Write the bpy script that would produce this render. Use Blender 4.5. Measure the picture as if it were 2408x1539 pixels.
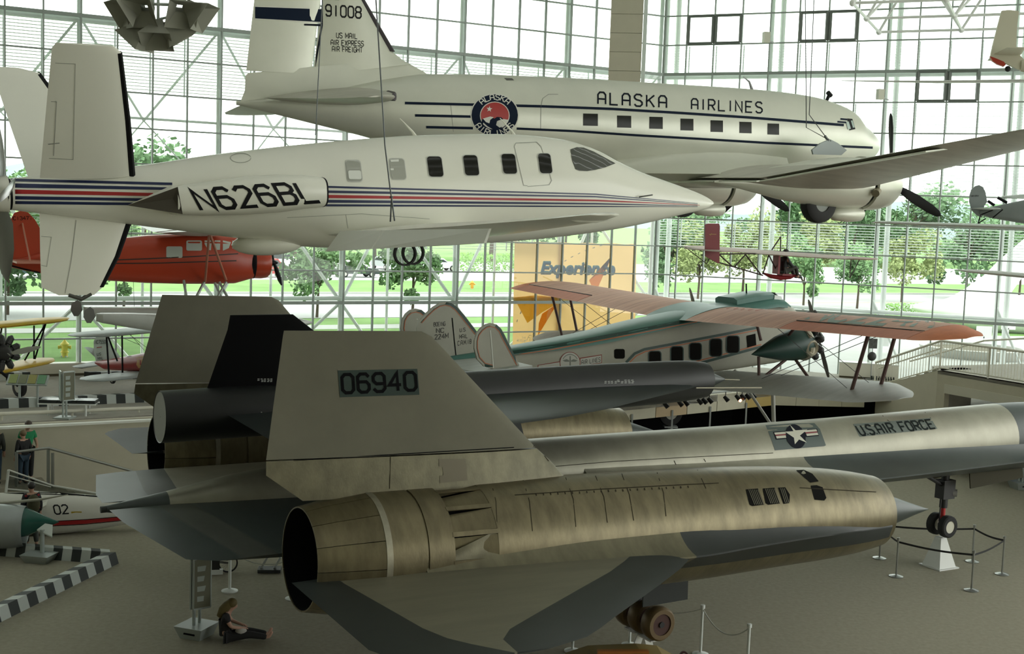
import bpy, bmesh, math, random
import numpy as np
from mathutils import Vector, Matrix
from mathutils.bvhtree import BVHTree
random.seed(7)
for o in list(bpy.data.objects): bpy.data.objects.remove(o, do_unlink=True)
SC = bpy.context.scene
COL = SC.collection
# ---------------------------------------------------------------- camera
FPX, PITCH, ROLL, EYE = 2900.0, .0907, .03505, 8.9
IW, IH = 2408, 1539
_f = Vector((0, math.cos(PITCH), -math.sin(PITCH))); _u = Vector((0, math.sin(PITCH), math.cos(PITCH))); _r = Vector((1, 0, 0))
CR = math.cos(ROLL)*_r + math.sin(ROLL)*_u
CU = -math.sin(ROLL)*_r + math.cos(ROLL)*_u
CAMPOS = Vector((0, 0, EYE))
cd = bpy.data.cameras.new('camera'); cam = bpy.data.objects.new('camera', cd); COL.objects.link(cam)
mw = Matrix((CR, CU, -_f)).transposed().to_4x4(); mw.translation = CAMPOS
cam.matrix_world = mw
cd.sensor_width = 36; cd.lens = FPX/IW*36; cd.clip_end = 8000; cd.clip_start = .05
SC.camera = cam
# ---------------------------------------------------------------- world, exposure
wd = bpy.data.worlds.new('overcast'); SC.world = wd; wd.use_nodes = True
wt = wd.node_tree; wt.nodes.clear()
wo = wt.nodes.new('ShaderNodeOutputWorld'); wb = wt.nodes.new('ShaderNodeBackground')
wb.inputs[0].default_value = (.98, 1.0, .94, 1); wb.inputs[1].default_value = SKY_STRENGTH = 3.6
wt.links.new(wb.outputs[0], wo.inputs[0])
vs = SC.view_settings; vs.view_transform = 'Standard'; vs.look = 'None'; vs.gamma = 1; vs.use_curve_mapping = False
vs.exposure = 0.0
sun = bpy.data.lights.new('hazy_sun', 'SUN'); sun.energy = 1.2; sun.angle = math.radians(35); sun.color = (1, .99, .96)
so = bpy.data.objects.new('hazy_sun', sun); COL.objects.link(so); so.rotation_euler = (math.radians(38), math.radians(12), 0)
# ---------------------------------------------------------------- pixel helpers
def ray(px, py): return _f + CR*((px-IW/2)/FPX) + CU*(-(py-IH/2)/FPX)
def pz(px, py, z=0.0):
    r = ray(px, py); return CAMPOS + r*((z-EYE)/r.z)
def pY(px, py, Y):
    r = ray(px, py); return CAMPOS + r*(Y/r.y)
# ---------------------------------------------------------------- materials
MATS = {}
def M(name, col, rough=.5, metal=0.0, nz=0.0, sc=4.0, st=(1, 1, 1), bump=0.0, spec=.5, emit=0.0, bsc=None, dark=None):
    if name in MATS: return MATS[name]
    m = bpy.data.materials.new(name); m.use_nodes = True; nt = m.node_tree; b = nt.nodes['Principled BSDF']
    b.inputs['Base Color'].default_value = (*col, 1); b.inputs['Roughness'].default_value = rough; b.inputs['Metallic'].default_value = metal
    b.inputs['Specular IOR Level'].default_value = spec
    m.diffuse_color = (*col, 1)
    if nz or bump:
        tc = nt.nodes.new('ShaderNodeTexCoord'); mp = nt.nodes.new('ShaderNodeMapping'); mp.inputs['Scale'].default_value = st
        nt.links.new(tc.outputs['Object'], mp.inputs[0])
    if nz:
        n = nt.nodes.new('ShaderNodeTexNoise'); n.inputs['Scale'].default_value = sc; n.inputs['Detail'].default_value = 6; n.inputs['Roughness'].default_value = .62
        nt.links.new(mp.outputs[0], n.inputs['Vector'])
        cr = nt.nodes.new('ShaderNodeValToRGB'); e = cr.color_ramp.elements
        d = dark or tuple(c*(1-nz) for c in col); l = tuple(min(1, c*(1+nz*.7)) for c in col)
        e[0].position = .32; e[1].position = .68; e[0].color = (*d, 1); e[1].color = (*l, 1)
        nt.links.new(n.outputs[0], cr.inputs[0]); nt.links.new(cr.outputs[0], b.inputs['Base Color'])
    if bump:
        n2 = nt.nodes.new('ShaderNodeTexNoise'); n2.inputs['Scale'].default_value = bsc or sc*6; n2.inputs['Detail'].default_value = 4
        nt.links.new(mp.outputs[0], n2.inputs['Vector'])
        bp = nt.nodes.new('ShaderNodeBump'); bp.inputs['Strength'].default_value = bump; bp.inputs['Distance'].default_value = .02
        nt.links.new(n2.outputs[0], bp.inputs['Height']); nt.links.new(bp.outputs[0], b.inputs['Normal'])
    if emit:
        b.inputs['Emission Color'].default_value = (*col, 1); b.inputs['Emission Strength'].default_value = emit
    MATS[name] = m; return m
def glassmat(name, tint, refl=1.0, rough=0.0):
    if name in MATS: return MATS[name]
    m = bpy.data.materials.new(name); m.use_nodes = True; nt = m.node_tree; nt.nodes.clear()
    o = nt.nodes.new('ShaderNodeOutputMaterial'); mx = nt.nodes.new('ShaderNodeMixShader'); fr = nt.nodes.new('ShaderNodeFresnel'); fr.inputs[0].default_value = 1.45
    t = nt.nodes.new('ShaderNodeBsdfTransparent'); t.inputs[0].default_value = (*tint, 1)
    g = nt.nodes.new('ShaderNodeBsdfGlossy'); g.inputs['Roughness'].default_value = rough; g.inputs[0].default_value = (refl, refl, refl, 1)
    nt.links.new(fr.outputs[0], mx.inputs[0]); nt.links.new(t.outputs[0], mx.inputs[1]); nt.links.new(g.outputs[0], mx.inputs[2]); nt.links.new(mx.outputs[0], o.inputs[0])
    MATS[name] = m; return m
# ---------------------------------------------------------------- objects
GEO = {}
MWS = {}
def tag(o, label=None, cat=None, group=None, kind=None):
    if label: o['label'] = label
    if cat: o['category'] = cat
    if group: o['group'] = group
    if kind: o['kind'] = kind
    return o
def thing(name, label, cat, loc=(0, 0, 0), yaw=0.0, pitch=0.0, roll=0.0, group=None, kind=None):
    o = bpy.data.objects.new(name, None); COL.objects.link(o); o.empty_display_size = .2
    o.location = loc; o.rotation_euler = (-roll, -pitch, yaw)
    MWS[o] = Matrix.LocRotScale(Vector(loc), o.rotation_euler, None)
    return tag(o, label, cat, group, kind)
def mat4(o):
    return MWS.get(o, Matrix.Identity(4)) if o is not None else Matrix.Identity(4)
class MB:
    def __init__(s): s.v = []; s.f = []
    def add(s, vs, fs):
        n = len(s.v); s.v += [tuple(p) for p in vs]; s.f += [tuple(i+n for i in f) for f in fs]; return s
    def box(s, c, d, rz=0.0, M_=None):
        x, y, z = d[0]/2, d[1]/2, d[2]/2
        P = [Vector((a*x, b*y, e*z)) for a in (-1, 1) for b in (-1, 1) for e in (-1, 1)]
        R = M_ or Matrix.Rotation(rz, 3, 'Z')
        P = [R @ p + Vector(c) for p in P]
        return s.add(P, [(0, 1, 3, 2), (4, 6, 7, 5), (0, 4, 5, 1), (2, 3, 7, 6), (0, 2, 6, 4), (1, 5, 7, 3)])
    def beam(s, a, b, w, h=None, up=(0, 0, 1)):
        a = Vector(a); b = Vector(b); d = (b-a).normalized(); u = Vector(up)
        if abs(d.dot(u)) > .98: u = Vector((1, 0, 0))
        x = d.cross(u).normalized(); y = x.cross(d); h = h or w
        P = []
        for p in (a, b):
            for i, j in ((-1, -1), (1, -1), (1, 1), (-1, 1)): P.append(p + x*(i*w/2) + y*(j*h/2))
        return s.add(P, [(0, 3, 2, 1), (4, 5, 6, 7), (0, 1, 5, 4), (1, 2, 6, 5), (2, 3, 7, 6), (3, 0, 4, 7)])
    def tube(s, path, r, n=8, cap=True):
        path = [Vector(p) for p in path]; rs = r if isinstance(r, (list, tuple)) else [r]*len(path)
        rings = []; prev = None
        for i, p in enumerate(path):
            d = (path[min(i+1, len(path)-1)] - path[max(i-1, 0)]).normalized()
            if prev is None:
                a = d.orthogonal().normalized()
            else:
                a = (prev - d*prev.dot(d)).normalized()
            prev = a; b = d.cross(a)
            rings.append([p + a*(rs[i]*math.cos(2*math.pi*k/n)) + b*(rs[i]*math.sin(2*math.pi*k/n)) for k in range(n)])
        return s.loft(rings, cap=cap)
    def loft(s, rings, closed=True, cap=True):
        n = len(rings[0]); V = [p for r in rings for p in r]; Fs = []
        for i in range(len(rings)-1):
            for k in range(n if closed else n-1):
                a, b = i*n+k, i*n+(k+1) % n; Fs.append((a, b, b+n, a+n))
        if cap and closed:
            Fs.append(tuple(range(n))[::-1]); m = (len(rings)-1)*n; Fs.append(tuple(range(m, m+n)))
        return s.add(V, Fs)
    def lathe(s, prof, org=(0, 0, 0), axis=(1, 0, 0), n=24, cap=False):
        org = Vector(org); d = Vector(axis).normalized(); a = d.orthogonal().normalized(); b = d.cross(a)
        return s.loft([[org + d*x + a*(r*math.cos(2*math.pi*k/n)) + b*(r*math.sin(2*math.pi*k/n)) for k in range(n)] for x, r in prof], cap=cap)
    def prism(s, pts, off):
        off = Vector(off); n = len(pts); P = [Vector(p) for p in pts]; Q = [p+off for p in P]
        return s.add(P+Q, [tuple(range(n))[::-1], tuple(range(n, 2*n))] + [(i, (i+1) % n, (i+1) % n+n, i+n) for i in range(n)])
    def sphere(s, c, r, n=12, m=8):
        c = Vector(c); rr = r if isinstance(r, (tuple, list)) else (r, r, r); rings = []
        for i in range(m+1):
            t = math.pi*i/m; q = max(math.sin(t), 1e-3)
            rings.append([c + Vector((rr[0]*q*math.cos(2*math.pi*k/n), rr[1]*q*math.sin(2*math.pi*k/n), rr[2]*math.cos(t))) for k in range(n)])
        return s.loft(rings)
    def xform(s, M_):
        s.v = [tuple(M_ @ Vector(p)) for p in s.v]; return s
    def build(s, name, mat, parent=None, smooth=True, ang=38, recalc=True, mods=None):
        me = bpy.data.meshes.new(name); me.from_pydata(s.v, [], s.f)
        if recalc:
            bm = bmesh.new(); bm.from_mesh(me); bmesh.ops.recalc_face_normals(bm, faces=bm.faces); bm.to_mesh(me); bm.free()
        if isinstance(mat, (list, tuple)):
            for m in mat: me.materials.append(m)
        else: me.materials.append(mat)
        if smooth:
            me.polygons.foreach_set('use_smooth', [True]*len(me.polygons)); me.set_sharp_from_angle(angle=math.radians(ang))
        me.update()
        o = bpy.data.objects.new(name, me); COL.objects.link(o); o.parent = parent
        GEO[o] = (s.v, s.f)
        return o
def clone(o, parent=None, loc=None, rot=None, mw=None):
    c = o.copy(); COL.objects.link(c); c.parent = parent
    if loc is not None: c.location = loc
    if rot is not None: c.rotation_euler = rot
    return c
def clone_tree(o, loc, yaw=None, label=None, parent=None):
    c = o.copy(); COL.objects.link(c); c.parent = parent; c.location = loc
    if yaw is not None: c.rotation_euler = (c.rotation_euler[0], c.rotation_euler[1], yaw)
    if label: c['label'] = label
    for ch in o.children:
        d = ch.copy(); COL.objects.link(d); d.parent = c
        for g in ch.children:
            e = g.copy(); COL.objects.link(e); e.parent = d
    return c
def S(x, s, z): return Vector((x, -s, z))          # aircraft frame: x forward, s starboard, z up
# ---------------------------------------------------------------- smooth interpolation
def pchip(xs, ys, q):
    xs = np.array(xs, float); ys = np.array(ys, float); q = np.array(q, float)
    if xs[0] > xs[-1]: xs = xs[::-1]; ys = ys[::-1]
    h = np.diff(xs); d = np.diff(ys)/h; m = np.zeros_like(ys)
    for i in range(1, len(xs)-1):
        if d[i-1]*d[i] > 0: m[i] = 2*d[i-1]*d[i]/(d[i-1]+d[i])
    m[0] = d[0]; m[-1] = d[-1]
    i = np.clip(np.searchsorted(xs, q)-1, 0, len(xs)-2); t = np.clip((q-xs[i])/h[i], 0, 1)
    return (2*t**3-3*t**2+1)*ys[i] + (t**3-2*t**2+t)*h[i]*m[i] + (-2*t**3+3*t**2)*ys[i+1] + (t**3-t**2)*h[i]*m[i+1]
def fuselage(st, n=32, N=60, xs=None):
    """st rows: x, half width, z top, z bottom, z mid, exponent upper, exponent lower"""
    st = sorted(st); A = np.array(st, float)
    q = np.array(xs) if xs is not None else np.unique(np.r_[np.linspace(A[0, 0], A[-1, 0], N), A[:, 0]])
    c = [pchip(A[:, 0], A[:, k], q) for k in range(1, 7)]
    rings = []
    for i, x in enumerate(q):
        w, zt, zb, zm, e1, e2 = [k[i] for k in c]; rg = []
        for k in range(n):
            t = 2*math.pi*k/n; cs, sn = math.cos(t), math.sin(t); e = e1 if sn >= 0 else e2
            y = w*math.copysign(abs(cs)**(2/e), cs); hz = (zt-zm) if sn >= 0 else (zm-zb)
            rg.append(S(x, y, zm + hz*math.copysign(abs(sn)**(2/e), sn)))
        rings.append(rg)
    return MB().loft(rings)
def airfoil(le, te, th, tdir, n=10, camber=0.0):
    """closed loop of points: leading edge point, trailing edge point, thickness, thickness direction"""
    le = Vector(le); te = Vector(te); td = Vector(tdir).normalized(); up = []; lo = []
    for i in range(n+1):
        t = .5*(1-math.cos(math.pi*i/n)); y = 5*th*(.2969*math.sqrt(t)-.126*t-.3516*t*t+.2843*t**3-.1036*t**4)
        c = camber*4*t*(1-t)
        p = le.lerp(te, t); up.append(p + td*(c+y)); lo.append(p + td*(c-y))
    return up + lo[-2:0:-1]
def wing(secs, n=10, camber=0.0, tdir=(0, 0, 1)):
    """secs: (le, te, thickness[, camber])"""
    return MB().loft([airfoil(q[0], q[1], q[2], q[4] if len(q) > 4 else tdir, n, q[3] if len(q) > 3 else camber) for q in secs])
# ---------------------------------------------------------------- lettering
G = {'0': [[(1, 0), (3, 0), (4, 1), (4, 5), (3, 6), (1, 6), (0, 5), (0, 1), (1, 0)]], '1': [[(2, 0), (2, 6)]], '2': [[(0, 5), (1, 6), (3, 6), (4, 5), (4, 4), (0, 0), (4, 0)]],
 '3': [[(0, 5), (1, 6), (3, 6), (4, 5), (4, 4), (3, 3.2), (4, 2.4), (4, 1), (3, 0), (1, 0), (0, 1)], [(1.5, 3.2), (3, 3.2)]], '4': [[(3, 0), (3, 6), (0, 2), (4.2, 2)]],
 '5': [[(4, 6), (0, 6), (0, 3.4), (3, 3.4), (4, 2.6), (4, 1), (3, 0), (1, 0), (0, 1)]], '6': [[(4, 5), (3, 6), (1, 6), (0, 5), (0, 1), (1, 0), (3, 0), (4, 1), (4, 2.4), (3, 3.4), (0, 3.4)]],
 '7': [[(0, 6), (4, 6), (1.5, 0)]], '8': [[(1, 3.2), (0, 2.4), (0, 1), (1, 0), (3, 0), (4, 1), (4, 2.4), (3, 3.2), (1, 3.2), (0, 4), (0, 5), (1, 6), (3, 6), (4, 5), (4, 4), (3, 3.2)]],
 '9': [[(0, 1), (1, 0), (3, 0), (4, 1), (4, 5), (3, 6), (1, 6), (0, 5), (0, 3.6), (1, 2.6), (4, 2.6)]],
 'A': [[(0, 0), (0, 4.8), (1, 6), (3, 6), (4, 4.8), (4, 0)], [(0, 2.6), (4, 2.6)]], 'B': [[(0, 0), (0, 6), (3, 6), (4, 5), (4, 4), (3, 3.2), (4, 2.4), (4, 1), (3, 0), (0, 0)], [(0, 3.2), (3, 3.2)]],
 'C': [[(4, 5), (3, 6), (1, 6), (0, 5), (0, 1), (1, 0), (3, 0), (4, 1)]], 'D': [[(0, 0), (0, 6), (2.8, 6), (4, 4.8), (4, 1.2), (2.8, 0), (0, 0)]], 'E': [[(4, 0), (0, 0), (0, 6), (4, 6)], [(0, 3.1), (3.2, 3.1)]],
 'F': [[(0, 0), (0, 6), (4, 6)], [(0, 3.1), (3.2, 3.1)]], 'G': [[(4, 5), (3, 6), (1, 6), (0, 5), (0, 1), (1, 0), (3, 0), (4, 1), (4, 2.8), (2.3, 2.8)]], 'H': [[(0, 0), (0, 6)], [(4, 0), (4, 6)], [(0, 3), (4, 3)]],
 'I': [[(1, 0), (1, 6)]], 'K': [[(0, 0), (0, 6)], [(4, 6), (0, 2.6)], [(1.4, 3.4), (4, 0)]], 'L': [[(0, 6), (0, 0), (4, 0)]], 'M': [[(0, 0), (0, 6), (2.3, 2), (4.6, 6), (4.6, 0)]], 'N': [[(0, 0), (0, 6), (4, 0), (4, 6)]],
 'O': [[(1, 0), (3, 0), (4, 1), (4, 5), (3, 6), (1, 6), (0, 5), (0, 1), (1, 0)]], 'P': [[(0, 0), (0, 6), (3, 6), (4, 5), (4, 3.8), (3, 2.8), (0, 2.8)]], 'R': [[(0, 0), (0, 6), (3, 6), (4, 5), (4, 3.8), (3, 2.8), (0, 2.8)], [(2, 2.8), (4, 0)]],
 'S': [[(4, 5), (3, 6), (1, 6), (0, 5), (0, 4.2), (1, 3.3), (3, 2.9), (4, 2), (4, 1), (3, 0), (1, 0), (0, 1)]], 'T': [[(2, 0), (2, 6)], [(0, 6), (4, 6)]], 'U': [[(0, 6), (0, 1), (1, 0), (3, 0), (4, 1), (4, 6)]],
 'V': [[(0, 6), (2, 0), (4, 6)]], 'W': [[(0, 6), (1, 0), (2.3, 4), (3.6, 0), (4.6, 6)]], 'X': [[(0, 0), (4, 6)], [(0, 6), (4, 0)]], 'Y': [[(0, 6), (2, 3), (4, 6)], [(2, 3), (2, 0)]], '.': [[(0, 0), (0, .6)]], '-': [[(0, 3), (2.6, 3)]]}
GW = {'I': 2, '1': 4, '.': .4, ' ': 2.4, '-': 2.6, 'M': 4.6, 'W': 4.6}
def strip(pl, t):
    out = []; n = len(pl); P = [Vector((a, b)) for a, b in pl]; L = []; R = []
    closed = (P[0]-P[-1]).length < 1e-6
    for i in range(n):
        a = P[i-1] if i > 0 else (P[-2] if closed else None); b = P[i+1] if i < n-1 else (P[1] if closed else None)
        d1 = (P[i]-a).normalized() if a is not None else None; d2 = (b-P[i]).normalized() if b is not None else None
        if d1 is None: d1 = d2
        if d2 is None: d2 = d1
        m = (Vector((-d1.y, d1.x)) + Vector((-d2.y, d2.x)))
        m = m.normalized(); c = max(.45, m.dot(Vector((-d1.y, d1.x)))); m = m*(t/2/c)
        L.append(P[i]+m); R.append(P[i]-m)
    for i in range(n-1): out.append([L[i], R[i], R[i+1], L[i+1]])
    return out
def text_polys(txt, t=1.0, gap=1.7, slant=0.0):
    x = 0; out = []
    for ch in txt:
        w = GW.get(ch, 4)
        for pl in G.get(ch, []):
            for q in strip(pl, t): out.append([(x+p.x+slant*p.y, p.y) for p in q])
        x += w + gap
    W_ = x-gap
    return [[(p[0]/W_, p[1]/6) for p in q] for q in out]
def to_quad(polys, bl, br, tr, tl):
    def mp(u, v):
        return ((1-u)*(1-v)*bl[0]+u*(1-v)*br[0]+u*v*tr[0]+(1-u)*v*tl[0], (1-u)*(1-v)*bl[1]+u*(1-v)*br[1]+u*v*tr[1]+(1-u)*v*tl[1])
    return [[mp(*p) for p in q] for q in polys]
TREES = {}
def tree_of(o):
    if o not in TREES: TREES[o] = BVHTree.FromPolygons([Vector(p) for p in GEO[o][0]], GEO[o][1])
    return TREES[o]
def decal(parent, name, polys, targets, mat, off=.006, step=14, label=None, root=None, smooth=True, thick=0.0):
    """flat markings given as pixel polygons, wrapped onto the surface they are painted on"""
    root = root or parent; Mi = mat4(root).inverted(); org = Mi @ CAMPOS; R3 = Mi.to_3x3()
    bm = bmesh.new()
    for q in polys:
        try: bm.faces.new([bm.verts.new((p[0], p[1], 0)) for p in q])
        except Exception: pass
    if step:
        xs = [v.co.x for v in bm.verts]; ys = [v.co.y for v in bm.verts]
        for ax, lo, hi in ((0, min(xs), max(xs)), (1, min(ys), max(ys))):
            k = math.floor(lo/step)*step + step
            while k < hi:
                co = (k, 0, 0) if ax == 0 else (0, k, 0); no = (1, 0, 0) if ax == 0 else (0, 1, 0)
                bmesh.ops.bisect_plane(bm, geom=bm.verts[:]+bm.edges[:]+bm.faces[:], plane_co=co, plane_no=no, dist=1e-4); k += step
    bmesh.ops.triangulate(bm, faces=bm.faces[:])
    T = [tree_of(t) for t in targets]; hits = []; miss = []
    for v in bm.verts:
        d = (R3 @ ray(v.co.x, v.co.y)).normalized(); best = None
        for t in T:
            loc, no, i, dist = t.ray_cast(org, d)
            if loc is not None and (best is None or dist < best[2]): best = (loc, no, dist)
        if best is None: miss.append((v, d))
        else:
            no = best[1] if best[1].dot(d) < 0 else -best[1]
            v.co = best[0] + no*off; hits.append((v.co.copy(), best[2]))
    if miss: bmesh.ops.delete(bm, geom=[v for v, d in miss], context='VERTS')
    me = bpy.data.meshes.new(name); bm.normal_update(); bm.to_mesh(me)
    for p in me.polygons: p.use_smooth = smooth
    bm.free(); me.materials.append(mat)
    o = bpy.data.objects.new(name, me); COL.objects.link(o); o.parent = parent
    if label: o['label'] = label
    if any(k in name for k in ('line', 'letter', 'outline', 'stencil', 'bars', 'reflection', 'sign', 'bar_', 'land', 'lattice', 'wings', 'edge', 'joint', 'hinge', 'cockpit_window')) and len(polys) > 1: o['kind'] = 'stuff'
    return o
def on_s(t, px, py, s_):
    """pixel to a point of the plane s = const of an aircraft frame"""
    Mi = mat4(t).inverted(); o2 = Mi @ CAMPOS; d = Mi.to_3x3() @ ray(px, py); return o2 + d*((-s_-o2.y)/d.y)
def traced(t, st, s_, e1=2.2, e2=2.2, n=20):
    """round body along the frame's x axis; st rows: pixel x, top y, bottom y, half width"""
    rings = []
    for x, a, b, w in st:
        A, B = on_s(t, x, a, s_), on_s(t, x, b, s_); zm, h = (A.z+B.z)/2, abs(A.z-B.z)/2; xx = (A.x+B.x)/2; rg = []
        for k in range(n):
            q = 2*math.pi*k/n; c, sn = math.cos(q), math.sin(q); e = e1 if sn > 0 else e2
            rg.append(S(xx, s_ + w*math.copysign(abs(c)**(2/e), c), zm + h*math.copysign(abs(sn)**(2/e), sn)))
        rings.append(rg)
    return MB().loft(rings)
def plate(t, pts, s_, th):
    P_ = [on_s(t, x, y, s_) for x, y in pts]; return MB().prism([p+Vector((0, th/2, 0)) for p in P_], (0, -th, 0))
def poly_line(pts, w):
    return [[(p.x, p.y) for p in q] for q in strip(pts, w)]
def ell(cx, cy, rx, ry, n=28, rot=0.0):
    c, s_ = math.cos(rot), math.sin(rot)
    return [(cx+rx*math.cos(2*math.pi*k/n)*c-ry*math.sin(2*math.pi*k/n)*s_, cy+rx*math.cos(2*math.pi*k/n)*s_+ry*math.sin(2*math.pi*k/n)*c) for k in range(n)]
def rrect(x0, y0, x1, y1, r, sk=0.0, n=4):
    """rounded rectangle, sk shifts the lower edge sideways"""
    out = []
    for cx, cy, a0 in ((x1-r, y0+r, -90), (x1-r, y1-r, 0), (x0+r, y1-r, 90), (x0+r, y0+r, 180)):
        for k in range(n+1):
            a = math.radians(a0+90*k/n); x = cx+r*math.cos(a); y = cy+r*math.sin(a); out.append((x+sk*(y-y0)/(y1-y0), y))
    return out
# ================================================================= SETTING
KW = 1.05
CX, CY = 6.546, 57.6
ZR0, HR = 15.57, 1.3125
AL, AR = 1.0818, 1.1557
DL = Vector((-math.sin(AL), -math.cos(AL), 0)); DR = Vector((math.sin(AR), -math.cos(AR), 0)); C0 = Vector((CX, CY, 0))
NL = Vector((-math.cos(AL), math.sin(AL), 0)); NR = Vector((math.cos(AR), math.sin(AR), 0))   # outward normals
WL, WR, SL, SR = 1.2867, 1.2651, 1.138, 1.0566
DZ = 2.4                                            # level of the raised deck and of the ground outside
def zr(r): return ZR0 - HR*r
def lw(i, z=0.0): return C0 + DL*((SL+(21-i)*WL) if i <= 21 else 0) + Vector((0, 0, z))
def rw(j, z=0.0): return C0 + DR*((SR+(j-1)*WR) if j >= 1 else 0) + Vector((0, 0, z))
carpet = M('carpet', (.33, .31, .245), .95, nz=.10, sc=9, bump=.35, bsc=220, spec=.1)
deckcarpet = M('deck_carpet', (.40, .385, .34), .95, nz=.08, sc=6, bump=.3, bsc=200, spec=.1)
beige = M('beige_wall', (.56, .53, .42), .8, nz=.04, sc=2)
cream = M('cream_paint', (.72, .70, .60), .5)
white = M('white_paint', (.80, .82, .80), .45)
alu = M('mullion_grey', (.36, .41, .39), .45, nz=.05, sc=3)
alud = M('mullion_dark', (.16, .18, .17), .5)
tubew = M('white_steel', (.90, .92, .91), .4)
louv = M('louver_white', (.88, .91, .90), .5)
glass = glassmat('window_glass', (.90, .965, .95))
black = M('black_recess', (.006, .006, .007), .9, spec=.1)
steel = M('brushed_steel', (.48, .50, .50), .35, .85)
greyp = M('grey_paint', (.42, .45, .45), .5)
def poly_slab(name, pts, z0, z1, mat, **k):
    m = MB().prism([Vector((p[0], p[1], z0)) for p in pts], (0, 0, z1-z0)); return tag(m.build(name, mat, smooth=False, **k), kind='structure')
poly_slab('floor', [(-60, -20), (50, -20), (50, 70), (-60, 70)], -.3, 0, carpet)
# raised deck along the glass walls
e0 = pz(10, 995, DZ); e1 = pz(345, 977, DZ); e2 = pz(1467, 950, DZ); e3 = pz(1820, 917, DZ); e4 = pz(2035, 922, DZ)
eL = e0 + (e0-e1)*7
P1 = pz(2205, 872, 3.75); P2 = pz(2408, 905, 3.75); P3 = P2 + (P2-P1)*2.6
wl_end = C0 + DL*52; wr_end = C0 + DR*27
poly_slab('floor_deck', [eL[:2], e0[:2], e1[:2], e2[:2], e3[:2], e4[:2], (P1.x+.4, P1.y+1.2), (P3.x+6, P3.y+4), wr_end[:2], (CX, CY), wl_end[:2]], DZ-.25, DZ, deckcarpet)
# the wall below the deck edge: solid at left, open and dark in the middle below a pale fascia
def wall_seg(name, a, b, z0, z1, mat, th=.2, parent=None):
    a = Vector((a.x, a.y, 0)); b = Vector((b.x, b.y, 0)); n = (b-a).cross(Vector((0, 0, 1))).normalized()
    o = MB().prism([a+Vector((0, 0, z0)), b+Vector((0, 0, z0)), b+Vector((0, 0, z1)), a+Vector((0, 0, z1))], -n*th).build(name, mat, parent, smooth=False)
    return o if parent else tag(o, kind='structure')
e1b = e1.lerp(e2, .16); mid = e1.lerp(e2, .45)
wall_seg('wall_deck_left', eL, e1b, 0, DZ, beige)
wall_seg('wall_deck_centre', e1b, mid, 0, DZ, beige)
nb = (e2-mid).cross(Vector((0, 0, 1))).normalized()
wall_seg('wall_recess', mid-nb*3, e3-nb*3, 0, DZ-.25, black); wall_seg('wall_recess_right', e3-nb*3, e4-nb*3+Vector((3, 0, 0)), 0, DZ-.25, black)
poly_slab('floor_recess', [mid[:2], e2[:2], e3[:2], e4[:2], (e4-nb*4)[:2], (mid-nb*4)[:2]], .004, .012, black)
fas = M('fascia_panel', (.58, .55, .43), .7, nz=.05, sc=1.5); fas2 = M('fascia_panel_tan', (.52, .40, .25), .7); fas3 = M('fascia_panel_ochre', (.48, .35, .12), .7)
fr = thing('trim_1', 'pale panelled fascia along the raised deck edge', 'fascia'); del fr['category']; fr['kind'] = 'structure'
for a, b, n_, ms in ((mid, e2, 7, (fas,)), (e2, e3, 5, (fas, fas2, fas, fas, fas3)), (e3, e4, 4, (fas,))):
    for k in range(n_):
        p = a.lerp(b, k/n_); q = a.lerp(b, (k+1)/n_-.004)
        wall_seg('fascia_panel', p, q, DZ-.62, DZ+.02, ms[k % len(ms)], .12, fr)
# white coping and handrail on the left deck edge
cp = MB(); cp.beam(eL+Vector((0, 0, .03)), mid+Vector((0, 0, .03)), .22, .06); tag(cp.build('trim_2', M('coping', (.82, .84, .78), .5), smooth=False), kind='structure')
rl = thing('deck_handrail', 'cream pipe handrail along the left deck edge above the stair wall', 'handrail')
a, b = pY(0, 974, e0.y+.35), pY(372, 959, e1.y+.75); dd = b-a
MB().tube([a-dd*3, b+dd*.1], .055, 10).build('rail', cream, rl)
for k in range(-8, 4):
    p = a+dd*(.44+k*.43); MB().beam((p.x, p.y, DZ), (p.x, p.y, p.z), .05).build('post', cream, rl)
# platform at right with its front wall and dark opening
V3 = lambda p, z: Vector((p.x, p.y, z))
PZ = 3.75
dP = (P2-P1); dPn = Vector((dP.x, dP.y, 0)).normalized(); nP = Vector((dPn.y, -dPn.x, 0)); nP = nP if nP.y < 0 else -nP
def onP(px, py):
    r = ray(px, py); t = (V3(P1, 0)-CAMPOS).dot(nP)/r.dot(nP); return CAMPOS + r*t
oa = onP(2221, 925); ob = onP(2408, 951)
wp = thing('wall_right', 'beige platform wall with a dark doorway below the railing', 'wall'); del wp['category']; wp['kind'] = 'structure'
S0 = V3(pz(2060, 922, DZ), 0)
th = -nP*.25
MB().prism([S0, V3(P1, 0), V3(P1, PZ), V3(S0, DZ+.25)], th).build('stair_wall', beige, wp, smooth=False)
MB().prism([V3(P1, 0), V3(oa, 0), V3(oa, PZ), V3(P1, PZ)], th).build('wall_panel', beige, wp, smooth=False)
MB().prism([V3(oa, oa.z), V3(P3, oa.z), V3(P3, PZ), V3(oa, PZ)], th).build('lintel', beige, wp, smooth=False)
hb = M('header_band', (.62, .60, .50), .7)
MB().prism([V3(oa, oa.z)+nP*.04, V3(P3, oa.z)+nP*.04, V3(P3, oa.z+.33)+nP*.04, V3(oa, oa.z+.33)+nP*.04], th*.2).build('header_band', hb, wp, smooth=False)
poly_slab('floor_platform', [P1[:2], P3[:2], (P3.x+9, P3.y+5), (P1.x+7, P1.y+4.5), (P1.x+.3, P1.y+1.5)], PZ-.12, PZ, deckcarpet)
wall_seg('wall_doorway_back', V3(oa, 0)-nP*4+dPn*-1, V3(P3, 0)-nP*4, 0, PZ-.2, black)
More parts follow.
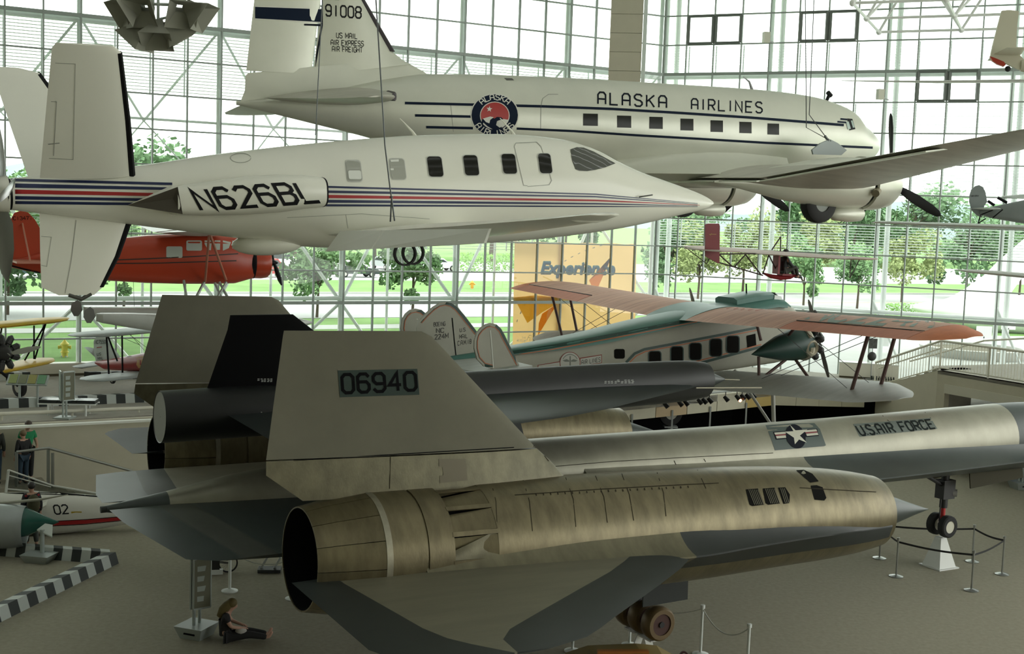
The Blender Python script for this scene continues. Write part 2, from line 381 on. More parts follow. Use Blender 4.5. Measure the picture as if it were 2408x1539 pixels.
# blue and orange lit display seen in the doorway
dsp = tag(MB().box(V3(oa, .9)+dPn*1.2-nP*3.2, (1.6, .1, 1.7)).build('display_screen', M('blue_display', (.01, .035, .12), .4, emit=.15), smooth=False), 'dark blue lit display panel inside the doorway under the platform', 'display')
# stairs up to the platform
st = thing('stair_right', 'short carpeted stair rising to the right platform', 'stair')
for k in range(8):
    p = V3(S0, 0).lerp(V3(P1, 0), (k+.5)/8)-nP*1.0
    MB().box(V3(p, (DZ+(PZ-DZ)*(k+1)/8)/2+.6), (.5, 1.6, DZ+(PZ-DZ)*(k+1)/8-1.2), math.atan2(dPn.y, dPn.x)).build('step', deckcarpet, st, smooth=False)
# railing with balusters on stair and platform
rr = thing('platform_railing', 'cream railing with thin balusters on the right stair and platform', 'railing')
rb0 = V3(S0, DZ+1.15)-nP*.1+dPn*-.2; rb1 = V3(P1, PZ+1.1)-nP*.1; rb2 = V3(P3, PZ+1.1)-nP*.1
MB().tube([rb0, rb1, rb2], .045, 8).build('top_rail', cream, rr)
MB().tube([rb0-Vector((0, 0, .95)), rb1-Vector((0, 0, 1.0)), rb2-Vector((0, 0, 1.0))], .025, 6).build('bottom_rail', cream, rr)
off2 = -nP*1.9
MB().tube([rb0+off2, rb1+off2+dPn*.3, rb1+off2+dPn*2.6+Vector((0, 0, .35))], .035, 8).build('inner_rail', cream, rr)
MB().tube([rb0+Vector((0, 0, -.25))-nP*.12, rb1+Vector((0, 0, -.25))-nP*.12], .03, 8).build('stair_rail', cream, rr)
bal = MB().box((0, 0, -.5), (.018, .018, 1.0)).build('baluster', cream, rr, smooth=False); bal.location = rb0
for A, B, n_ in ((rb0, rb1, 24), (rb1, rb2, 104)):
    for k in range(1, n_+1): clone(bal, rr, A.lerp(B, k/n_))
pst = MB().box((0, 0, -.55), (.06, .06, 1.1)).build('post', cream, rr, smooth=False); pst.location = rb0
for p in (rb1, rb1.lerp(rb2, .16), rb1.lerp(rb2, .32), rb1.lerp(rb2, .48)): clone(pst, rr, p)
# ---------------------------------------------------------------- glass walls
def gwall(nm, label, P, D_, N_, cols, rows, heavy, zbot, wmod):
    w = thing(nm, label, 'window'); del w['category']; w['kind'] = 'structure'
    ang = math.atan2(D_.y, D_.x); zt, zb = zr(rows[0]), zbot
    L_ = zt-zb
    vm = MB().box((0, 0, 0), (.055, .14, L_)).build('mullion', alu, w, smooth=False); vm.hide_render = False
    first = True
    for c in cols:
        p = P(c); loc = Vector((p.x, p.y, (zt+zb)/2))
        if first: vm.location = loc; vm.rotation_euler = (0, 0, ang); first = False
        else: clone(vm, w, loc, (0, 0, ang))
        if c in heavy:
            MB().tube([Vector((p.x, p.y, zb))+N_*.30, Vector((p.x, p.y, zt))+N_*.30], .10, 10).build('column_tube', tubew, w)
    a = P(cols[0]); b = P(cols[-1])
    for r in rows:
        z = zr(r) if r != 99 else zbot
        t_ = (.13 if r in (0, 8) else .055)
        m = MB(); m.beam(Vector((a.x, a.y, z)), Vector((b.x, b.y, z)), .12, t_); m.build('transom', alu, w, smooth=False)
    for r in (0, 8):
        z = zr(r)+(.16 if r == 8 else -.12)
        MB().tube([Vector((a.x, a.y, z))+N_*.28, Vector((b.x, b.y, z))+N_*.28], .09, 8).build('girt_tube', tubew, w)
    return w, ang
lrows = list(range(-4, 10)); lc = list(range(-12, 23))
ZSILL = zr(9.68)
w1, angL = gwall('window_1', 'tall gridded glass wall behind the hanging aircraft', lambda c: lw(c), DL, NL, lc, lrows, [c for c in range(-10, 23, 4)], ZSILL, WL)
rc = list(range(0, 22))
w2, angR = gwall('window_2', 'gridded glass wall right of the corner with opening vents', lambda c: rw(c), DR, NR, rc, list(range(-4, 9)), [0, 4, 8, 12, 16, 20], DZ, WR)
def panes(w, P, cols, rows, ang, wm):
    prot = {}
    for c in cols:
        a, b = P(c), P(c+1); m = (a+b)/2; ln = (b-a).length
        for r0, r1 in rows:
            key = (round(ln, 3), round(r1-r0, 3)); loc = Vector((m.x, m.y, (r0+r1)/2))
            if key in prot: clone(prot[key], w, loc, (0, 0, ang))
            else:
                o = MB().add([(-ln/2, 0, -(r1-r0)/2), (ln/2, 0, -(r1-r0)/2), (ln/2, 0, (r1-r0)/2), (-ln/2, 0, (r1-r0)/2)], [(0, 1, 2, 3)]).build('pane', glass, w, smooth=False, recalc=False)
                o.location = loc; o.rotation_euler = (0, 0, ang); prot[key] = o
panes(w1, lw, range(-1, 22), [(zr(r+1), zr(r)) for r in range(-3, 9)] + [(ZSILL, zr(9))], angL, WL)
panes(w2, rw, range(0, 14), [(zr(r+1), zr(r)) for r in range(-3, 8)] + [(DZ, zr(8))], angR, WR)
def sheet(w, P, c0, c1, z0, z1):
    a, b = P(c0), P(c1); MB().add([V3(a, z0), V3(b, z0), V3(b, z1), V3(a, z1)], [(0, 1, 2, 3)]).build('glazing_beyond', glass, w, smooth=False, recalc=False)
sheet(w1, lw, -12, -1, ZSILL, zr(-3)); sheet(w1, lw, -12, 22, zr(-3), zr(-4)); sheet(w2, rw, 14, 21, DZ, zr(-3)); sheet(w2, rw, 0, 21, zr(-3), zr(-4))
# sill below the left glass wall
a, b = lw(-12), lw(22)
tag(MB().prism([V3(a, DZ)-NL*.2, V3(b, DZ)-NL*.2, V3(b, DZ)+NL*.3, V3(a, DZ)+NL*.3], (0, 0, ZSILL-DZ)).build('wall_sill', cream, smooth=False), kind='structure')
tag(MB().prism([V3(a, DZ)-NL*.24, V3(b, DZ)-NL*.24, V3(b, DZ)-NL*.2, V3(a, DZ)-NL*.2], (0, 0, .09)).build('baseboard_left', M('dark_base', (.10, .085, .05), .8), smooth=False), kind='structure')
# dark framed opening vents in the right wall
def vent(c, r):
    a, b = rw(c), rw(c+1); t = thing('vent_frame', 'x', 'window'); del t['category']; del t['label']; t.parent = w2
    z0, z1 = zr(r+1)+.05, zr(r)-.04; q = (b-a)*.06; ins = -NR*.06
    m = MB()
    for p, s_ in (((a+q), (b-q)),): pass
    A, B = a+q+ins, b-q+ins
    for u, v in ((V3(A, z0), V3(B, z0)), (V3(B, z0), V3(B, z1)), (V3(B, z1), V3(A, z1)), (V3(A, z1), V3(A, z0))): m.beam(u, v, .13, .11)
    m.build('vent_sash', alud, t, smooth=False)
for c, r in ((1, -2), (2, -2), (5, -2), (6, -2), (9, 0), (10, 0)): vent(c, r)
# white outer bracing of the left wall
bz = [zr(8), zr(5.4), zr(2.6)]
for c in range(-10, 22, 4):
    A, B = lw(c), lw(c+4) if c+4 <= 22 else C0; m_ = (A+B)/2+NL*1.6
    for u, v, r_ in ((V3(A, zr(8))+NL*.3, V3(m_, zr(5.0)), .075), (V3(B, zr(8))+NL*.3, V3(m_, zr(5.0)), .075), (V3(A, zr(8))+NL*.3, V3(m_, zr(10.2)), .07), (V3(B, zr(8))+NL*.3, V3(m_, zr(10.2)), .07),
                     (V3(m_, zr(10.2)), V3(m_, zr(5)), .06), (V3(A, zr(0))+NL*.3, V3(m_, zr(2.7)), .05), (V3(B, zr(0))+NL*.3, V3(m_, zr(2.7)), .05), (V3(A, zr(2.7))+NL*.3, V3(B, zr(2.7))+NL*.3, .05), (V3(m_, zr(2.7)), V3(A, zr(5))+NL*.3, .03), (V3(m_, zr(2.7)), V3(B, zr(5))+NL*.3, .03)):
        MB().tube([u, v], r_, 7).build('brace', tubew, w1)
for c in (0, 4, 8, 12):
    A, B = rw(c), rw(c+4); o_ = NR*.9
    MB().tube([V3(A, DZ)+o_+DR*.35, V3(A, zr(-3))+o_+DR*.35], .12, 8).build('brace', tubew, w2)
    MB().tube([V3(A, zr(7.5))+NR*.2, V3(A, zr(9.4))+o_+DR*1.1], .06, 7).build('brace', tubew, w2)
# louvers outside the glass
def louver(name, label, P, N_, cols, r0, r1, ang, grp):
    t = thing(name, label, 'louvers', group=None)
    n_ = int(round((r1-r0)*11)); proto = {}
    for c in cols:
        A, B = P(c), P(c+4); m = (A+B)/2 + N_*.55; ln = (B-A).length-.04
        for k in range(n_):
            z = zr(r0)+(-(k+.5)/n_*(r1-r0)*HR)
            if k == 0 and round(ln, 2) not in proto:
                o = MB().box((0, 0, 0), (ln, .07, .012), M_=Matrix.Rotation(math.radians(12), 3, 'X')).build('slat', louv, t, smooth=False); proto[round(ln, 2)] = o
                o.location = V3(m, z); o.rotation_euler = (0, 0, ang)
            else: clone(proto[round(ln, 2)], t, V3(m, z), (0, 0, ang))
        for c_ in (c, c+1, c+2, c+3):
            p = P(c_)+N_*.5; MB().box(V3(p, (zr(r0)+zr(r1))/2), (.05, .05, (r1-r0)*HR), ang).build('louver_post', louv, t, smooth=False)
    return t
louver('sun_louver_bank', 'upper left bank of white horizontal sun louvers outside the glass', lw, NL, range(-2, 22, 4), 0, 2, angL, None)
louver('sun_louver_bank', 'lower left bank of white sun louvers behind the red floatplane tail', lw, NL, range(-2, 18, 4), 5, 6.3, angL, None)
for r0, lb in ((-1, 'topmost'), (1, 'second'), (3, 'third'), (5, 'lowest')):
    louver('sun_louver_bank', lb+' bank of white sun louvers on the right glass wall', rw, NR, (0, 4, 8, 12), r0, r0+1, angR, None)
# ---------------------------------------------------------------- roof, remaining walls (behind and beside the camera)
cm = MB()
for k in range(24):
    y = -16+3.4*k
    cm.box((-4, y, 20.9), (98, 3.10, .25))
tag(cm.build('ceiling', M('roof_panel', (.62, .64, .62), .7), smooth=False), kind='structure')
wall_seg('wall_back', Vector((50, -14, 0)), Vector((-56, -14, 0)), 0, 20.7, beige)
wall_seg('wall_left', Vector((-48, -14, 0)), Vector((wl_end.x, wl_end.y, 0)), 0, 21, beige)
poly_slab('floor_balcony', [(-46, -13.8), (42, -13.8), (42, -.7), (-46, -.7)], 7.05, 7.3, deckcarpet)
# white space frame below the roof at upper right
sf = thing('roof_truss', 'white steel space frame at the top right corner of the hall', 'truss')
ang0 = math.atan2(DR.y, DR.x); nodes = {}
for i in range(0, 9):
    for j in range(0, 3):
        nodes[i, j] = C0 + DR*(9.6+i*3.3) - NR*(.6+j*3.6) + Vector((0, 0, 17.15+.0*j))
tops = {(i, j): (nodes[i, j]+nodes[i+1, j+1])/2+Vector((0, 0, 2.4)) for i in range(8) for j in range(2)}
sm = []
for (i, j), p in nodes.items():
    if (i+1, j) in nodes: sm.append((p, nodes[i+1, j]))
    if (i, j+1) in nodes: sm.append((p, nodes[i, j+1]))
for (i, j), p in tops.items():
    for d in ((0, 0), (1, 0), (0, 1), (1, 1)): sm.append((p, nodes[i+d[0], j+d[1]]))
    if (i+1, j) in tops: sm.append((p, tops[i+1, j]))
for u, v in sm: MB().tube([u, v], .055, 6, cap=False).build('strut', tubew, sf)
for p in nodes.values(): MB().sphere(p, .13, 8, 6).build('node', tubew, sf)
# panel clad duct hanging in front of the glass near the corner
du = thing('panelled_shaft', 'beige panelled square shaft hanging beside the glass corner above the silver airliner', 'shaft', pY(1463, 300, 51.5), math.radians(-6))
zc0 = pY(1463, 300, 51.5).z
for k in range(12):
    MB().box((0, .5, .38+k*.765), (1.31, 1.25, .75)).build('clad_panel', beige, du, smooth=False)
MB().box((.76, .5, 4.6), (.16, 1.0, 9.1)).build('glass_strip', M('pale_strip', (.72, .80, .78), .2), du, smooth=False)
# ================================================================= helpers for aircraft
tyre = M('tyre_black', (.012, .012, .013), .75); hubm = M('wheel_hub', (.45, .45, .40), .5); dstruct = M('gear_black', (.02, .02, .022), .5)
cable = M('steel_cable', (.10, .11, .11), .4, .6)
def wheel(par, c, r, w, hm=None, tm=None, axis=(0, 1, 0), ir=.55, n=24):
    """tyre with hub as sub-part"""
    p = [(-w/2, r*ir), (-w/2, r*.86), (-w*.36, r*.97), (0, r), (w*.36, r*.97), (w/2, r*.86), (w/2, r*ir), (-w/2, r*ir)]
    t = MB().lathe(p, c, axis, n).build('wheel', tm or tyre, par)
    MB().lathe([(-w*.42, .001), (-w*.40, r*ir*.5), (-w*.42, r*ir), (w*.42, r*ir), (w*.40, r*ir*.5), (w*.42, .001)], c, axis, n).build('hub', hm or hubm, t)
    return t
def bandring(sec, ta, tb, n=6):
    """closed loop of one chordwise band of an airfoil section: le, te, th"""
    le, te, th = Vector(sec[0]), Vector(sec[1]), sec[2]; td = Vector((0, 0, 1)); up = []; lo = []
    for i in range(n+1):
        t = ta + (tb-ta)*i/n; y = 5*th*(.2969*math.sqrt(max(t, 0))-.126*t-.3516*t*t+.2843*t**3-.1036*t**4)
        p = le.lerp(te, t); up.append(p+td*y); lo.append(p-td*y)
    if ta <= 1e-6: lo = lo[1:]
    if tb >= .9999: lo = lo[:-1] if ta > 1e-6 else lo[:-1]
    return up + lo[::-1]
def wing_band(secs, fa, fb, n=6):
    return MB().loft([bandring(s_, fa(s_), fb(s_), n) for s_ in secs])
# ================================================================= BLACKBIRD CARRIER AIRCRAFT
ti = M('titanium_olive', (.14, .128, .08), .42, .45, nz=.24, sc=1.6, st=(2.5, .5, 1.6), bump=.06, bsc=14)
tib = M('titanium_brown', (.165, .14, .082), .36, .6, nz=.26, sc=1.5, st=(3, .7, 1.2), bump=.05, bsc=12)
finm = M('fin_composite', (.15, .143, .105), .85, nz=.10, sc=1.0)
dk = M('blackbird_dark', (.018, .023, .022), .5, .1, nz=.18, sc=1.2)
dk2 = M('blackbird_blue_grey', (.038, .050, .048), .42, .15, nz=.15, sc=1.2)
sil = M('fuselage_silver', (.30, .29, .23), .40, .45, nz=.14, sc=1.1, st=(1.2, 1, 1), bump=.04, bsc=10)
MX = thing('blackbird_carrier_jet', 'huge dark titanium twin-engine jet carrying a drone, number 06940 on its fin', 'aircraft', (-5.367, 22.384, 3.504), .520, -.021)
body = [(-1.95, .07, -.02, -.14, -.08, 2, 2), (-.84, .30, .18, -.30, -.05, 2, 2), (.42, .48, .43, -.45, 0, 2, 2), (2, .64, .62, -.55, .05, 2, 2), (4, .76, .75, -.62, .08, 2, 2), (7.8, .82, .85, -.7, .1, 2, 2), (12, .82, .93, -.7, .13, 2, 2), (16, .82, 1.04, -.66, .2, 2, 2), (19.75, .82, 1.17, -.6, .28, 2, 2), (22.4, .80, 1.24, -.55, .3, 2, 2), (25, .66, 1.05, -.5, .25, 2, 2), (27.6, .38, .66, -.25, .18, 2, 2), (29.1, .04, .24, .14, .19, 2, 2)]
A_ = np.array(body)
fus = fuselage(body, 40, xs=np.linspace(-.9, 21.3, 60)).build('fuselage', sil, MX)
MB_n = fuselage(body, 40, xs=np.linspace(21.3, 29.1, 24)).build('nose_section', dk2, MX)
fuselage(body, 32, xs=np.linspace(-1.95, -.9, 8)).build('tail_cone', dk2, MX)
MB().tube([S(-1.9, 0, -.08), S(-2.05, 0, -.085)], .06, 12).build('tail_pipe', dk, MX)
def sec_chine(x, sg):
    w = pchip(A_[:, 0], A_[:, 1], [x])[0]; zt = pchip(A_[:, 0], A_[:, 2], [x])[0]; zb = pchip(A_[:, 0], A_[:, 3], [x])[0]
    se = pchip([7.5, 8.5, 10, 12, 14.9, 17.2, 21.1, 24, 27, 28.8], [3.6, 3.2, 2.7, 2.35, 1.98, 1.75, 1.30, 1.0, .55, .1], [x])[0]; zc = -.07
    a = Vector((w*.93, .40*zt)); b = Vector((w*.98, zc+.10)); c = Vector((max(se, w*1.02), zc)); pts = []
    for k in range(9):
        t = k/8; p = a*(1-t)**2 + b*2*t*(1-t) + c*t*t; pts.append(p)
    d = Vector((w*.6, zb*.8)); e = Vector((w*.2, zb*.2))
    pts += [c+Vector((0, -.03)), c.lerp(d, .35)+Vector((0, -.06)), c.lerp(d, .7)+Vector((0, -.07)), d, e]
    return [S(x, p.x*sg, p.y) for p in pts]
for sg in (1, -1):
    MB().loft([sec_chine(x, sg) for x in np.linspace(7.6, 13.7, 14)]).build('chine_root', sil, MX, ang=30)
    MB().loft([sec_chine(x, sg) for x in np.linspace(13.7, 28.8, 30)]).build('chine', dk2, MX, ang=30)
def zoff(x): return float(pchip([0, 9, 12.1], [.03, .03, -.05], [x])[0])
RN = ([-.05, 0, 1.06, 2.95, 4.5, 7.2, 9, 10.67, 11.5, 12.08], [.80, .80, .965, 1.0, 1.03, 1.02, .97, .89, .81, .72])
def rn(x): return float(pchip(RN[0], RN[1], [x])[0])
for sg in (1, -1):
    s0 = 4.5*sg; tm = ti
    circ = lambda x, r, n=56: [S(x, s0+r*math.cos(2*math.pi*k/n), zoff(x)+r*math.sin(2*math.pi*k/n)) for k in range(n)]
    xs = list(np.linspace(2.95, 12.08, 36))
    cw = MB().loft([circ(2.95, .84)]+[circ(x, rn(x)) for x in xs]+[circ(12.06, .70), circ(11.3, .66), circ(10.2, .60)], cap=False).build('nacelle_cowl', tib, MX)
    af = MB().loft([circ(1.14, .93), circ(1.14, rn(1.14)), circ(1.7, .982), circ(1.7, .965), circ(1.745, .965), circ(1.745, .984), circ(2.18, .99), circ(2.18, .84)], cap=False).build('aft_cowl', tib, MX, ang=25)
    MB().loft([circ(1.04, .95), circ(1.04, rn(1.04)+.004), circ(1.14, rn(1.14)+.006), circ(1.14, .95)], cap=False).build('joint_ring', M('bright_ring', (.34, .32, .25), .35, .7, nz=.2, sc=3), MX, ang=25)
    MB().loft([circ(2.1, .845), circ(3.0, .845)], cap=False).build('bypass_liner', black, MX)
    MB().loft([circ(.015, .775), circ(.9, .80), circ(2.2, .70), circ(2.25, .02)], cap=False).build('nozzle_liner', black, MX)
    for k in range(14):                              # suction doors
        a0 = 2*math.pi*(k+.10)/14; a1 = 2*math.pi*(k+.90)/14; V = []
        for x, r in ((2.17, .875), (2.95, .995)):
            for rr_ in (r, r-.02):
                for i in range(4): a = a0+(a1-a0)*i/3; V.append(S(x, s0+rr_*math.cos(a), .03+rr_*math.sin(a)))
        MB().add(V, [(i, i+1, i+9, i+8) for i in range(3)]+[(i+4, i+12, i+13, i+5) for i in range(3)]+[(0, 8, 12, 4), (3, 7, 15, 11), (0, 4, 5, 1), (1, 5, 6, 2), (2, 6, 7, 3)]).build('suction_door', tib, MX, ang=30)
    rb = MB()
    for k in range(14):
        a = 2*math.pi*k/14; rb.beam(S(2.16, s0+.985*math.cos(a), .03+.985*math.sin(a)), S(2.97, s0+.995*math.cos(a), .03+.995*math.sin(a)), .075, .02, up=S(0, math.cos(a), math.sin(a)))
    rb.build('door_ribs', tib, MX, smooth=False)
    for k in range(14):                              # nozzle flaps
        a0 = 2*math.pi*(k+.012)/14; a1 = 2*math.pi*(k+.988)/14; V = []
        for x, r in ((0, .80), (.35, .868), (1.045, .962)):
            for rr_ in (r, r-.022):
                for i in range(5): a = a0+(a1-a0)*i/4; V.append(S(x, s0+rr_*math.cos(a), .03+rr_*math.sin(a)))
        F = []
        for j in range(2):
            b = j*10
            F += [(b+i, b+i+1, b+i+11, b+i+10) for i in range(4)]+[(b+i+5, b+i+15, b+i+16, b+i+6) for i in range(4)]+[(b, b+10, b+15, b+5), (b+4, b+9, b+19, b+14)]
        F += [(i, i+5, i+6, i+1) for i in range(4)]
        MB().add(V, F).build('nozzle_flap', tib, MX, ang=30)
    MB().loft([circ(11.0, .52)]+[[S(x, s0+r*math.cos(2*math.pi*k/28), zoff(12)+(-.08)*(x-12.1)/1.65*(x > 12.1)+r*math.sin(2*math.pi*k/28)) for k in range(56)] for x, r in ((11.6, .50), (12.1, .44), (12.7, .29), (13.3, .125), (13.75, .006))][0:0]+[[S(x, s0+r*math.cos(2*math.pi*k/56), zoff(12)-.05*max(0, x-12.1)+r*math.sin(2*math.pi*k/56)) for k in range(56)] for x, r in ((11.6, .50), (12.1, .43), (12.7, .28), (13.3, .12), (13.78, .004))], cap=False).build('inlet_spike', dk2, MX)
    # fin with its fixed stub
    st_ = [(S(4.9, 4.44*sg, .92), S(.04, 4.44*sg, .92), .30), (S(4.5, 4.36*sg, 1.33), S(-.53, 4.36*sg, 1.33), .28), (S(4.25, 4.31*sg, 1.535), S(-.52, 4.31*sg, 1.535), .26)]
    stub = wing(st_, 14, tdir=(0, 1, 0)).build('fin_stub', ti, MX)
    fin = wing([(S(4.23, 4.30*sg, 1.555), S(-.52, 4.30*sg, 1.555), .26), (S(2.40, 3.82*sg, 3.40), S(-.16, 3.82*sg, 3.40), .13), (S(2.22, 3.80*sg, 3.48), S(-.14, 3.80*sg, 3.48), .08)], 14, tdir=(0, 1, 0)).build('fin', finm, MX)
    # outer wing in three chordwise bands
    sl = [5.15, 5.3, 5.5, 6.0, 6.4, 7.0, 7.6, 8.05, 8.35, 8.6, 8.8]
    LEx = lambda s_: float(pchip([4.6, 5.0, 5.5, 6.0, 6.4, 7.0, 7.6, 8.2, 8.6, 8.8], [8.4, 7.8, 7.0, 6.35, 5.86, 5.0, 4.1, 3.2, 2.6, 1.9], [s_])[0])
    TEx = lambda s_: -.35 if s_ < 8.2 else -.35+(s_-8.2)*.9
    secs = [(S(LEx(s_), s_*sg, -.12-.02*(s_-5)), S(TEx(s_), s_*sg, -.12-.02*(s_-5)), max(.03, .075-.010*(s_-4.6))*1.0*(LEx(s_)-TEx(s_))*.45, s_) for s_ in sl]
    xb = lambda s_: float(np.interp(s_, [4.45, 5.63, 6.35, 7.39, 8.21, 8.8], [6.7, 5.52, 4.54, 2.79, 1.45, 1.40])); xt = lambda s_: float(np.interp(s_, [5.4, 7.9, 8.4, 8.8], [.33, .66, 1.0, 1.36]))
    fr_ = lambda s_, x: (LEx(s_)-x)/(LEx(s_)-TEx(s_))
    wing_band(secs, lambda q: 0, lambda q: fr_(q[3], xb(q[3]))).build('wing_leading_edge', dk, MX)
    wpan = wing_band(secs, lambda q: fr_(q[3], xb(q[3])), lambda q: fr_(q[3], xt(q[3]))).build('outer_wing', M('wing_olive', (.17, .16, .115), .5, .3, nz=.12, sc=1.2, st=(.5, 3, 1), bump=.05, bsc=16), MX)
    wing_band(secs, lambda q: fr_(q[3], xt(q[3])), lambda q: 1).build('elevon_band', dk, MX)
    def fil(x):
        r = rn(x); se = float(pchip([1.6, 3, 5, 6.5, 8, 10.3, 11.9], [5.52, 5.75, 6.0, 6.0, 5.80, 5.50, 5.24], [x])[0])
        a = Vector((4.5+r*math.cos(.62)*.985, r*math.sin(.62)*.985)); c = Vector((se, -.13)); b = Vector((4.5+r*.93, -.02)); pts = []
        k_ = min(1, max(.05, (x-1.6)/1.8)); a = Vector((4.5+r*math.cos(.62*k_)*.985, r*math.sin(.62*k_)*.985))
        for k in range(9): t = k/8; pts.append(a*(1-t)**2+b*2*t*(1-t)+c*t*t)
        pts += [c+Vector((0, -.03)), Vector((4.5+r*.9, -.5*r)), Vector((4.5+.3, -.4))]
        return [S(x, p.x*sg, p.y+zoff(x)) for p in pts]
    MB().loft([fil(x) for x in np.linspace(1.7, 6.5, 16)]).build('wing_fillet', ti, MX, ang=30)
    MB().loft([fil(x) for x in np.linspace(6.5, 11.95, 18)]).build('nacelle_chine', dk, MX, ang=30)
    # inner wing
    TI = lambda s_: float(np.interp(s_, [.3, 1.17, 3.45, 3.66], [-1.96, -1.9, -1.45, -1.0])); LI = lambda s_: float(np.interp(s_, [.3, 2, 3, 4.25], [12, 10, 9.4, 9.2]))
    si = [.3, 1.17, 2, 3, 3.45, 3.66]; zi = lambda s_: -.02-.03*s_ if sg > 0 else -.02-.05*s_
    secs = [(S(LI(s_), s_*sg, zi(s_)), S(TI(s_), s_*sg, zi(s_)), .34 if s_ < 3 else .28, s_) for s_ in si]
    fi = lambda s_, x: (LI(s_)-x)/(LI(s_)-TI(s_)); x1 = lambda s_: float(np.interp(s_, [.3, 1.02, 3.66], [-1.1, -1.05, -.62])); x2 = lambda s_: float(np.interp(s_, [.3, 4.25], [-.55, .05]))
    wing_band(secs, lambda q: 0, lambda q: fi(q[3], x2(q[3])), 10).build('inner_wing', dk2 if sg > 0 else sil, MX)
    wing_band(secs, lambda q: fi(q[3], x2(q[3])), lambda q: fi(q[3], x1(q[3]))).build('inner_flap_strip', M('elevon_grey', (.06, .065, .055), .5, .2, nz=.1), MX)
    wing_band(secs, lambda q: fi(q[3], x1(q[3])), lambda q: 1).build('inner_elevon', dk2, MX)
    # main gear
    for s_ in (2.35, 2.8, 3.25): wheel(MX, S(7.88, s_*sg, -2.27), .345, .30, M('hub_maroon', (.06, .02, .015), .6), M('tyre_bronze', (.16, .11, .055), .45, .25), ir=.62)
    MB().tube([S(7.88, 2.1*sg, -2.27), S(7.88, 3.4*sg, -2.27)], .06, 10).build('axle', dstruct, MX)
    MB().tube([S(7.8, 2.7*sg, -2.2), S(7.6, 2.7*sg, -.2)], .10, 12).build('gear_strut', dstruct, MX)
    MB().prism([S(7.3, 3.45*sg, -.15), S(8.35, 3.45*sg, -.15), S(8.42, 3.45*sg, -1.80), S(7.35, 3.45*sg, -1.84)], (0, .03, 0)).build('gear_door', dk, MX, smooth=False)
    if sg > 0: NEARC, NEARA, NEARF, NEARS, NEARW = cw, af, fin, stub, wpan
# nose gear
ng = 19.54
for s_ in (-.19, .19): wheel(MX, S(ng, s_, -1.97), .30, .21, M('hub_cream', (.62, .60, .50), .5))
MB().tube([S(ng, -.2, -1.97), S(ng, .2, -1.97)], .04, 8).build('axle', dstruct, MX)
MB().tube([S(ng, 0, -1.9), S(ng, 0, -1.45)], .065, 12).build('red_strut', M('strut_red', (.45, .02, .02), .5), MX)
MB().tube([S(ng, 0, -1.5), S(ng, 0, -.5)], .105, 12).build('gear_strut', dstruct, MX)
MB().tube([S(ng, .02, -.95), S(ng-1.1, .02, -.45)], .05, 8).build('drag_brace', dstruct, MX)
MB().tube([S(ng-.16, .05, -1.2), S(ng-.17, .05, -1.85)], .02, 6).build('torque_link', dstruct, MX)
MB().box(S(ng+.02, 0, -1.0), (.42, .3, .5)).build('steering_unit', dstruct, MX, smooth=False)
MB().lathe([(-.05, .001), (-.05, .1), (.06, .1), (.06, .001)], S(ng+.25, .12, -1.1), (.7, -.7, 0), 14).build('taxi_light', M('lamp_glass', (.3, .3, .3), .2), MX)
gd = M('gear_door_olive', (.05, .047, .03), .8, spec=.2)
MB().prism([S(ng+.25, .55, -.45), S(ng+2.3, .55, -.45), S(ng+2.3, .62, -.70), S(ng+.25, .62, -.88)], (0, .03, 0)).build('nose_gear_door', gd, MX, smooth=False)
MB().prism([S(ng+.25, -.55, -.45), S(ng+2.3, -.55, -.45), S(ng+2.3, -.62, -.70), S(ng+.25, -.62, -.88)], (0, .03, 0)).build('nose_gear_door', gd, MX, smooth=False)
# refuelling notch and rear canopy on the spine
# pylon below the drone
MB().loft([[S(2.2, .12, .5), S(6.6, .12, .6), S(6.2, .10, 1.75), S(2.6, .10, 1.6)], [S(2.2, -.12, .5), S(6.6, -.12, .6), S(6.2, -.10, 1.75), S(2.6, -.10, 1.6)]]).build('drone_pylon', dk, MX, smooth=False)
# painted markings, panel lines
num = M('number_black', (.006, .006, .007), .9, spec=.08); patch = M('number_patch', (.050, .068, .060), .9, spec=.1); line = M('panel_line', (.035, .03, .02), .9, spec=.1)
decal(MX, 'fin_number_patch', [[(794, 872), (981, 868), (986, 929), (799, 935)]], [NEARF], patch, .006, 60)
decal(MX, 'fin_number', to_quad(text_polys('06940', 1.05, 1.6), (806, 925), (979, 918), (976, 876), (803, 882)), [NEARF], num, .012, 40)
decal(MX, 'fin_split_line', poly_line([(690, 1084), (900, 1071), (1256, 1050)], 2.2), [NEARF, NEARS], num, .006, 60)
decal(MX, 'access_panel', [[(1032, 1061), (1092, 1058), (1099, 1130), (1034, 1137), (1034, 1120), (1042, 1118), (1040, 1098), (1032, 1098)]], [NEARS], M('panel_dark_brown', (.12, .105, .07), .5, .4), .006, 40)
decal(MX, 'panel_lines', poly_line([(918, 1075), (916, 1150)], 1.5)+poly_line([(1020, 1066), (918, 1072)], 1.5)+poly_line([(1270, 1060), (1290, 1085)], 1.2), [NEARS], line, .006, 40)
pl = []
for pts in ([(1155, 1135), (1166, 1180), (1170, 1260), (1160, 1300)], [(1230, 1130), (1245, 1180), (1252, 1250)], [(1330, 1124), (1348, 1175), (1354, 1240)], [(1400, 1120), (1420, 1170), (1428, 1230)], [(1462, 1115), (1480, 1165), (1490, 1225)], [(1545, 1112), (1560, 1160), (1566, 1215)], [(1640, 1106), (1660, 1150)], [(2043, 1112), (2030, 1128)], [(1880, 1148), (2060, 1158)]): pl += poly_line(pts, 1.6)
pl += poly_line([(1210, 1165), (1400, 1152), (1600, 1141), (1690, 1137)], 1.6)
for k in range(22): x = 1260+k*17; y = 1162-(x-1260)*.052; pl += poly_line([(x, y), (x+1.5, y+5)], 2.6)
decal(MX, 'cowl_panel_lines', pl, [NEARC], line, .005, 24)
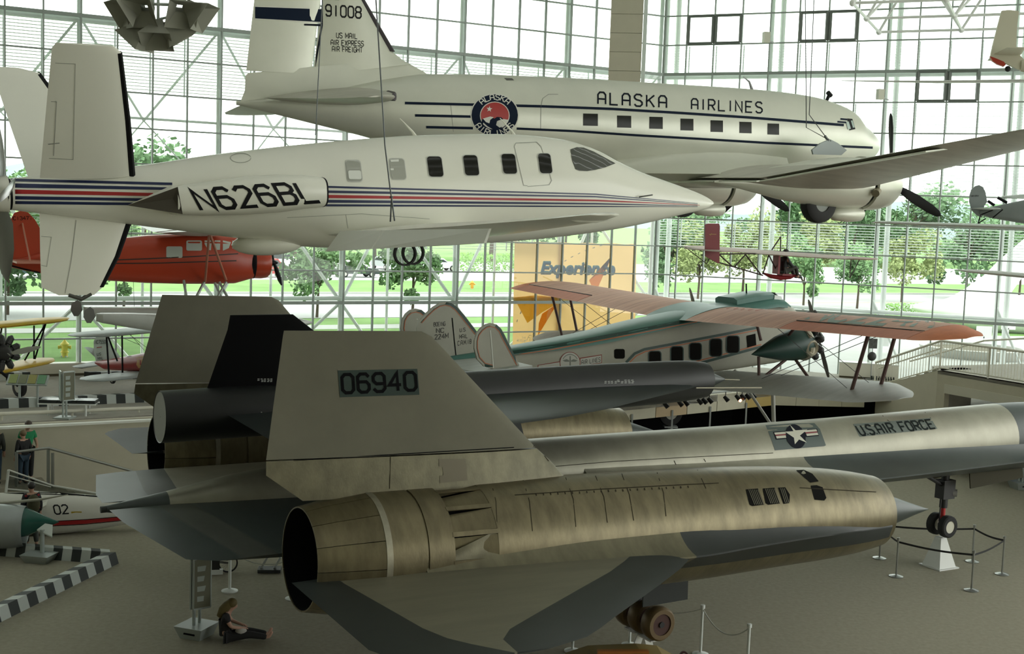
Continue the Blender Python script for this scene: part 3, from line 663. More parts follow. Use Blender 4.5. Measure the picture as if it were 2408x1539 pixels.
lv = M('louvre_black', (.006, .006, .005), .9, spec=.1); lg = M('louvre_bar', (.10, .09, .06), .5, .4)
quads = [[(1753, 1152), (1782, 1150), (1797, 1188), (1768, 1191), (1762, 1187)], [(1793, 1150), (1821, 1148), (1834, 1185), (1806, 1188), (1800, 1184)], [(1829, 1148), (1846, 1147), (1857, 1164), (1856, 1184), (1842, 1186)], [(1872, 1107), (1890, 1106), (1910, 1115), (1925, 1133), (1905, 1136)], [(1906, 1143), (1920, 1142), (1934, 1147), (1943, 1172), (1938, 1178), (1915, 1176)]]
for q in quads: decal(MX, 'bleed_louvre', [q], [NEARC], lv, .006, 14)
bars = []
for x0, x1, y0, y1, sk in ((1757, 1783, 1153, 1188, 14), (1796, 1822, 1151, 1185, 13), (1832, 1847, 1150, 1184, 11)):
    k = x0+3
    while k < x1: bars += poly_line([(k, y0), (k+sk, y1)], 1.5); k += 4.2
decal(MX, 'louvre_bars', bars, [NEARC], lg, .012, 14)
insig = M('insignia_patch', (.075, .10, .095), .55); navy = M('insignia_navy', (.018, .02, .028), .9, spec=.1); wht = M('insignia_white', (.60, .59, .50), .5); redm = M('insignia_red', (.22, .04, .05), .5)
FT = [fus]
decal(MX, 'insignia_patch', [[(1800, 1001), (1855, 997), (1915, 996), (1928, 1010), (1942, 1048), (1938, 1050), (1822, 1060), (1812, 1030)]], FT, insig, .005, 12)
decal(MX, 'insignia_bar', [[(1817, 1017), (1921, 1009), (1925, 1026), (1824, 1035)]], FT, navy, .009, 12)
decal(MX, 'insignia_bar_white', [[(1820, 1019), (1850, 1016.5), (1853, 1021), (1822, 1023.5)], [(1824, 1027), (1854, 1024.5), (1856, 1030), (1826, 1032.5)], [(1890, 1013.5), (1919, 1011), (1921, 1015.5), (1893, 1018)], [(1895, 1021.5), (1922, 1019), (1924, 1024), (1897, 1026.5)]], FT, wht, .012, 12)
decal(MX, 'insignia_bar_red', [[(1822, 1023.5), (1853, 1021), (1854, 1024.5), (1824, 1027)], [(1893, 1018), (1921, 1015.5), (1922, 1019), (1895, 1021.5)]], FT, redm, .013, 12)
decal(MX, 'insignia_disc', [ell(1870.5, 1027.5, 22, 29, 28, -.42)], FT, navy, .014, 12)
decal(MX, 'insignia_star', [[(1857, 1001), (1870, 1014), (1898, 1012), (1880, 1026), (1896, 1042), (1878, 1035), (1868, 1046), (1866, 1031), (1845, 1017), (1865, 1016)]], FT, wht, .018, 12)
decal(MX, 'air_force_patch', [[(2006, 998), (2188, 984), (2204, 1009), (2021, 1028)]], FT, M('lettering_patch', (.11, .135, .12), .55), .005, 12)
decal(MX, 'air_force_lettering', to_quad(text_polys('U.S.AIR FORCE', 1.05, 1.5), (2025, 1025), (2199, 1008), (2187, 988), (2011, 1003)), FT, M('lettering_grey', (.015, .02, .02), .9, spec=.1), .011, 14)
decal(MX, 'spine_panels', poly_line([(1300, 1098), (1440, 1086), (1600, 1077), (1818, 1066)], 1.4)+poly_line([(1585, 1084), (1594, 1104)], 1.6)+poly_line([(1655, 1080), (1668, 1102)], 1.6)+poly_line([(2075, 978), (2095, 996)], 1.2)+poly_line([(2175, 970), (2188, 984)], 1.2), FT, line, .005, 30)
# ================================================================= DRONE ON ITS BACK
DRN = thing('black_drone', 'black delta winged drone riding on the back of the titanium jet', 'aircraft', (-5.367, 22.384, 3.504), .520, -.021)
dbk = M('drone_black', (.006, .007, .007), .5, 0, nz=.2, sc=1.5); dgr = M('drone_grey', (.020, .026, .026), .42, .1, nz=.15, sc=1.2)
zd = lambda x: float(np.interp(x, [-1.1, 11.1], [1.54, 2.03]))
db = [(-1.07, .47), (2, .49), (6, .50), (9, .49), (10.4, .47), (11.0, .44), (11.25, .40)]
dxs = list(np.linspace(-1.07, 11.25, 36)); rr2 = lambda x: float(pchip([q[0] for q in db], [q[1] for q in db], [x])[0])
dci = lambda x, r, n=36: [S(x, r*math.cos(2*math.pi*k/n), zd(x)+r*math.sin(2*math.pi*k/n)) for k in range(n)]
dfu = MB().loft([dci(-1.05, .43)]+[dci(x, rr2(x)) for x in dxs]+[dci(11.22, .385), dci(10.6, .34)], cap=False).build('body', dbk, DRN)
MB().loft([dci(-1.06, .455), dci(-1.055, .01)], cap=False).build('exhaust_cover', M('exhaust_cover_grey', (.20, .20, .175), .7), DRN, smooth=False)
MB().loft([dci(10.6, .30), dci(11.2, .25), dci(11.5, .15), dci(11.85, .02)], cap=False).build('inlet_cone', dgr, DRN)
MB().tube([S(11.8, 0, zd(11.8)), S(12.3, 0, zd(12.3)-.02)], .012, 6).build('pitot', M('pitot_pale', (.45, .42, .33), .5), DRN)
MB().tube([S(10.6, .55, 1.93), S(12.5, .55, 1.90)], .016, 6).build('wing_boom', M('pitot_pale', (.45, .42, .33), .5), DRN)
for sg in (1, -1):
    sp = [(.3, 11.0), (.55, 10.5), (.95, 9.6), (1.5, 8.4), (2.0, 7.35), (2.45, 6.1), (2.75, 4.6), (2.88, 3.0), (2.9, 1.9)]
    secs = [(S(x, s_*sg, zd(x)-.06-.015*s_), S(.05, s_*sg, zd(.05)+.03-.015*s_), .30*(1-s_/3.4)**1.2) for s_, x in sp]
    wing(secs, 12).build('delta_wing', dgr, DRN)
dfin = wing([(S(3.6, 0, 2.02), S(-.25, 0, 1.95), .22), (S(1.78, 0, 3.12), S(.12, 0, 3.12), .12), (S(1.36, 0, 3.42), S(.16, 0, 3.39), .08)], 12, tdir=(0, 1, 0)).build('fin', M('drone_fin_black', (.003, .003, .0035), .8, spec=.1), DRN)
sten = M('stencil_white', (.35, .36, .34), .6)
sl_ = []
for (x0, y0, n_, w_, rows_, gap_) in ((605, 891, 5, 6, 3, 3), (1420, 897, 5, 6.5, 2, 3.6), (1450, 894, 5, 7, 3, 3.2)):
    for r_ in range(rows_):
        for k in range(n_):
            if random.random() < .85: x = x0+k*(w_+1.4)+random.random()*2; y = y0+r_*gap_; sl_.append([(x, y), (x+w_*.8, y-.3), (x+w_*.8, y+1.4), (x, y+1.7)])
for k in range(4): sl_.append([(613+k*1.5, 969+k*4), (616+k*1.5, 969+k*4), (616.5+k*1.5, 972+k*4), (613.5+k*1.5, 972+k*4)])
decal(DRN, 'stencil_lines', sl_, [dfu, dfin], sten, .006, 0)
# ================================================================= WHITE PUSHER BUSINESS PLANE
lw_ = M('aircraft_white', (.86, .86, .77), .25, 0, nz=.02, sc=.6); blk = M('gloss_black', (.007, .007, .009), .6, spec=.2); nvy = M('stripe_navy', (.012, .022, .085), .35); rd = M('stripe_red', (.42, .018, .022), .35)
LF = thing('business_propjet', 'white pusher propeller business plane marked N626BL hanging in the foreground', 'aircraft', (3.58, 22.637, 9.287), .529, .053, .003)
T_ = [(0, -.02), (-.12, .05), (-.35, .14), (-1.12, .37), (-1.68, .53), (-2.22, .73), (-2.74, .95), (-3.43, 1.10), (-4.41, 1.16), (-5.8, 1.13), (-7.25, 1.03), (-9.22, .82), (-10.26, .67), (-12.0, .50)]
B_ = [(0, -.06), (-.16, -.14), (-.74, -.24), (-1.68, -.39), (-2.22, -.46), (-3.44, -.56), (-4.28, -.6), (-5.84, -.63), (-6.94, -.62), (-7.88, -.56), (-8.64, -.44), (-9.58, -.29), (-10.48, -.15), (-11.6, .02), (-12.0, .08)]
W_ = [(0, .03), (-.2, .12), (-.7, .27), (-1.5, .46), (-2.5, .64), (-3.4, .74), (-4.5, .78), (-7, .78), (-8.5, .70), (-10, .52), (-11.2, .36), (-12.0, .25)]
ip = lambda A, x: float(pchip([a for a, b in A], [b for a, b in A], [x])[0])
lfs = [(x, ip(W_, x), ip(T_, x), ip(B_, x), (ip(T_, x)+ip(B_, x))/2-.02, 2.1, 2.2) for x in np.r_[np.linspace(-12, -.8, 46), np.linspace(-.6, 0, 9)]]
lfu = fuselage(lfs, 44, xs=[q[0] for q in lfs]).build('fuselage', lw_, LF)
# engine exhaust pods low on each side
for sg in (1, -1):
    rg = []
    for x, z0, z1, s1 in ((-10.0, -.02, .37, .92), (-9.6, -.045, .42, .99), (-9.0, -.045, .50, 1.04), (-8.5, -.02, .52, 1.05), (-8.15, .02, .51, 1.03), (-7.88, .04, .48, 1.0)):
        zm = (z0+z1)/2; ring_ = []
        for k in range(28):
            t = 2*math.pi*k/28; c, s_ = math.cos(t), math.sin(t); ring_.append(S(x, sg*(.62+(s1-.62)*math.copysign(abs(c)**.6, c)), zm+(z1-z0)/2*math.copysign(abs(s_)**.62, s_)))
        rg.append(ring_)
    pod = MB().loft(rg).build('engine_pod', lw_, LF)
    f_ = rg[-1]; c_ = sum(f_, Vector())/28
    MB().loft([f_, [p+Vector((.025, 0, 0)) for p in f_]], cap=True).build('intake_rim', blk, LF)
    ap = S(-10.62, .66*sg, .12); a_, b_, c2 = S(-10.0, .93*sg, .36), S(-9.95, .93*sg, -.01), S(-10.0, .60*sg, .38)
    MB().add([ap, a_, c2, S(-10, .45*sg, .1), b_], [(0, 1, 2), (0, 2, 3), (0, 3, 4)]).build('exhaust_fairing', lw_, LF, smooth=False)
    MB().add([ap, a_, b_, S(-10.05, .85*sg, .2)], [(0, 1, 3), (0, 3, 2), (1, 2, 3)]).build('exhaust_opening', M('exhaust_opening_dark', (.07, .06, .045), .6), LF, smooth=False)  # one dark tone on the faces of the exhaust opening
    if sg > 0: POD = pod
    # butterfly tail
    vs_ = [(S(-10.42, .30*sg, .55), S(-11.66, .30*sg, .50), .15), (S(-10.60, .95*sg, 1.25), S(-11.66, .95*sg, 1.25), .12), (S(-10.83, 1.66*sg, 2.04), S(-11.66, 1.66*sg, 2.06), .09), (S(-10.93, 1.72*sg, 2.11), S(-11.62, 1.72*sg, 2.12), .04)]
    if sg < 0: vs_ = [(q[0]-Vector((.12+.15*i, 0, 0)), q[1]-Vector((.05+.10*i, 0, 0)), q[2]) for i, q in enumerate(vs_)]
    vf = wing(vs_, 12, tdir=S(0, .77, -.64)).build('tail_fin', lw_, LF)
    bs = [(q[0]+Vector((.012, 0, 0)), q[0].lerp(q[1], .11), q[2]*.92) for q in vs_[:3]]
    MB().loft([airfoil(q[0], q[1], q[2], S(0, .77, -.64), 6) for q in bs]).build('deice_boot', blk, vf)
    if sg > 0: VF = vf
    # wing with flap
    ws = [(S(-5.45, .45*sg, -.44), S(-7.72, .45*sg, -.38), .30), (S(-5.52, 1.2*sg, -.38), S(-7.62, 1.2*sg, -.32), .27), (S(-5.85, 3.6*sg, -.22), S(-7.20, 3.6*sg, -.19), .17), (S(-6.10, 5.5*sg, -.08), S(-6.95, 5.5*sg, -.07), .10), (S(-6.25, 5.95*sg, -.03), S(-6.85, 5.95*sg, -.03), .06), (S(-6.4, 6.02*sg, -.02), S(-6.7, 6.02*sg, -.02), .02)]
    wg = wing(ws, 12).build('wing', lw_, LF)
    for sa, sb in ((1.05, 2.1), (2.13, 4.35)):
        u0_, u1_ = (sa-1.05)/3.3, (sb-1.05)/3.3; mir = lambda v: Vector((v.x, v.y*(1 if sg > 0 else -1), v.z))
        h0, h1 = on_s(LF, 800, 543, 1.05), on_s(LF, 1150, 538, 4.35); t0, t1 = on_s(LF, 765, 592, 1.05), on_s(LF, 1138, 572, 4.35)
        MB().prism([mir(h0.lerp(h1, u0_)), mir(h0.lerp(h1, u1_)), mir(t0.lerp(t1, u1_)), mir(t0.lerp(t1, u0_))], Vector((.035, 0, .0))).build('flap', M('flap_white', (.84, .86, .80), .4), LF, smooth=False)
    MB().lathe([(-.35, .002), (-.2, .05), (.05, .06), (.25, .03), (.32, .004)], S(-6.4, 5.6*sg, -.07), (1, 0, 0), 12).build('wing_tip_light', lw_, LF)
    if sg > 0: WG = wg
# ventral fin
vn = [(S(-10.42, 0, -.10), S(-11.64, 0, .05), .12), (S(-10.62, 0, -.6), S(-11.66, 0, -.5), .10), (S(-10.86, 0, -1.02), S(-11.67, 0, -.98), .08), (S(-10.98, 0, -1.12), S(-11.45, 0, -1.10), .04)]
vt = wing(vn, 12, tdir=(0, 1, 0)).build('ventral_fin', lw_, LF)
MB().loft([airfoil(q[0]+Vector((.015, 0, 0)), q[0].lerp(q[1], .10), q[2]*.9, (0, 1, 0), 6) for q in vn[:3]]).build('deice_boot', blk, vt)
MB().tube([S(-11.02, 0, -1.1), S(-11.15, 0, -1.17), S(-11.32, 0, -1.1)], .03, 8).build('tail_skid', M('dark_metal', (.12, .12, .11), .4, .7), LF)
MB().sphere(S(-8.45, 0, -.50), (.55, .30, .17), 20, 10).build('belly_fairing', lw_, LF)
# propeller
MB().lathe([(-.55, .004), (-.4, .12), (-.15, .22), (.02, .25)], S(-12.05, 0, .29), (1, 0, 0), 24).build('spinner', lw_, LF)
prm = M('prop_metal', (.30, .31, .31), .3, .8)
for k in range(4):
    a = math.radians(95+90*k); d = S(0, math.cos(a), math.sin(a)); o_ = S(-12.12, 0, .29)
    e_ = d.cross(Vector((1, 0, 0))); rg = []
    for r_, w_, tw in ((.15, .06, 1.0), (.4, .16, .8), (.75, .19, .55), (1.05, .12, .4), (1.15, .03, .35)):
        u = e_*math.cos(tw)+Vector((1, 0, 0))*math.sin(tw); n_ = d.cross(u); c = o_+d*r_
        rg.append([c+u*w_*math.cos(t)+n_*w_*.16*math.sin(t) for t in np.linspace(0, 2*math.pi, 9)[:-1]])
    MB().loft(rg).build('propeller_blade', prm, LF)
MB().loft([[S(-12.0, .24*math.cos(t), .29+.21*math.sin(t)) for t in np.linspace(0, 2*math.pi, 25)[:-1]], [S(-12.06, .25*math.cos(t), .29+.22*math.sin(t)) for t in np.linspace(0, 2*math.pi, 25)[:-1]]]).build('tail_ring', blk, LF)
# aerials and pitot
for x in (-5.98, -4.18):
    z = ip(T_, x); MB().tube([S(x, 0, z-.02), S(x-.05, 0, z+.06), S(x-.26, 0, z+.26)], [.035, .02, .006], 6).build('blade_aerial', lw_, LF)
MB().tube([S(-2.1, .62, .10), S(-1.95, .66, .12), S(-1.85, .66, .13)], .012, 6).build('pitot', M('dark_metal', (.12, .12, .11), .4, .7), LF)
for x, s_ in ((-7.0, 1.7), (-6.8, 1.55)):
    MB().lathe([(-.03, .15), (-.03, .175), (.03, .175), (.03, .15), (-.03, .15)], S(x, s_, -.63), (0, 1, 0), 24).build('wheel_ring', tyre, LF)
# markings
dg = M('cabin_window', (.014, .014, .011), .12, spec=.3); dl = M('cabin_window_daylight', (.42, .43, .38), .06)  # pale second tone paints in the daylight seen through the two rear windows
BODY = [lfu, POD]
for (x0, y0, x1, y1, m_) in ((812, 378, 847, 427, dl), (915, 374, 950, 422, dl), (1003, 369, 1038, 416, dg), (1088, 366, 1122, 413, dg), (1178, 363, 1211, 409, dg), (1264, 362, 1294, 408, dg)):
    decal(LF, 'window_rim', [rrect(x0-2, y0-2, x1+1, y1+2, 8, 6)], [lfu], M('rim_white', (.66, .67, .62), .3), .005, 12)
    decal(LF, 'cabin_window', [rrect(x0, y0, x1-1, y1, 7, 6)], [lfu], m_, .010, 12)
decal(LF, 'painted_pane_reflection', [rrect(818, 402, 848, 422, 4, 2), [(917, 377), (937, 376), (937, 381), (919, 382)], [(917, 397), (925, 397), (925, 401), (918, 401)]], [lfu], M('pane_bright', (.85, .87, .82), .1), .013, 0)  # bright patches painted on the rear panes for the light in them
decal(LF, 'windshield', [[(1341, 352), (1356, 347), (1372, 348), (1395, 357), (1425, 373), (1447, 385), (1424, 394), (1400, 400), (1380, 403), (1362, 402), (1353, 398), (1345, 377)]], [lfu], M('windshield_glass', (.10, .105, .095), .05), .008, 10)
thin = M('door_line', (.36, .37, .33), .5)
decal(LF, 'door_outline', poly_line([(1240, 437), (1231, 436), (1209, 345), (1213, 337), (1262, 335), (1272, 345), (1297, 425), (1291, 435), (1240, 439)], 1.4)+poly_line(ell(566, 372, 24, 11), 1.2), [lfu], thin, .005, 12)
st = []
for pts, m_ in (([(25, 421, 427), (405, 430, 436)], nvy), ([(25, 432, 442), (392, 441, 447)], nvy), ([(25, 446, 456), (360, 454, 461.5)], rd), ([(25, 461, 469), (340, 466.5, 473)], nvy), ([(25, 472.5, 479.5), (335, 477, 483)], nvy),
                ([(766, 437.5, 442), (1400, 455.5, 458.5), (1640, 478, 478.8)], nvy), ([(766, 448, 454), (1400, 461, 464.5), (1640, 480, 481)], nvy), ([(766, 458.5, 466), (1400, 469.5, 473.5), (1645, 482, 483)], rd), ([(766, 470, 477), (1400, 477.5, 481), (1640, 484, 485)], nvy), ([(766, 480.5, 485.5), (1400, 484.5, 487), (1640, 486.3, 487)], nvy)):
    q = []
    for a, b in zip(pts[:-1], pts[1:]): q.append([(a[0], a[1]), (b[0], b[1]), (b[0], b[2]), (a[0], a[2])])
    decal(LF, 'side_stripe', q, [lfu], m_, .006, 18)
decal(LF, 'registration', to_quad(text_polys('N626BL', 1.0, 1.6), (474, 494), (752, 474), (726, 429), (448, 448)), [POD], blk, .007, 16)
decal(LF, 'fin_hinge_lines', poly_line([(130, 148), (177, 150), (172, 375), (115, 372)], 1.3)+poly_line([(110, 238), (133, 239), (126, 366)], 1.6)+poly_line([(113, 339), (140, 336)], 2.5), [VF], thin, .006, 20)
decal(LF, 'ventral_hinge_line', poly_line([(179, 518), (168, 610), (153, 690)], 1.5)+poly_line([(97, 556), (121, 558), (110, 627), (97, 624)], 1.2), [vt], thin, .006, 20)
decal(LF, 'belly_joint', poly_line([(675, 512), (850, 503), (1010, 515)], 1.0)+poly_line([(813, 505), (818, 537)], 1.2), [lfu], thin, .005, 20)
# cables that carry it
def cab(name, label, pts, r=.012, turn=True):
    t = thing(name, label, 'cable', pts[-1])
    P_ = [Vector(p)-Vector(pts[-1]) for p in pts]
    MB().tube(P_, r, 6).build('wire', cable, t)
    if turn:
        a, b = P_[-2], P_[-1]; MB().tube([b.lerp(a, .1), b.lerp(a, .2)], r*2.6, 8).build('turnbuckle', cable, t)
    return t
yc = 17.9
cab('suspension_cable', 'steel cable running down to the near wing root of the white propjet', [pY(868, -260, yc), pY(905, 340, yc), pY(917, 440, yc), pY(921, 468, yc)], .011)
for a_ in ((918, 522), (928, 520)): MB().tube([pY(921, 466, yc)-pY(921, 468, yc), pY(*a_, yc)-pY(921, 468, yc)], .012, 6).build('sling_leg', cable, [o for o in COL.objects if o.name == 'suspension_cable'][0])
cab('suspension_cable', 'thin steel cable passing in front of the airliner tail', [pY(768, -200, 21.5), pY(742, 318, 21.5)], .010, False)
# ================================================================= SILVER AIRLINER
DCS = M('airliner_silver', (.66, .67, .58), .36, .25, nz=.05, sc=.8, bump=.02, bsc=6)
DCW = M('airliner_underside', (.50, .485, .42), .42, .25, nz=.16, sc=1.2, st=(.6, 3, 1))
DC = thing('propliner', 'silver twin-propeller airliner lettered ALASKA AIRLINES hanging at the back', 'aircraft', (10.454, 37.437, 11.388), .547, .036, -.007)
T_ = [(-19.5, .46), (-17.5, .80), (-15.97, 1.14), (-14.86, 1.30), (-12.5, 1.39), (-9.68, 1.42), (-5.67, 1.42), (-4.11, 1.40), (-2.47, 1.31), (-1.61, 1.17), (-.95, .98), (-.58, .66), (-.16, .45), (.21, .20), (.40, .04), (.46, -.08)]
B_ = [(-19.5, .40), (-18.58, .22), (-17.47, 0), (-16.52, -.19), (-14.86, -.58), (-12.49, -.93), (-10, -1.12), (-7.67, -1.21), (-4, -1.2), (-2, -1.05), (-.8, -.82), (0, -.5), (.3, -.32), (.46, -.14)]
W_ = [(-19.5, .03), (-17.5, .36), (-15, .80), (-12.5, 1.10), (-10, 1.22), (-5, 1.22), (-3, 1.12), (-1.5, .94), (-.5, .70), (.1, .42), (.35, .22), (.46, .04)]
q_ = np.r_[np.linspace(-19.5, -3, 46), np.linspace(-2.7, .46, 22)]
dst = [(x, ip(W_, x), ip(T_, x), ip(B_, x), (ip(T_, x)+ip(B_, x))/2+.05, 2.0, 2.0) for x in q_]
dcf = fuselage(dst, 48, xs=q_).build('fuselage', DCS, DC)
fb = wing([(S(-14.2, 0, .9), S(-19.42, 0, .44), .50), (S(-14.9, 0, 1.36), S(-19.3, 0, .72), .30), (S(-15.35, 0, 1.55), S(-19.28, 0, 1.04), .22), (S(-15.5, 0, 1.62), S(-19.22, 0, 1.10), .20)], 14, tdir=(0, 1, 0)).build('fin_base', DCS, DC)
fn = wing([(S(-15.3, 0, 1.5), S(-17.70, 0, 1.12), .30), (S(-15.72, 0, 1.77), S(-17.62, 0, 1.75), .24), (S(-16.45, 0, 2.89), S(-17.46, 0, 2.82), .20), (S(-16.9, 0, 3.5), S(-17.4, 0, 3.5), .14)], 14, tdir=(0, 1, 0)).build('fin', DCS, DC)
rdr = wing([(S(-17.74, 0, 1.15), S(-19.26, 0, 1.15), .13), (S(-17.66, 0, 1.75), S(-19.18, 0, 1.76), .13), (S(-17.50, 0, 2.81), S(-19.05, 0, 2.70), .11), (S(-17.44, 0, 3.4), S(-18.7, 0, 3.4), .08)], 12, tdir=(0, 1, 0)).build('rudder', DCS, DC)
MB().loft([airfoil(a+Vector((.03, 0, 0)), a-Vector((.22, 0, 0)), t, (0, 1, 0), 6) for a, t in ((S(-15.70, 0, 1.77), .20), (S(-16.45, 0, 2.89), .17), (S(-16.9, 0, 3.5), .12))]).build('deice_boot', M('boot_dark', (.055, .045, .055), .6), fn)
for sg in (1, -1):
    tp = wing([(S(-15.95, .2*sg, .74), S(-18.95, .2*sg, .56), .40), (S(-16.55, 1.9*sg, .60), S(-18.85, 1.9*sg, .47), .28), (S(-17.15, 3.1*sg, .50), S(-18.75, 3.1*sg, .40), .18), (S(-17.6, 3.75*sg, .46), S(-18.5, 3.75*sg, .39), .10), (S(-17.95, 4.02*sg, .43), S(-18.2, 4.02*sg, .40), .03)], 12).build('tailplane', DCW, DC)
    MB().loft([airfoil(a+Vector((.015, 0, 0)), a-Vector((.13, 0, 0)), t, (0, 0, 1), 6) for a, t in ((S(-16.05, .5*sg, .72), .24), (S(-16.55, 1.9*sg, .60), .20), (S(-17.15, 3.1*sg, .50), .13))]).build('deice_boot', M('boot_dark', (.055, .045, .055), .6), tp)
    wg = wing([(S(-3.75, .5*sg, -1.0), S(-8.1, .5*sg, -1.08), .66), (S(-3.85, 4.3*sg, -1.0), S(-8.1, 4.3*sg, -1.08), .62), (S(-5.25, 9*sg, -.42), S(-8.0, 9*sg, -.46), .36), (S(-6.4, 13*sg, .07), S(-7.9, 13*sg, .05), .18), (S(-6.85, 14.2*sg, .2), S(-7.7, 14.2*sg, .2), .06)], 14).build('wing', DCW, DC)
    for a_, b_ in ((1.3, 4.2), (4.35, 9.2)):           # trailing flap panels
        zz = lambda s_: -1.13 if s_ < 4.3 else -1.13+(s_-4.3)*.125
        MB().prism([S(-7.5, a_*sg, zz(a_)+.05), S(-7.5+.02, b_*sg, zz(b_)+.05), S(-8.16, b_*sg, zz(b_)-.02), S(-8.2, a_*sg, zz(a_)-.02)], (0, 0, -.03)).build('flap', DCS, DC, smooth=False)
    rg = []
    for x, w_, h_ in ((-9.9, .9, -.75), (-9, 1.35, -.55), (-8, 1.75, -.35), (-7, 1.95, -.20), (-6, 1.9, -.18), (-5, 1.7, -.3), (-4.2, 1.4, -.5)):
        a = Vector((1.05, h_)); c = Vector((w_+.35, -.98)); b = Vector((1.15, -.88))
        pts = [a*(1-t)**2+b*2*t*(1-t)+c*t*t for t in np.linspace(0, 1, 8)]+[Vector((w_, -1.15)), Vector((.6, -1.2)), Vector((.6, -.4))]
        rg.append([S(x, p.x*sg, p.y) for p in pts])
    MB().loft(rg).build('wing_fillet', DCS, DC, ang=50)
    # engine
    s0 = 2.82*sg; zc = -1.18
    MB().lathe([(-8.3, .02), (-7.5, .16), (-6.2, .42), (-5, .60), (-4, .68), (-3.35, .68)], S(0, s0, zc), (1, 0, 0), 28).build('nacelle', DCS, DC)
    MB().lathe([(-3.34, .60), (-3.3, .60)], S(0, s0, zc), (1, 0, 0), 28, True).build('cowl_gap', black, DC)
    MB().lathe([(-3.25, .66), (-3.22, .72), (-2.7, .72), (-2.35, .66), (-2.16, .55), (-2.14, .48), (-2.3, .45)], S(0, s0, zc), (1, 0, 0), 32).build('cowling', DCS, DC)
    MB().lathe([(-2.35, .45), (-2.33, .02)], S(0, s0, zc), (1, 0, 0), 24).build('engine_face', black, DC)
    MB().lathe([(-2.3, .14), (-2.05, .13), (-1.9, .09), (-1.86, .01)], S(0, s0, zc), (1, 0, 0), 16).build('propeller_hub', M('hub_dark', (.05, .05, .05), .4, .5), DC)
    for k in range(3):
        a = math.radians(94+120*k); d = S(0, math.cos(a), math.sin(a)); e_ = d.cross(Vector((1, 0, 0))); rg = []; o_ = S(-2.0, s0, zc)
        for r_, w_, tw in ((.1, .05, .9), (.45, .10, .75), (.9, .135, .5), (1.5, .125, .3), (1.8, .085, .25), (1.9, .02, .25)):
            u = e_*math.cos(tw)+Vector((1, 0, 0))*math.sin(tw); n_ = d.cross(u); c = o_+d*r_
            rg.append([c+u*w_*math.cos(t)+n_*.022*math.sin(t) for t in np.linspace(0, 2*math.pi, 9)[:-1]])
        MB().loft(rg).build('propeller_blade', M('blade_black', (.012, .010, .016), .5), DC)
    MB().tube([S(-3.15, s0+.58*sg, zc-.18), S(-3.45, s0+.78*sg, zc-.27)], .10, 12).build('exhaust_stack', M('exhaust_tan', (.25, .22, .15), .5, .4), DC)
    MB().lathe([(-4.3, .05), (-4.15, .17), (-3.6, .22), (-3.2, .20), (-3.1, .12)], S(0, s0, zc-.82), (1, 0, 0), 16, True).build('oil_cooler', DCS, DC)
    wheel(DC, S(-4.72, s0, zc-.50), .56, .34, M('dc_hub', (.20, .22, .20), .5), ir=.46)
    MB().tube([S(-4.72, s0+.24*sg, zc-.5), S(-4.3, s0+.28*sg, zc-.1)], .05, 8).build('gear_leg', M('gear_grey', (.25, .27, .26), .4, .5), DC)
# small fittings
MB().tube([S(-1.75, 0, 1.15), S(-1.62, 0, 1.40)], .05, 8).build('loop_mast', blk, DC); MB().tube([S(-1.55, 0, 1.36), S(-1.68, 0, 1.46)], .07, 8).build('mast_head', blk, DC)
MB().tube([S(-4.6, 0, 1.38), S(-4.72, 0, 1.62), S(-4.95, 0, 1.74)], [.05, .03, .008], 6).build('whip_aerial', M('aerial_grey', (.3, .3, .32), .5), DC)
MB().prism([S(-4.25, 2.1, -.42), S(-3.2, 2.1, -.42), S(-3.0, 2.1, -.28), S(-3.35, 2.1, -.10), S(-3.65, 2.1, 0), S(-4.0, 2.1, -.12), S(-4.3, 2.1, -.30)], (0, .05, 0)).build('lifting_bracket', M('bracket_grey', (.30, .34, .34), .5), DC, smooth=False)
# markings
DT = [dcf]; nv = M('airline_navy', (.005, .012, .032), .7, spec=.15); nvd = M('airline_letter', (.010, .013, .022), .8, spec=.1); wht2 = M('emblem_white', (.72, .72, .66), .45); re2 = M('emblem_red', (.42, .025, .02), .45)
win = M('airliner_window', (.010, .011, .007), .25, spec=.2)
for x, y, w_, h_ in ((1388.4, 281.6, 17.3, 14.2), (1467.5, 286.2, 16.6, 14), (1542.5, 289, 15.8, 14), (1615.2, 293.1, 15.2, 13.8), (1685.2, 296.8, 14.6, 13.6), (1752.8, 300, 14.3, 13.2), (1818.2, 303.7, 13.6, 13)):
    decal(DC, 'cabin_window', [[(x-w_, y-h_-.3), (x+w_, y-h_+.5), (x+w_, y+h_+.6), (x-w_, y+h_-.3)]], DT, win, .006, 12)
def stripe(pts, w, m_, nm='cheat_line'):
    decal(DC, nm, poly_line(pts, w), DT, m_, .006, 16)
stripe([(952, 242.5), (1120, 246.5), (1280, 250.5), (1440, 256.5), (1600, 266), (1760, 276.5), (1880, 286), (1984, 294.5)], 6, nv)
stripe([(976, 271.5), (1110, 274.5)], 6, nv); stripe([(1002, 299), (1112, 301.5)], 6, nv); stripe([(1215, 302.5), (1350, 308.5), (1500, 318.5), (1650, 327), (1800, 336), (1930, 342), (2052, 347.5)], 5.5, nv)
stripe([(1969, 286.5), (1990, 288.5)], 4, nv); stripe([(1976, 280), (1992, 281.5)], 4, nv)
decal(DC, 'cockpit_window', [[(1992, 279), (2004, 280), (2011, 304), (1997, 307)]], DT, blk, .008, 6); decal(DC, 'cockpit_window', [[(1989, 288), (1995, 286), (2000, 303), (1993, 305)], [(2000, 284), (2004, 284), (2009, 300), (2005, 301)]], DT, M('cockpit_pane', (.45, .55, .52), .1), .012, 6)
decal(DC, 'airline_lettering', to_quad(text_polys('ALASKA', .82, 2.4), (1406, 244.5), (1567, 254), (1567, 226.5), (1406, 217)), DT, nvd, .007, 14)
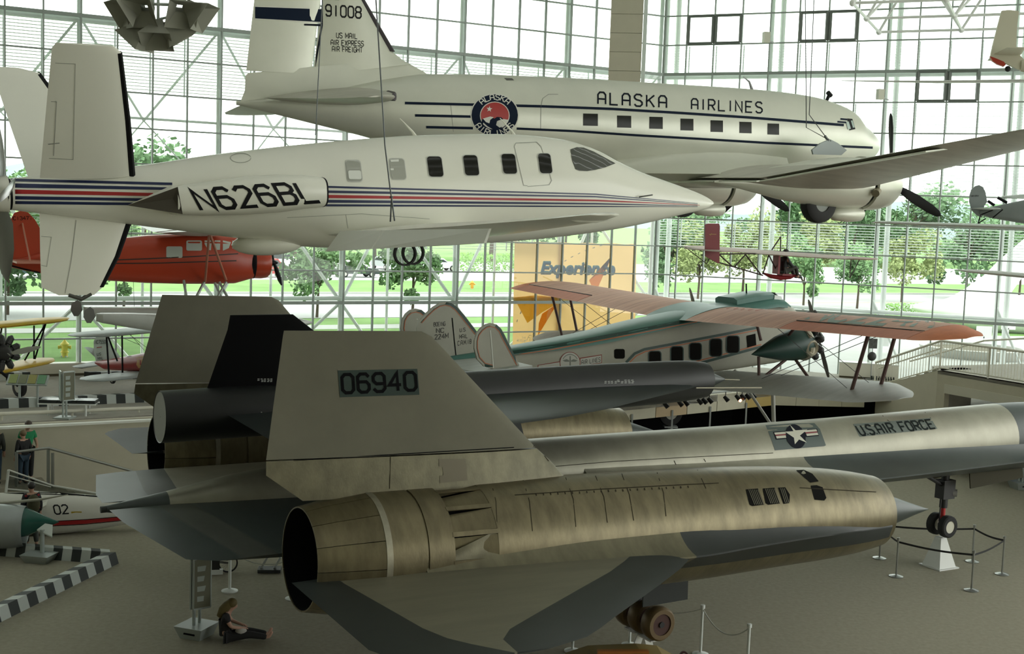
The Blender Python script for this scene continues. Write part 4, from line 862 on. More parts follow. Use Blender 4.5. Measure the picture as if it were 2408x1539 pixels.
decal(DC, 'airline_lettering', to_quad(text_polys('AIRLINES', .82, 2.4), (1626, 257), (1792, 266), (1792, 241), (1626, 232.5)), DT, nvd, .007, 14)
cx_, cy_ = 1163, 271
decal(DC, 'emblem_rim', [ell(cx_, cy_, 57, 51)], DT, wht2, .007, 12); decal(DC, 'emblem_ring', [ell(cx_, cy_, 54.5, 48.5)], DT, nv, .010, 12)
decal(DC, 'emblem_centre', [ell(cx_, cy_+1, 35, 32.5)], DT, wht2, .013, 12)
decal(DC, 'emblem_sky', [[p for p in ell(cx_, cy_+1, 33, 30.5, 40) if p[1] < cy_+12]], DT, re2, .016, 12)
decal(DC, 'emblem_map', [[(1146, 283), (1156, 277), (1162, 279), (1168, 275), (1178, 276), (1186, 283), (1182, 287), (1176, 283), (1168, 285), (1166, 294), (1174, 300), (1180, 298), (1178, 303), (1160, 305), (1146, 297), (1136, 288), (1134, 296), (1139, 302), (1131, 292), (1133, 281), (1140, 279)]], DT, nv, .019, 12)
decal(DC, 'emblem_land', [[(1135, 279), (1152, 274), (1160, 276), (1152, 282), (1150, 290), (1142, 287)], [(1170, 284), (1184, 280), (1193, 282), (1188, 292), (1178, 298), (1172, 296)]], DT, wht2, .021, 12)
sp_ = []
for k in range(10): a = math.pi/2+k*math.pi/5-.1; r_ = 7.2 if k % 2 == 0 else 2.9; sp_.append((1150+r_*math.cos(a), 257-r_*math.sin(a)))
decal(DC, 'emblem_star', [sp_], DT, wht2, .021, 12)
lt = []
def arc_text(txt, a0, a1, r, h, up):
    out = []; n = len(txt)
    for k, ch in enumerate(txt):
        a = math.radians(a0+(a1-a0)*(k+.5)/n); ux, uy = math.cos(a), -math.sin(a)
        for pl_ in G.get(ch, []):
            for q in strip(pl_, 1.0):
                Q = []
                for p in q:
                    lx = (p.x-GW.get(ch, 4)/2)/6*h; ly = (p.y-3)/6*h
                    if up: rad = r+ly; tx, ty = -uy*-1, ux*-1; X = ux*rad+(-math.sin(-a)*0)+lx*math.sin(a); Y = uy*rad+lx*math.cos(a)
                    else: rad = r-ly; X = ux*rad-lx*math.sin(a); Y = uy*rad-lx*math.cos(a)
                    Q.append((cx_+X*1.06, cy_+Y*.95))
                out.append(Q)
    return out
decal(DC, 'emblem_lettering', arc_text('ALASKA', 138, 42, 44, 13, True)+arc_text('AIRLINES', 208, 332, 44, 13, False), DT, wht2, .014, 12)
decal(DC, 'tail_letters', to_quad(text_polys('91008', .95, 1.5), (766, 37), (849, 43), (849, 17), (766, 11)), [fn, fb], blk, .006, 30)
for tx, a, b, y0, y1, dy in (('US MAIL', 791, 840, 89, 77, 2.5), ('AIR EXPRESS', 778, 855, 106, 94, 3), ('AIR FREIGHT', 781, 852, 121, 109, 2.8)):
    decal(DC, 'tail_lettering', to_quad(text_polys(tx, .9, 1.4), (a, y0), (b, y0+dy), (b, y1+dy), (a, y1)), [fn, fb], blk, .006, 30)
decal(DC, 'tail_letters', [[(786, -3), (797, -2.5), (797, .5), (786, 0)]], [fn, fb], blk, .006, 0)
decal(DC, 'rudder_band', [[(595, 16), (757, 22), (757, 52), (592, 43)]], [rdr, fn], nv, .008, 40)
decal(DC, 'rudder_band_edge', [[(595, 14), (757, 20), (757, 22), (595, 16)], [(592, 43), (757, 52), (757, 54), (592, 45)]], [rdr, fn], wht2, .008, 40)
decal(DC, 'rudder_hinge', [[(715, 56), (758, 57), (758, 62), (715, 60)]]+poly_line([(757, 0), (757, 60), (745, 130), (737, 173)], 4), [rdr, fn], nvd, .009, 40)
decal(DC, 'roof_vent', [[(1185, 184), (1204, 184.5), (1209, 189.5), (1191, 189.5)]], DT, M('vent_grey', (.10, .10, .09), .6), .006, 0)
decal(DC, 'door_outline', poly_line([(1271, 306), (1272, 250), (1276, 232), (1290, 222), (1312, 222)], 1.3)+poly_line([(1060, 248), (1066, 310)], 1.0), DT, M('dc_line', (.30, .31, .28), .5), .006, 16)
Mdc = mat4(DC)
cab('suspension_cable', 'steel cable with turnbuckle carrying the airliner beside its cockpit', [pY(1893, -140, 33.5), pY(1896, 300, 33.5), Mdc @ S(-3.62, 2.1, -.05)], .012)
cab('suspension_cable', 'second slanting cable above the airliner wing beside the cockpit', [pY(1920, -140, 33.5), pY(1903, 270, 33.5), Mdc @ S(-3.70, 2.1, -.05)], .012)
# ================================================================= GREEN AND ORANGE TRIMOTOR BIPLANE
TR = thing('trimotor_biplane', 'green and orange three-engined biplane airliner with faded fabric wings', 'aircraft', (6.923, 42.794, 6.113), .485, .093, .010)
teal = M('trimotor_teal', (.055, .16, .135), .45, nz=.10, sc=1.0); dgn = M('trimotor_dark_green', (.012, .045, .035), .45); bgr = M('trimotor_grey', (.34, .335, .28), .6, nz=.05, sc=1.5)
org = M('trimotor_orange', (.42, .12, .04), .5); fab = M('faded_orange_fabric', (.56, .33, .25), .75, nz=.22, sc=1.4, st=(.35, 5, 1)); ail = M('aileron_orange', (.52, .20, .13), .7, nz=.1, sc=2, st=(.5, 3, 1)); tipm = M('tip_orange', (.55, .17, .07), .65, nz=.1)
slv = M('silver_fabric', (.42, .44, .42), .6, .1, nz=.10, sc=1.2, st=(.4, 3, 1)); brn = M('strut_brown', (.10, .055, .05), .5); crm = M('exhaust_cream', (.50, .46, .36), .55, nz=.15, sc=4)
bst = [(-10.7, .10, -.78, -1.0, -.9, 2.6, 3), (-8, .52, -.71, -1.45, -1.1, 2.6, 4), (-5.5, .80, -.58, -1.9, -1.2, 2.8, 4.5), (-3, .92, -.34, -2.2, -1.2, 3, 5), (0, .94, -.14, -2.35, -1.2, 3, 5), (2.2, .92, -.02, -2.35, -1.2, 3, 5), (3.0, .82, -.25, -2.25, -1.2, 2.6, 4), (3.7, .62, -.75, -2.05, -1.3, 2.2, 2.6), (4.4, .45, -.9, -1.8, -1.35, 2, 2)]
tf = fuselage(bst, 40, 40).build('fuselage', bgr, TR)
Bt = np.array(bst); gi = lambda k, x: float(pchip(Bt[:, 0], Bt[:, k], [x])[0])
rg = []
for x in np.linspace(-10.5, 2.6, 30):
    w_ = gi(1, x)*1.012; zt = gi(2, x)+.05; ze = zt-(.12+.22*min(1, (x+10.5)/6)); r_ = []
    for t in np.linspace(0, math.pi, 15): r_.append(S(x, w_*math.copysign(abs(math.cos(t))**.75, math.cos(t)), ze+(zt-ze)*math.sin(t)**.8))
    r_ += [S(x, -w_*.6, ze-.02), S(x, w_*.6, ze-.02)]
    rg.append(r_)
deck = MB().loft(rg).build('turtle_deck', teal, TR, ang=30)
# cockpit cabin
MB().loft([[S(x, w_*c, z) for c, z in ((1, zb), (1, zt-.08), (.7, zt), (-.7, zt), (-1, zt-.08), (-1, zb))] for x, w_, zb, zt in ((.6, .62, -.2, .13), (1.6, .66, -.3, .20), (2.2, .66, -.5, .19), (2.75, .62, -.6, -.12), (3.0, .58, -.7, -.30))]).build('cockpit_roof', teal, TR, ang=30)
for sg in (1, -1): MB().prism([S(2.15, .675*sg, -.18), S(2.62, .655*sg, -.28), S(2.50, .66*sg, .02), S(2.2, .675*sg, .10)], (0, -.01*sg, 0)).build('cockpit_window', M('pale_glass', (.60, .66, .62), .1), TR, smooth=False)
MB().prism([S(2.75, .5, -.25), S(2.75, -.5, -.25), S(2.35, -.5, .14), S(2.35, .5, .14)], (.02, 0, .02)).build('windshield', M('dark_glass', (.04, .05, .05), .1), TR, smooth=False)
MB().tube([S(1.5, 0, .15), S(1.5, 0, .52)], .03, 6).build('aerial_mast', blk, TR)
# upper wing: ribbed fabric
def uz(s_): return -.37+.031*abs(s_)
def ribwing(nm, mat, s0, s1, LE, TE, zf, th, sg, xa=0.0, xb=1.0, cam=.12, nrib=None, par=TR):
    n_ = nrib or max(4, int(abs(s1-s0)/.19)); secs = []
    for k in range(n_+1):
        s_ = s0+(s1-s0)*k/n_; le = LE(s_); te = TE(s_); z = zf(s_); t_ = th(s_)*(1 if k % 2 == 0 else .955); a = le+(te-le)*xa; b = le+(te-le)*xb
        up = []; lo = []
        for i in range(9):
            u = i/8; c = xa+(xb-xa)*u; y = 5*t_*(.2969*math.sqrt(c)-.126*c-.3516*c*c+.2843*c**3-.1036*c**4); yc = cam*(le-te)/2.75*4*c*(1-c)
            up.append(S(a+(b-a)*u, s_*sg, z+yc+y)); lo.append(S(a+(b-a)*u, s_*sg, z+yc-y*.6))
        secs.append(up+lo[::-1])
    return MB().loft(secs).build(nm, mat, par, ang=60)
uLE = lambda s_: .78-(max(0, s_-9.6)/2.6)**2.4*1.25; uTE = lambda s_: -2.0+(max(0, s_-11.2)/1.0)**2*.95; uth = lambda s_: .34*(1-.35*(s_/12.2)) * (1 if s_ < 11 else max(.12, 1-(s_-11)/1.35))
ribwing('wing_centre', teal, -1.15, 1.15, lambda s_: uLE(abs(s_)), lambda s_: uTE(abs(s_)), uz, lambda s_: .36, 1, 0, 1, .13, 8)
for sg in (1, -1):
    uw = ribwing('upper_wing', fab, 1.15, 5.9, uLE, uTE, uz, uth, sg)
    uo = ribwing('upper_wing_outer', fab, 5.9, 11.0, uLE, uTE, uz, uth, sg, 0, .74)
    ribwing('aileron', ail, 5.93, 11.0, uLE, uTE, uz, uth, sg, .755, 1)
    ribwing('wing_tip', tipm, 11.02, 12.19, uLE, uTE, uz, uth, sg, nrib=9)
    hx = M('hinge_black', (.02, .02, .02), .6)
    MB().tube([S(-1.29, 5.93*sg, uz(5.93)+.17), S(-1.29, 11.0*sg, uz(11)+.145)], .022, 6).build('hinge_line', hx, TR)
    if sg > 0: UW, UO = uw, uo
    lz = lambda s_: -2.62+.075*abs(s_); lLE = lambda s_: .75-(max(0, s_-7.4)/2.6)**2.2*1.5; lTE = lambda s_: -2.25+(max(0, s_-9.0)/1.0)**2*.9; lth = lambda s_: .32*(1 if s_ < 8.6 else max(.12, 1-(s_-8.6)/1.6))
    ribwing('lower_wing', slv, .8, 10.0, lLE, lTE, lz, lth, sg)
    for xu, su, xl, sl2 in ((-1.35, 9.0, -1.35, 8.25), (-.45, 9.15, -.50, 8.5)):
        MB().tube([S(xu, su*sg, uz(su)-.02), S(xl, sl2*sg, lz(sl2)+.10)], .055, 8).build('interplane_strut', brn, TR)
    for a_, b_ in ((S(-.6, 3.2*sg, lz(3.2)+.1), S(-.55, 3.15*sg, -1.5)), (S(-.6, 3.2*sg, lz(3.2)+.1), S(.45, 3.3*sg, -1.7)), (S(-.4, 3.1*sg, -1.0), S(-.5, 3.0*sg, uz(3)-.05)), (S(.4, 3.5*sg, -.9), S(.2, 4.4*sg, uz(4.4))), (S(.7, 3.4*sg, -1.65), S(.6, 4.2*sg, lz(4.2)+.1))):
        MB().tube([a_, b_], .05, 8).build('nacelle_strut', brn, TR)
    wm = M('wire_dark', (.08, .08, .08), .5)
    for a_, b_ in ((S(-1.3, 8.25*sg, lz(8.2)+.1), S(-.9, 4.2*sg, uz(4.2))), (S(-.5, 8.4*sg, lz(8.4)+.1), S(-.1, 4.2*sg, uz(4.2))), (S(-1.3, 9*sg, uz(9)), S(-1.0, 3.4*sg, lz(3.4)+.1)), (S(-.5, 9.1*sg, uz(9)), S(-.3, 3.4*sg, lz(3.4)+.1))):
        MB().tube([a_, b_], .010, 5).build('bracing_wire', wm, TR)
    # engine nacelle
    s0 = 3.35*sg; ax = S(2.7, 0, .19).normalized(); o_ = S(-1.0, s0, -1.36)
    nac = MB().lathe([(0, .01), (.5, .20), (1.1, .40), (1.7, .52), (2.15, .53), (2.3, .45), (2.35, .02)], o_, ax, 20).build('engine_nacelle', dgn, TR)
    MB().lathe([(.45, .178), (1.1, .406), (1.7, .527), (1.9, .532)], o_-Vector((0, 0, .03))+S(0, .0, 0), ax, 20).build('nacelle_panel', M('nacelle_grey', (.20, .20, .17), .6), TR) if False else None
    e_ = o_+ax*2.45
    MB().lathe([(-.15, .02), (-.14, .26), (.12, .24), (.3, .12), (.42, .02)], e_, ax, 18).build('crankcase', M('engine_dark', (.03, .03, .03), .5), TR)
    up_ = Vector((0, 0, 1)); rt_ = ax.cross(up_).normalized(); up_ = rt_.cross(ax)
    for k in range(9):
        a = 2*math.pi*k/9+.2; d = rt_*math.cos(a)+up_*math.sin(a)
        MB().tube([e_+d*.2, e_+d*.34, e_+d*.36, e_+d*.58, e_+d*.62, e_+d*.66], [.085, .085, .115, .115, .09, .03], 8).build('engine_cylinder', M('engine_dark', (.03, .03, .03), .5), TR)
    MB().tube([e_-ax*.35+(rt_*math.cos(t)+up_*math.sin(t))*.50 for t in np.linspace(.4, 2*math.pi-.2, 26)], .10, 8).build('collector_ring', crm, TR)
    MB().lathe([(-.25, .08), (-.22, .22), (-.08, .28), (.12, .27), (.2, .20), (.12, .15)], e_-ax*.35+rt_*(.36 if sg > 0 else -.36)-up_*.12, rt_*(1 if sg > 0 else -1), 20).build('exhaust_outlet', crm, TR)
    for k in range(2):
        a = math.radians(-75+180*k); d = rt_*math.cos(a)+up_*math.sin(a); u = d.cross(ax); rg = []
        for r_, w_ in ((.08, .05), (.4, .10), (.9, .11), (1.25, .07), (1.35, .02)): rg.append([e_+ax*.36+d*r_+u*w_*math.cos(t)+ax*.02*math.sin(t) for t in np.linspace(0, 2*math.pi, 9)[:-1]])
        MB().loft(rg).build('propeller_blade', M('prop_grey', (.22, .22, .21), .4, .6), TR)
    # landing gear
    gx = .2
    MB().tube([S(gx, 2.9*sg, lz(3)), S(gx, 2.9*sg, -4.35)], .07, 10).build('gear_leg', M('gear_white', (.5, .5, .46), .5), TR)
    MB().tube([S(gx, .9*sg, -2.3), S(gx, 2.85*sg, -4.0)], .05, 8).build('gear_brace', M('gear_white', (.5, .5, .46), .5), TR)
    wheel(TR, S(gx, 3.1*sg, -4.35), .55, .24)
# nose engine
e_ = S(4.5, 0, -1.35); ax = Vector((1, 0, 0))
MB().lathe([(-.15, .02), (-.14, .26), (.12, .24), (.3, .12), (.42, .02)], e_, ax, 18).build('crankcase', M('engine_dark', (.03, .03, .03), .5), TR)
for k in range(9):
    a = 2*math.pi*k/9; d = S(0, math.cos(a), math.sin(a)); MB().tube([e_+d*.2, e_+d*.36, e_+d*.6, e_+d*.66], [.085, .115, .11, .03], 8).build('engine_cylinder', M('engine_dark', (.03, .03, .03), .5), TR)
# tail: three fins traced on their own planes
def fin3(nm, pts, s_, th_=.08):
    P_ = [on_s(TR, x, y, s_) for x, y in pts]; f_ = MB().prism([p+Vector((0, th_/2, 0)) for p in P_], (0, -th_, 0)).build(nm, bgr, TR, smooth=False)
    return f_
nfp = [(1160, 868), (1137, 862), (1121, 845), (1114.5, 820), (1115, 800), (1120, 784), (1130, 771), (1142, 763), (1153, 760), (1166, 763), (1177, 773), (1185, 787), (1222, 864)]
cfp = [(1012, 856), (1000, 800), (981, 790), (979, 772), (984, 756), (1000, 738), (1018, 722), (1033, 713), (1047, 710), (1061, 713), (1074, 722), (1090, 740), (1128, 790), (1168, 850), (1075, 850)]
ffp = [(960, 800), (945, 790), (942, 772), (945, 752), (953, 738), (964, 729), (977, 726), (990, 729), (1000, 737), (1040, 800)]
F1 = fin3('outer_fin', nfp, 2.6); F2 = fin3('centre_fin', cfp, 0); F3 = fin3('outer_fin', ffp, -2.6)
def edge(pts, f_, a, b, c0=None):
    c = c0 or (sum(p[0] for p in pts)/len(pts), sum(p[1] for p in pts)/len(pts))
    ins = lambda d: [(p[0]+(c[0]-p[0])*d/max(1, math.hypot(c[0]-p[0], c[1]-p[1])), p[1]+(c[1]-p[1])*d/max(1, math.hypot(c[0]-p[0], c[1]-p[1]))) for p in pts]
    decal(TR, 'fin_border', poly_line(ins(3.4)[a:b], 6.5), [f_], dgn, .006, 30); decal(TR, 'fin_orange_line', poly_line(ins(8.3)[a:b], 1.8), [f_], org, .008, 30)
edge(nfp, F1, 0, 13, (1158, 820)); edge(cfp, F2, 4, 14, (1040, 790)); edge(ffp, F3, 1, 10, (985, 775))
hl = M('hinge_pale', (.62, .64, .58), .5)
decal(TR, 'fin_hinge', poly_line([(1151, 760), (1155, 800), (1160, 866)], 2), [F1], hl, .010, 30); decal(TR, 'fin_hinge', poly_line([(1063, 748), (1068, 800), (1073, 845)], 2.2), [F2], num, .010, 30); decal(TR, 'fin_hinge', poly_line([(978, 726), (981, 752)], 2), [F3], hl, .010, 30)
tl = M('tail_letter', (.03, .03, .03), .6)
for tx, a, b, y0, y1, sl_ in (('BOEING', 1020, 1047, 768, 759, -2), ('NC', 1026, 1044, 783, 773, -1), ('224M', 1022, 1054, 799, 788, -4), ('U.S.', 1081, 1096, 781, 773, -2), ('MAIL', 1080, 1099, 797, 788, -2), ('C.A.M.18', 1076, 1108, 813, 803, -5)):
    decal(TR, 'tail_lettering', to_quad(text_polys(tx, .9, 1.5), (a, y0), (b, y0+sl_), (b, y1+sl_), (a, y1)), [F2], tl, .010, 30)
MB().prism([S(-8.8, -3.0, -.92), S(-8.8, 3.0, -.92), S(-10.3, 3.0, -.92), S(-10.6, 2.4, -.92), S(-10.6, -2.4, -.92), S(-10.3, -3, -.92)], (0, 0, .09)).build('tailplane', slv, TR, smooth=False)
decal(TR, 'fin_foot_band', [[(1076, 849), (1118, 841), (1121, 847), (1080, 855)]], [F2, tf, deck], dgn, .01, 30)
# side markings
FT2 = [tf, deck]
decal(TR, 'deck_band', poly_line([(1204, 829.5), (1300, 815), (1400, 796.5), (1500, 777.5), (1600, 758), (1640, 750)], 7.5), FT2, dgn, .008, 14)
decal(TR, 'deck_orange_line', poly_line([(1207, 836), (1300, 822), (1400, 803.5), (1500, 784.5), (1600, 764.5), (1640, 757)], 2.2), FT2, org, .008, 14)
decal(TR, 'cheat_band', poly_line([(1472, 853), (1492, 832), (1515, 822), (1600, 806), (1700, 787), (1780, 771)], 6), FT2, dgn, .008, 14)
decal(TR, 'cheat_orange_line', poly_line([(1480, 853), (1497, 837), (1518, 827), (1600, 811.5), (1700, 792.5), (1780, 777)], 2.4), FT2, org, .009, 14)
decal(TR, 'cheat_band', poly_line([(1636, 857), (1700, 840), (1790, 816)], 6), FT2, dgn, .008, 14); decal(TR, 'cheat_orange_line', poly_line([(1636, 850.5), (1700, 834), (1790, 810.5)], 2.6), FT2, org, .009, 14)
wn = M('cabin_dark', (.006, .005, .004), .8, spec=.1)
for x0, y0, x1, y1 in ((1526, 827, 1553, 858), (1578, 816, 1605, 852), (1622, 808, 1648, 846), (1670, 798, 1696, 838), (1709, 791, 1737, 830)):
    decal(TR, 'window_frame', [rrect(x0-2.5, y0-2, x1+2.5, y1+2, 8, 0)], FT2, dgn, .010, 12); decal(TR, 'cabin_window', [rrect(x0, y0, x1, y1, 6, 0)], FT2, wn, .014, 12)
decal(TR, 'rear_window', [rrect(1444, 821, 1469, 844, 5, 0)], FT2, wn, .010, 12)
dpl = [(1755, 790), (1776, 785), (1778, 812), (1757, 818)]; decal(TR, 'cabin_door', [dpl], FT2, wn, .012, 12)
ln_r = M('sign_red', (.22, .03, .02), .6); ln_w = M('sign_white', (.46, .46, .42), .6)
decal(TR, 'airline_sign', [[(1264, 859), (1317, 850), (1317, 870), (1264, 876)], [(1363, 842), (1415, 834), (1415, 854), (1363, 862)]], FT2, ln_r, .010, 14); decal(TR, 'airline_sign_face', [[(1265.5, 860), (1316, 852), (1316, 869), (1265.5, 875)], [(1364.5, 844), (1413.5, 836), (1413.5, 853), (1364.5, 861)]], FT2, ln_w, .014, 14)
decal(TR, 'emblem_rim', [ell(1340, 853, 24.5, 25)], FT2, ln_r, .016, 14); decal(TR, 'emblem_face', [ell(1340, 853, 23, 23.5)], FT2, ln_w, .019, 14)
decal(TR, 'emblem_wings', [[(1322, 848), (1332, 845), (1338, 848), (1338, 851), (1328, 851)], [(1358, 848), (1348, 845), (1342, 848), (1342, 851), (1352, 851)]]+poly_line([(1340, 838), (1340, 862)], 3)+poly_line([p for p in ell(1340, 853, 18.5, 19) if p[1] < 845][::-1], 1.6), FT2, M('emblem_grey', (.16, .17, .15), .6), .022, 14)
decal(TR, 'airline_lettering', to_quad(text_polys('AIR LINES', .8, 1.5), (1367, 857.5), (1411, 850.5), (1411, 841), (1367, 848)), FT2, tl, .018, 14)
fl = M('wing_letter_teal', (.20, .27, .23), .7)
decal(TR, 'wing_lettering', to_quad(text_polys('NC224M', 1.15, 1.4), (1895, 752), (2185, 772), (2235, 733), (1960, 724)), [UO], fl, .008, 14)
vl = M('inspection_panel', (.42, .14, .09), .7)
decal(TR, 'lattice_panel', [q for k in range(5) for q in poly_line([(1708+k*17, 727+k*1.2), (1752+k*15, 713+k*2.4)], 2.6)], [UW], vl, .008, 14)
# pedestals under the wheels
for sg, lb in ((1, 'near'), (-1, 'far')):
    p = mat4(TR) @ S(.2, 3.1*sg, -4.35-.55); t = thing('aircraft_pedestal', 'grey steel pedestal under the '+lb+' wheel of the green trimotor', 'pedestal', (p.x, p.y, 0))
    MB().tube([(0, 0, 0), (0, 0, p.z-.02)], .10, 12).build('column', greyp, t); MB().box((0, 0, .03), (.7, .7, .06)).build('base_plate', greyp, t, smooth=False); MB().box((0, 0, p.z-.03), (.5, .4, .05)).build('cradle', greyp, t, smooth=False)
# ================================================================= RED FLOATPLANE
redp = M('floatplane_red', (.42, .045, .015), .3, nz=.06, sc=1.0); silp = M('float_silver', (.55, .57, .55), .4, .3, nz=.05); pnk = M('pink_strut', (.42, .16, .10), .5)
def frame_at(name, label, px, py, Y, yaw, pitch=0.0, cat='aircraft', roll=0.0): return thing(name, label, cat, pY(px, py, Y), yaw, pitch, roll)
ST = frame_at('red_floatplane', 'bright red high-wing floatplane with silver floats behind the white propjet', 615, 618, 41, .45)
sb = traced(ST, [(18, 612, 627, .05), (60, 603, 637, .14), (94, 594, 643, .22), (180, 577, 654, .36), (260, 562, 661, .48), (345, 553, 666, .55), (421, 550, 668, .58), (500, 551, 668, .58), (550, 556, 667, .56), (585, 572, 657, .48), (592, 580, 655, .44)], 0, 2.8, 3).build('fuselage', redp, ST)
plate(ST, [(22, 604), (26, 560), (26, 514), (33, 501), (50, 495), (66, 500), (82, 517), (93, 536), (122, 585), (110, 622), (62, 634), (28, 626), (6, 606), (-3, 585), (-1, 560), (14, 590)], 0, .10).build('fin', redp, ST, smooth=False)
decal(ST, 'fin_edge', poly_line([(27, 512), (34, 500), (50, 495.5), (66, 500), (82, 517), (93, 536)], 3)+poly_line([(1, 590), (10, 610), (30, 626), (62, 634), (94, 641)], 3), [o for o in ST.children if o in GEO], blk, .012, 0)
decal(ST, 'fin_number', to_quad(text_polys('NC13477', .9, 1.4), (24, 518), (76, 517), (74, 509), (24, 510)), [o for o in ST.children if o in GEO and o.name.startswith('fin')], num, .012, 0)
def pl3(t, P_, off, nm, mat): return MB().prism([Vector(p) for p in P_], off).build(nm, mat, t, smooth=False)
for sg in (1, -1):
    a, b = on_s(ST, 22, 614, 0), on_s(ST, 110, 622, 0)
    pl3(ST, [S(a.x, .1*sg, a.z), S(b.x, .1*sg, a.z), S(b.x-.3, 1.5*sg, a.z), S(a.x+.1, 1.65*sg, a.z)], (0, 0, .06), 'stabilizer', pnk)
    MB().tube([on_s(ST, 52, 525, .0)+S(0, .1*sg, 0), S((a.x+b.x)/2, .9*sg, a.z)], .025, 6).build('tail_brace', pnk, ST)
MB().lathe([(-.42, .44), (-.38, .52), (-.05, .53), (.16, .50), (.25, .42), (.24, .36)], (0, 0, 0), (1, 0, 0), 28).build('cowling', redp, ST)
MB().lathe([(-.46, .46), (-.36, .535), (-.28, .535), (-.28, .5)], (0, 0, 0), (1, 0, 0), 28).build('cowl_band', blk, ST); MB().lathe([(.22, .37), (.20, .01)], (0, 0, 0), (1, 0, 0), 20).build('engine_face', black, ST)
for k in range(2):
    d = S(0, math.cos(2.55+math.pi*k), math.sin(2.55+math.pi*k)); MB().loft([[S(.42, 0, 0)+d*r_+Vector((1, 0, 0))*w_*math.cos(t)*.8+d.cross(Vector((1, 0, 0)))*w_*math.sin(t) for t in np.linspace(0, 2*math.pi, 9)[:-1]] for r_, w_ in ((.05, .05), (.4, .09), (.9, .09), (1.2, .03))]).build('propeller_blade', blk, ST)
MB().lathe([(.2, .12), (.4, .10), (.55, .02)], (0, 0, 0), (1, 0, 0), 14).build('propeller_hub', blk, ST)
wr_ = on_s(ST, 440, 552, 0)
for sg in (1, -1):
    wing([(S(wr_.x+1.0, .3*sg, wr_.z+.10), S(wr_.x-1.0, .3*sg, wr_.z+.04), .24), (S(wr_.x+.95, 5.2*sg, wr_.z+.28), S(wr_.x-.9, 5.2*sg, wr_.z+.22), .20), (S(wr_.x+.3, 6.2*sg, wr_.z+.3), S(wr_.x-.5, 6.2*sg, wr_.z+.28), .05)], 10).build('wing', silp, ST)
    for px_, tx in (((488, 562), (483, 666)), ((580, 570), (532, 662))):
        a = on_s(ST, *tx, .58); MB().tube([S(a.x, .55*sg, a.z+.05), S(wr_.x+.1, 2.9*sg, wr_.z+.16)], .04, 8).build('wing_strut', pnk, ST)
stp = M('red_stripe_black', (.02, .012, .01), .4)
decal(ST, 'side_stripe', poly_line([(268, 612), (345, 609), (450, 604), (560, 597)], 2.6), [sb], stp, .008, 20); decal(ST, 'side_stripe', poly_line([(266, 620), (380, 619), (470, 616), (556, 613.5)], 2.6), [sb], stp, .008, 20)
pane = M('floatplane_window', (.50, .54, .50), .1)
for q in (rrect(391, 580, 429, 607, 4), rrect(438, 566, 475, 590, 4), [(481, 566), (498, 566), (496, 589), (489, 588), (481, 574)], [(505, 566), (518, 566), (517, 588), (503, 588)], [(524, 566), (543, 570), (538, 584), (524, 590)]): decal(ST, 'cabin_window', [q], [sb], pane, .008, 12)
decal(ST, 'windshield', [[(546, 566), (568, 572), (556, 583), (546, 585)]], [sb], pane, .008, 12)
for nm, s_, rows in (('float', 1.25, [(226, 738, 756, .05), (240, 737, 760, .24), (300, 737, 770, .32), (400, 740, 785, .36), (520, 742, 792, .38), (640, 745, 785, .36), (700, 748, 774, .25), (733, 756, 761, .05)]), ('float', -1.25, [(196, 722, 740, .05), (208, 722, 743, .24), (300, 722, 750, .32), (400, 722, 758, .36), (500, 723, 762, .38), (580, 726, 758, .34), (640, 733, 744, .05)])):
    traced(ST, rows, s_, 6, 3).build(nm, silp, ST, ang=35)
    x0, y0 = rows[0][0], rows[0][1]; plate(ST, [(x0-2, y0+8), (x0-12, y0+22), (x0-22, y0+22), (x0-30, y0+8), (x0-28, y0-8), (x0-14, y0-16), (x0-6, y0-10)], s_, .03).build('water_rudder', M('rudder_grey', (.16, .16, .15), .5), ST, smooth=False)
strt = M('float_strut', (.40, .42, .40), .4, .4)
for a, b in (((432, 660), (445, 740)), ((440, 740), (480, 664)), ((486, 745), (532, 664)), ((516, 664), (560, 745)), ((505, 666), (540, 742))):
    for s_ in (1.2, -1.2): A, B = on_s(ST, *a, s_*.45 if a[1] < 700 else s_), on_s(ST, *b, s_*.45 if b[1] < 700 else s_); MB().tube([A, B], .045, 8).build('float_strut', strt, ST)
# ================================================================= YELLOW BIPLANE (left edge)
yel = M('biplane_yellow', (.62, .42, .03), .45, nz=.05, sc=1.0); yelp = M('biplane_pale_yellow', (.62, .55, .22), .6)
YB = frame_at('yellow_biplane', 'yellow biplane with exposed black radial engine at the left edge', 8, 830, 39.2, -.62)
def loc(t, p): return mat4(t).inverted() @ p
def spanwing(t, nm, mat, A, B, ch, th, tdir=(0, 0, 1), tip=True):
    """A root, B tip world points of mid-chord; chord along the frame's x"""
    a, b = loc(t, A), loc(t, B); X = Vector((1, 0, 0)); secs = []
    for u, c in ((0, 1), (.8, 1), (.93, .75), (1, .25)): p = a.lerp(b, u); secs.append((p+X*ch*c/2, p-X*ch*c/2, th*c))
    return wing(secs, 8).build(nm, mat, t)
u0, u1 = pY(-140, 775, 39.6), pY(156, 748, 42.5); l0, l1 = pY(-60, 880, 39.6), pY(120, 843, 42.2)
spanwing(YB, 'upper_wing', yel, u0, u1, 1.45, .18); spanwing(YB, 'lower_wing', yel, l0, l1, 1.4, .17)
for (a, b) in (((108, 760), (58, 848)), ((80, 766), (80, 845)), ((108, 760), (82, 845)), ((4, 772), (-12, 860))): MB().tube([loc(YB, pY(*a, 41.5)), loc(YB, pY(*b, 41.4))], .028, 6).build('interplane_strut', blk, YB)
e_ = Vector((0, 0, 0)); ax = Vector((1, 0, 0))
MB().lathe([(-.3, .35), (-.1, .30), (.1, .24), (.3, .1), (.34, .01)], e_, ax, 18).build('crankcase', M('engine_dark', (.03, .03, .03), .5), YB)
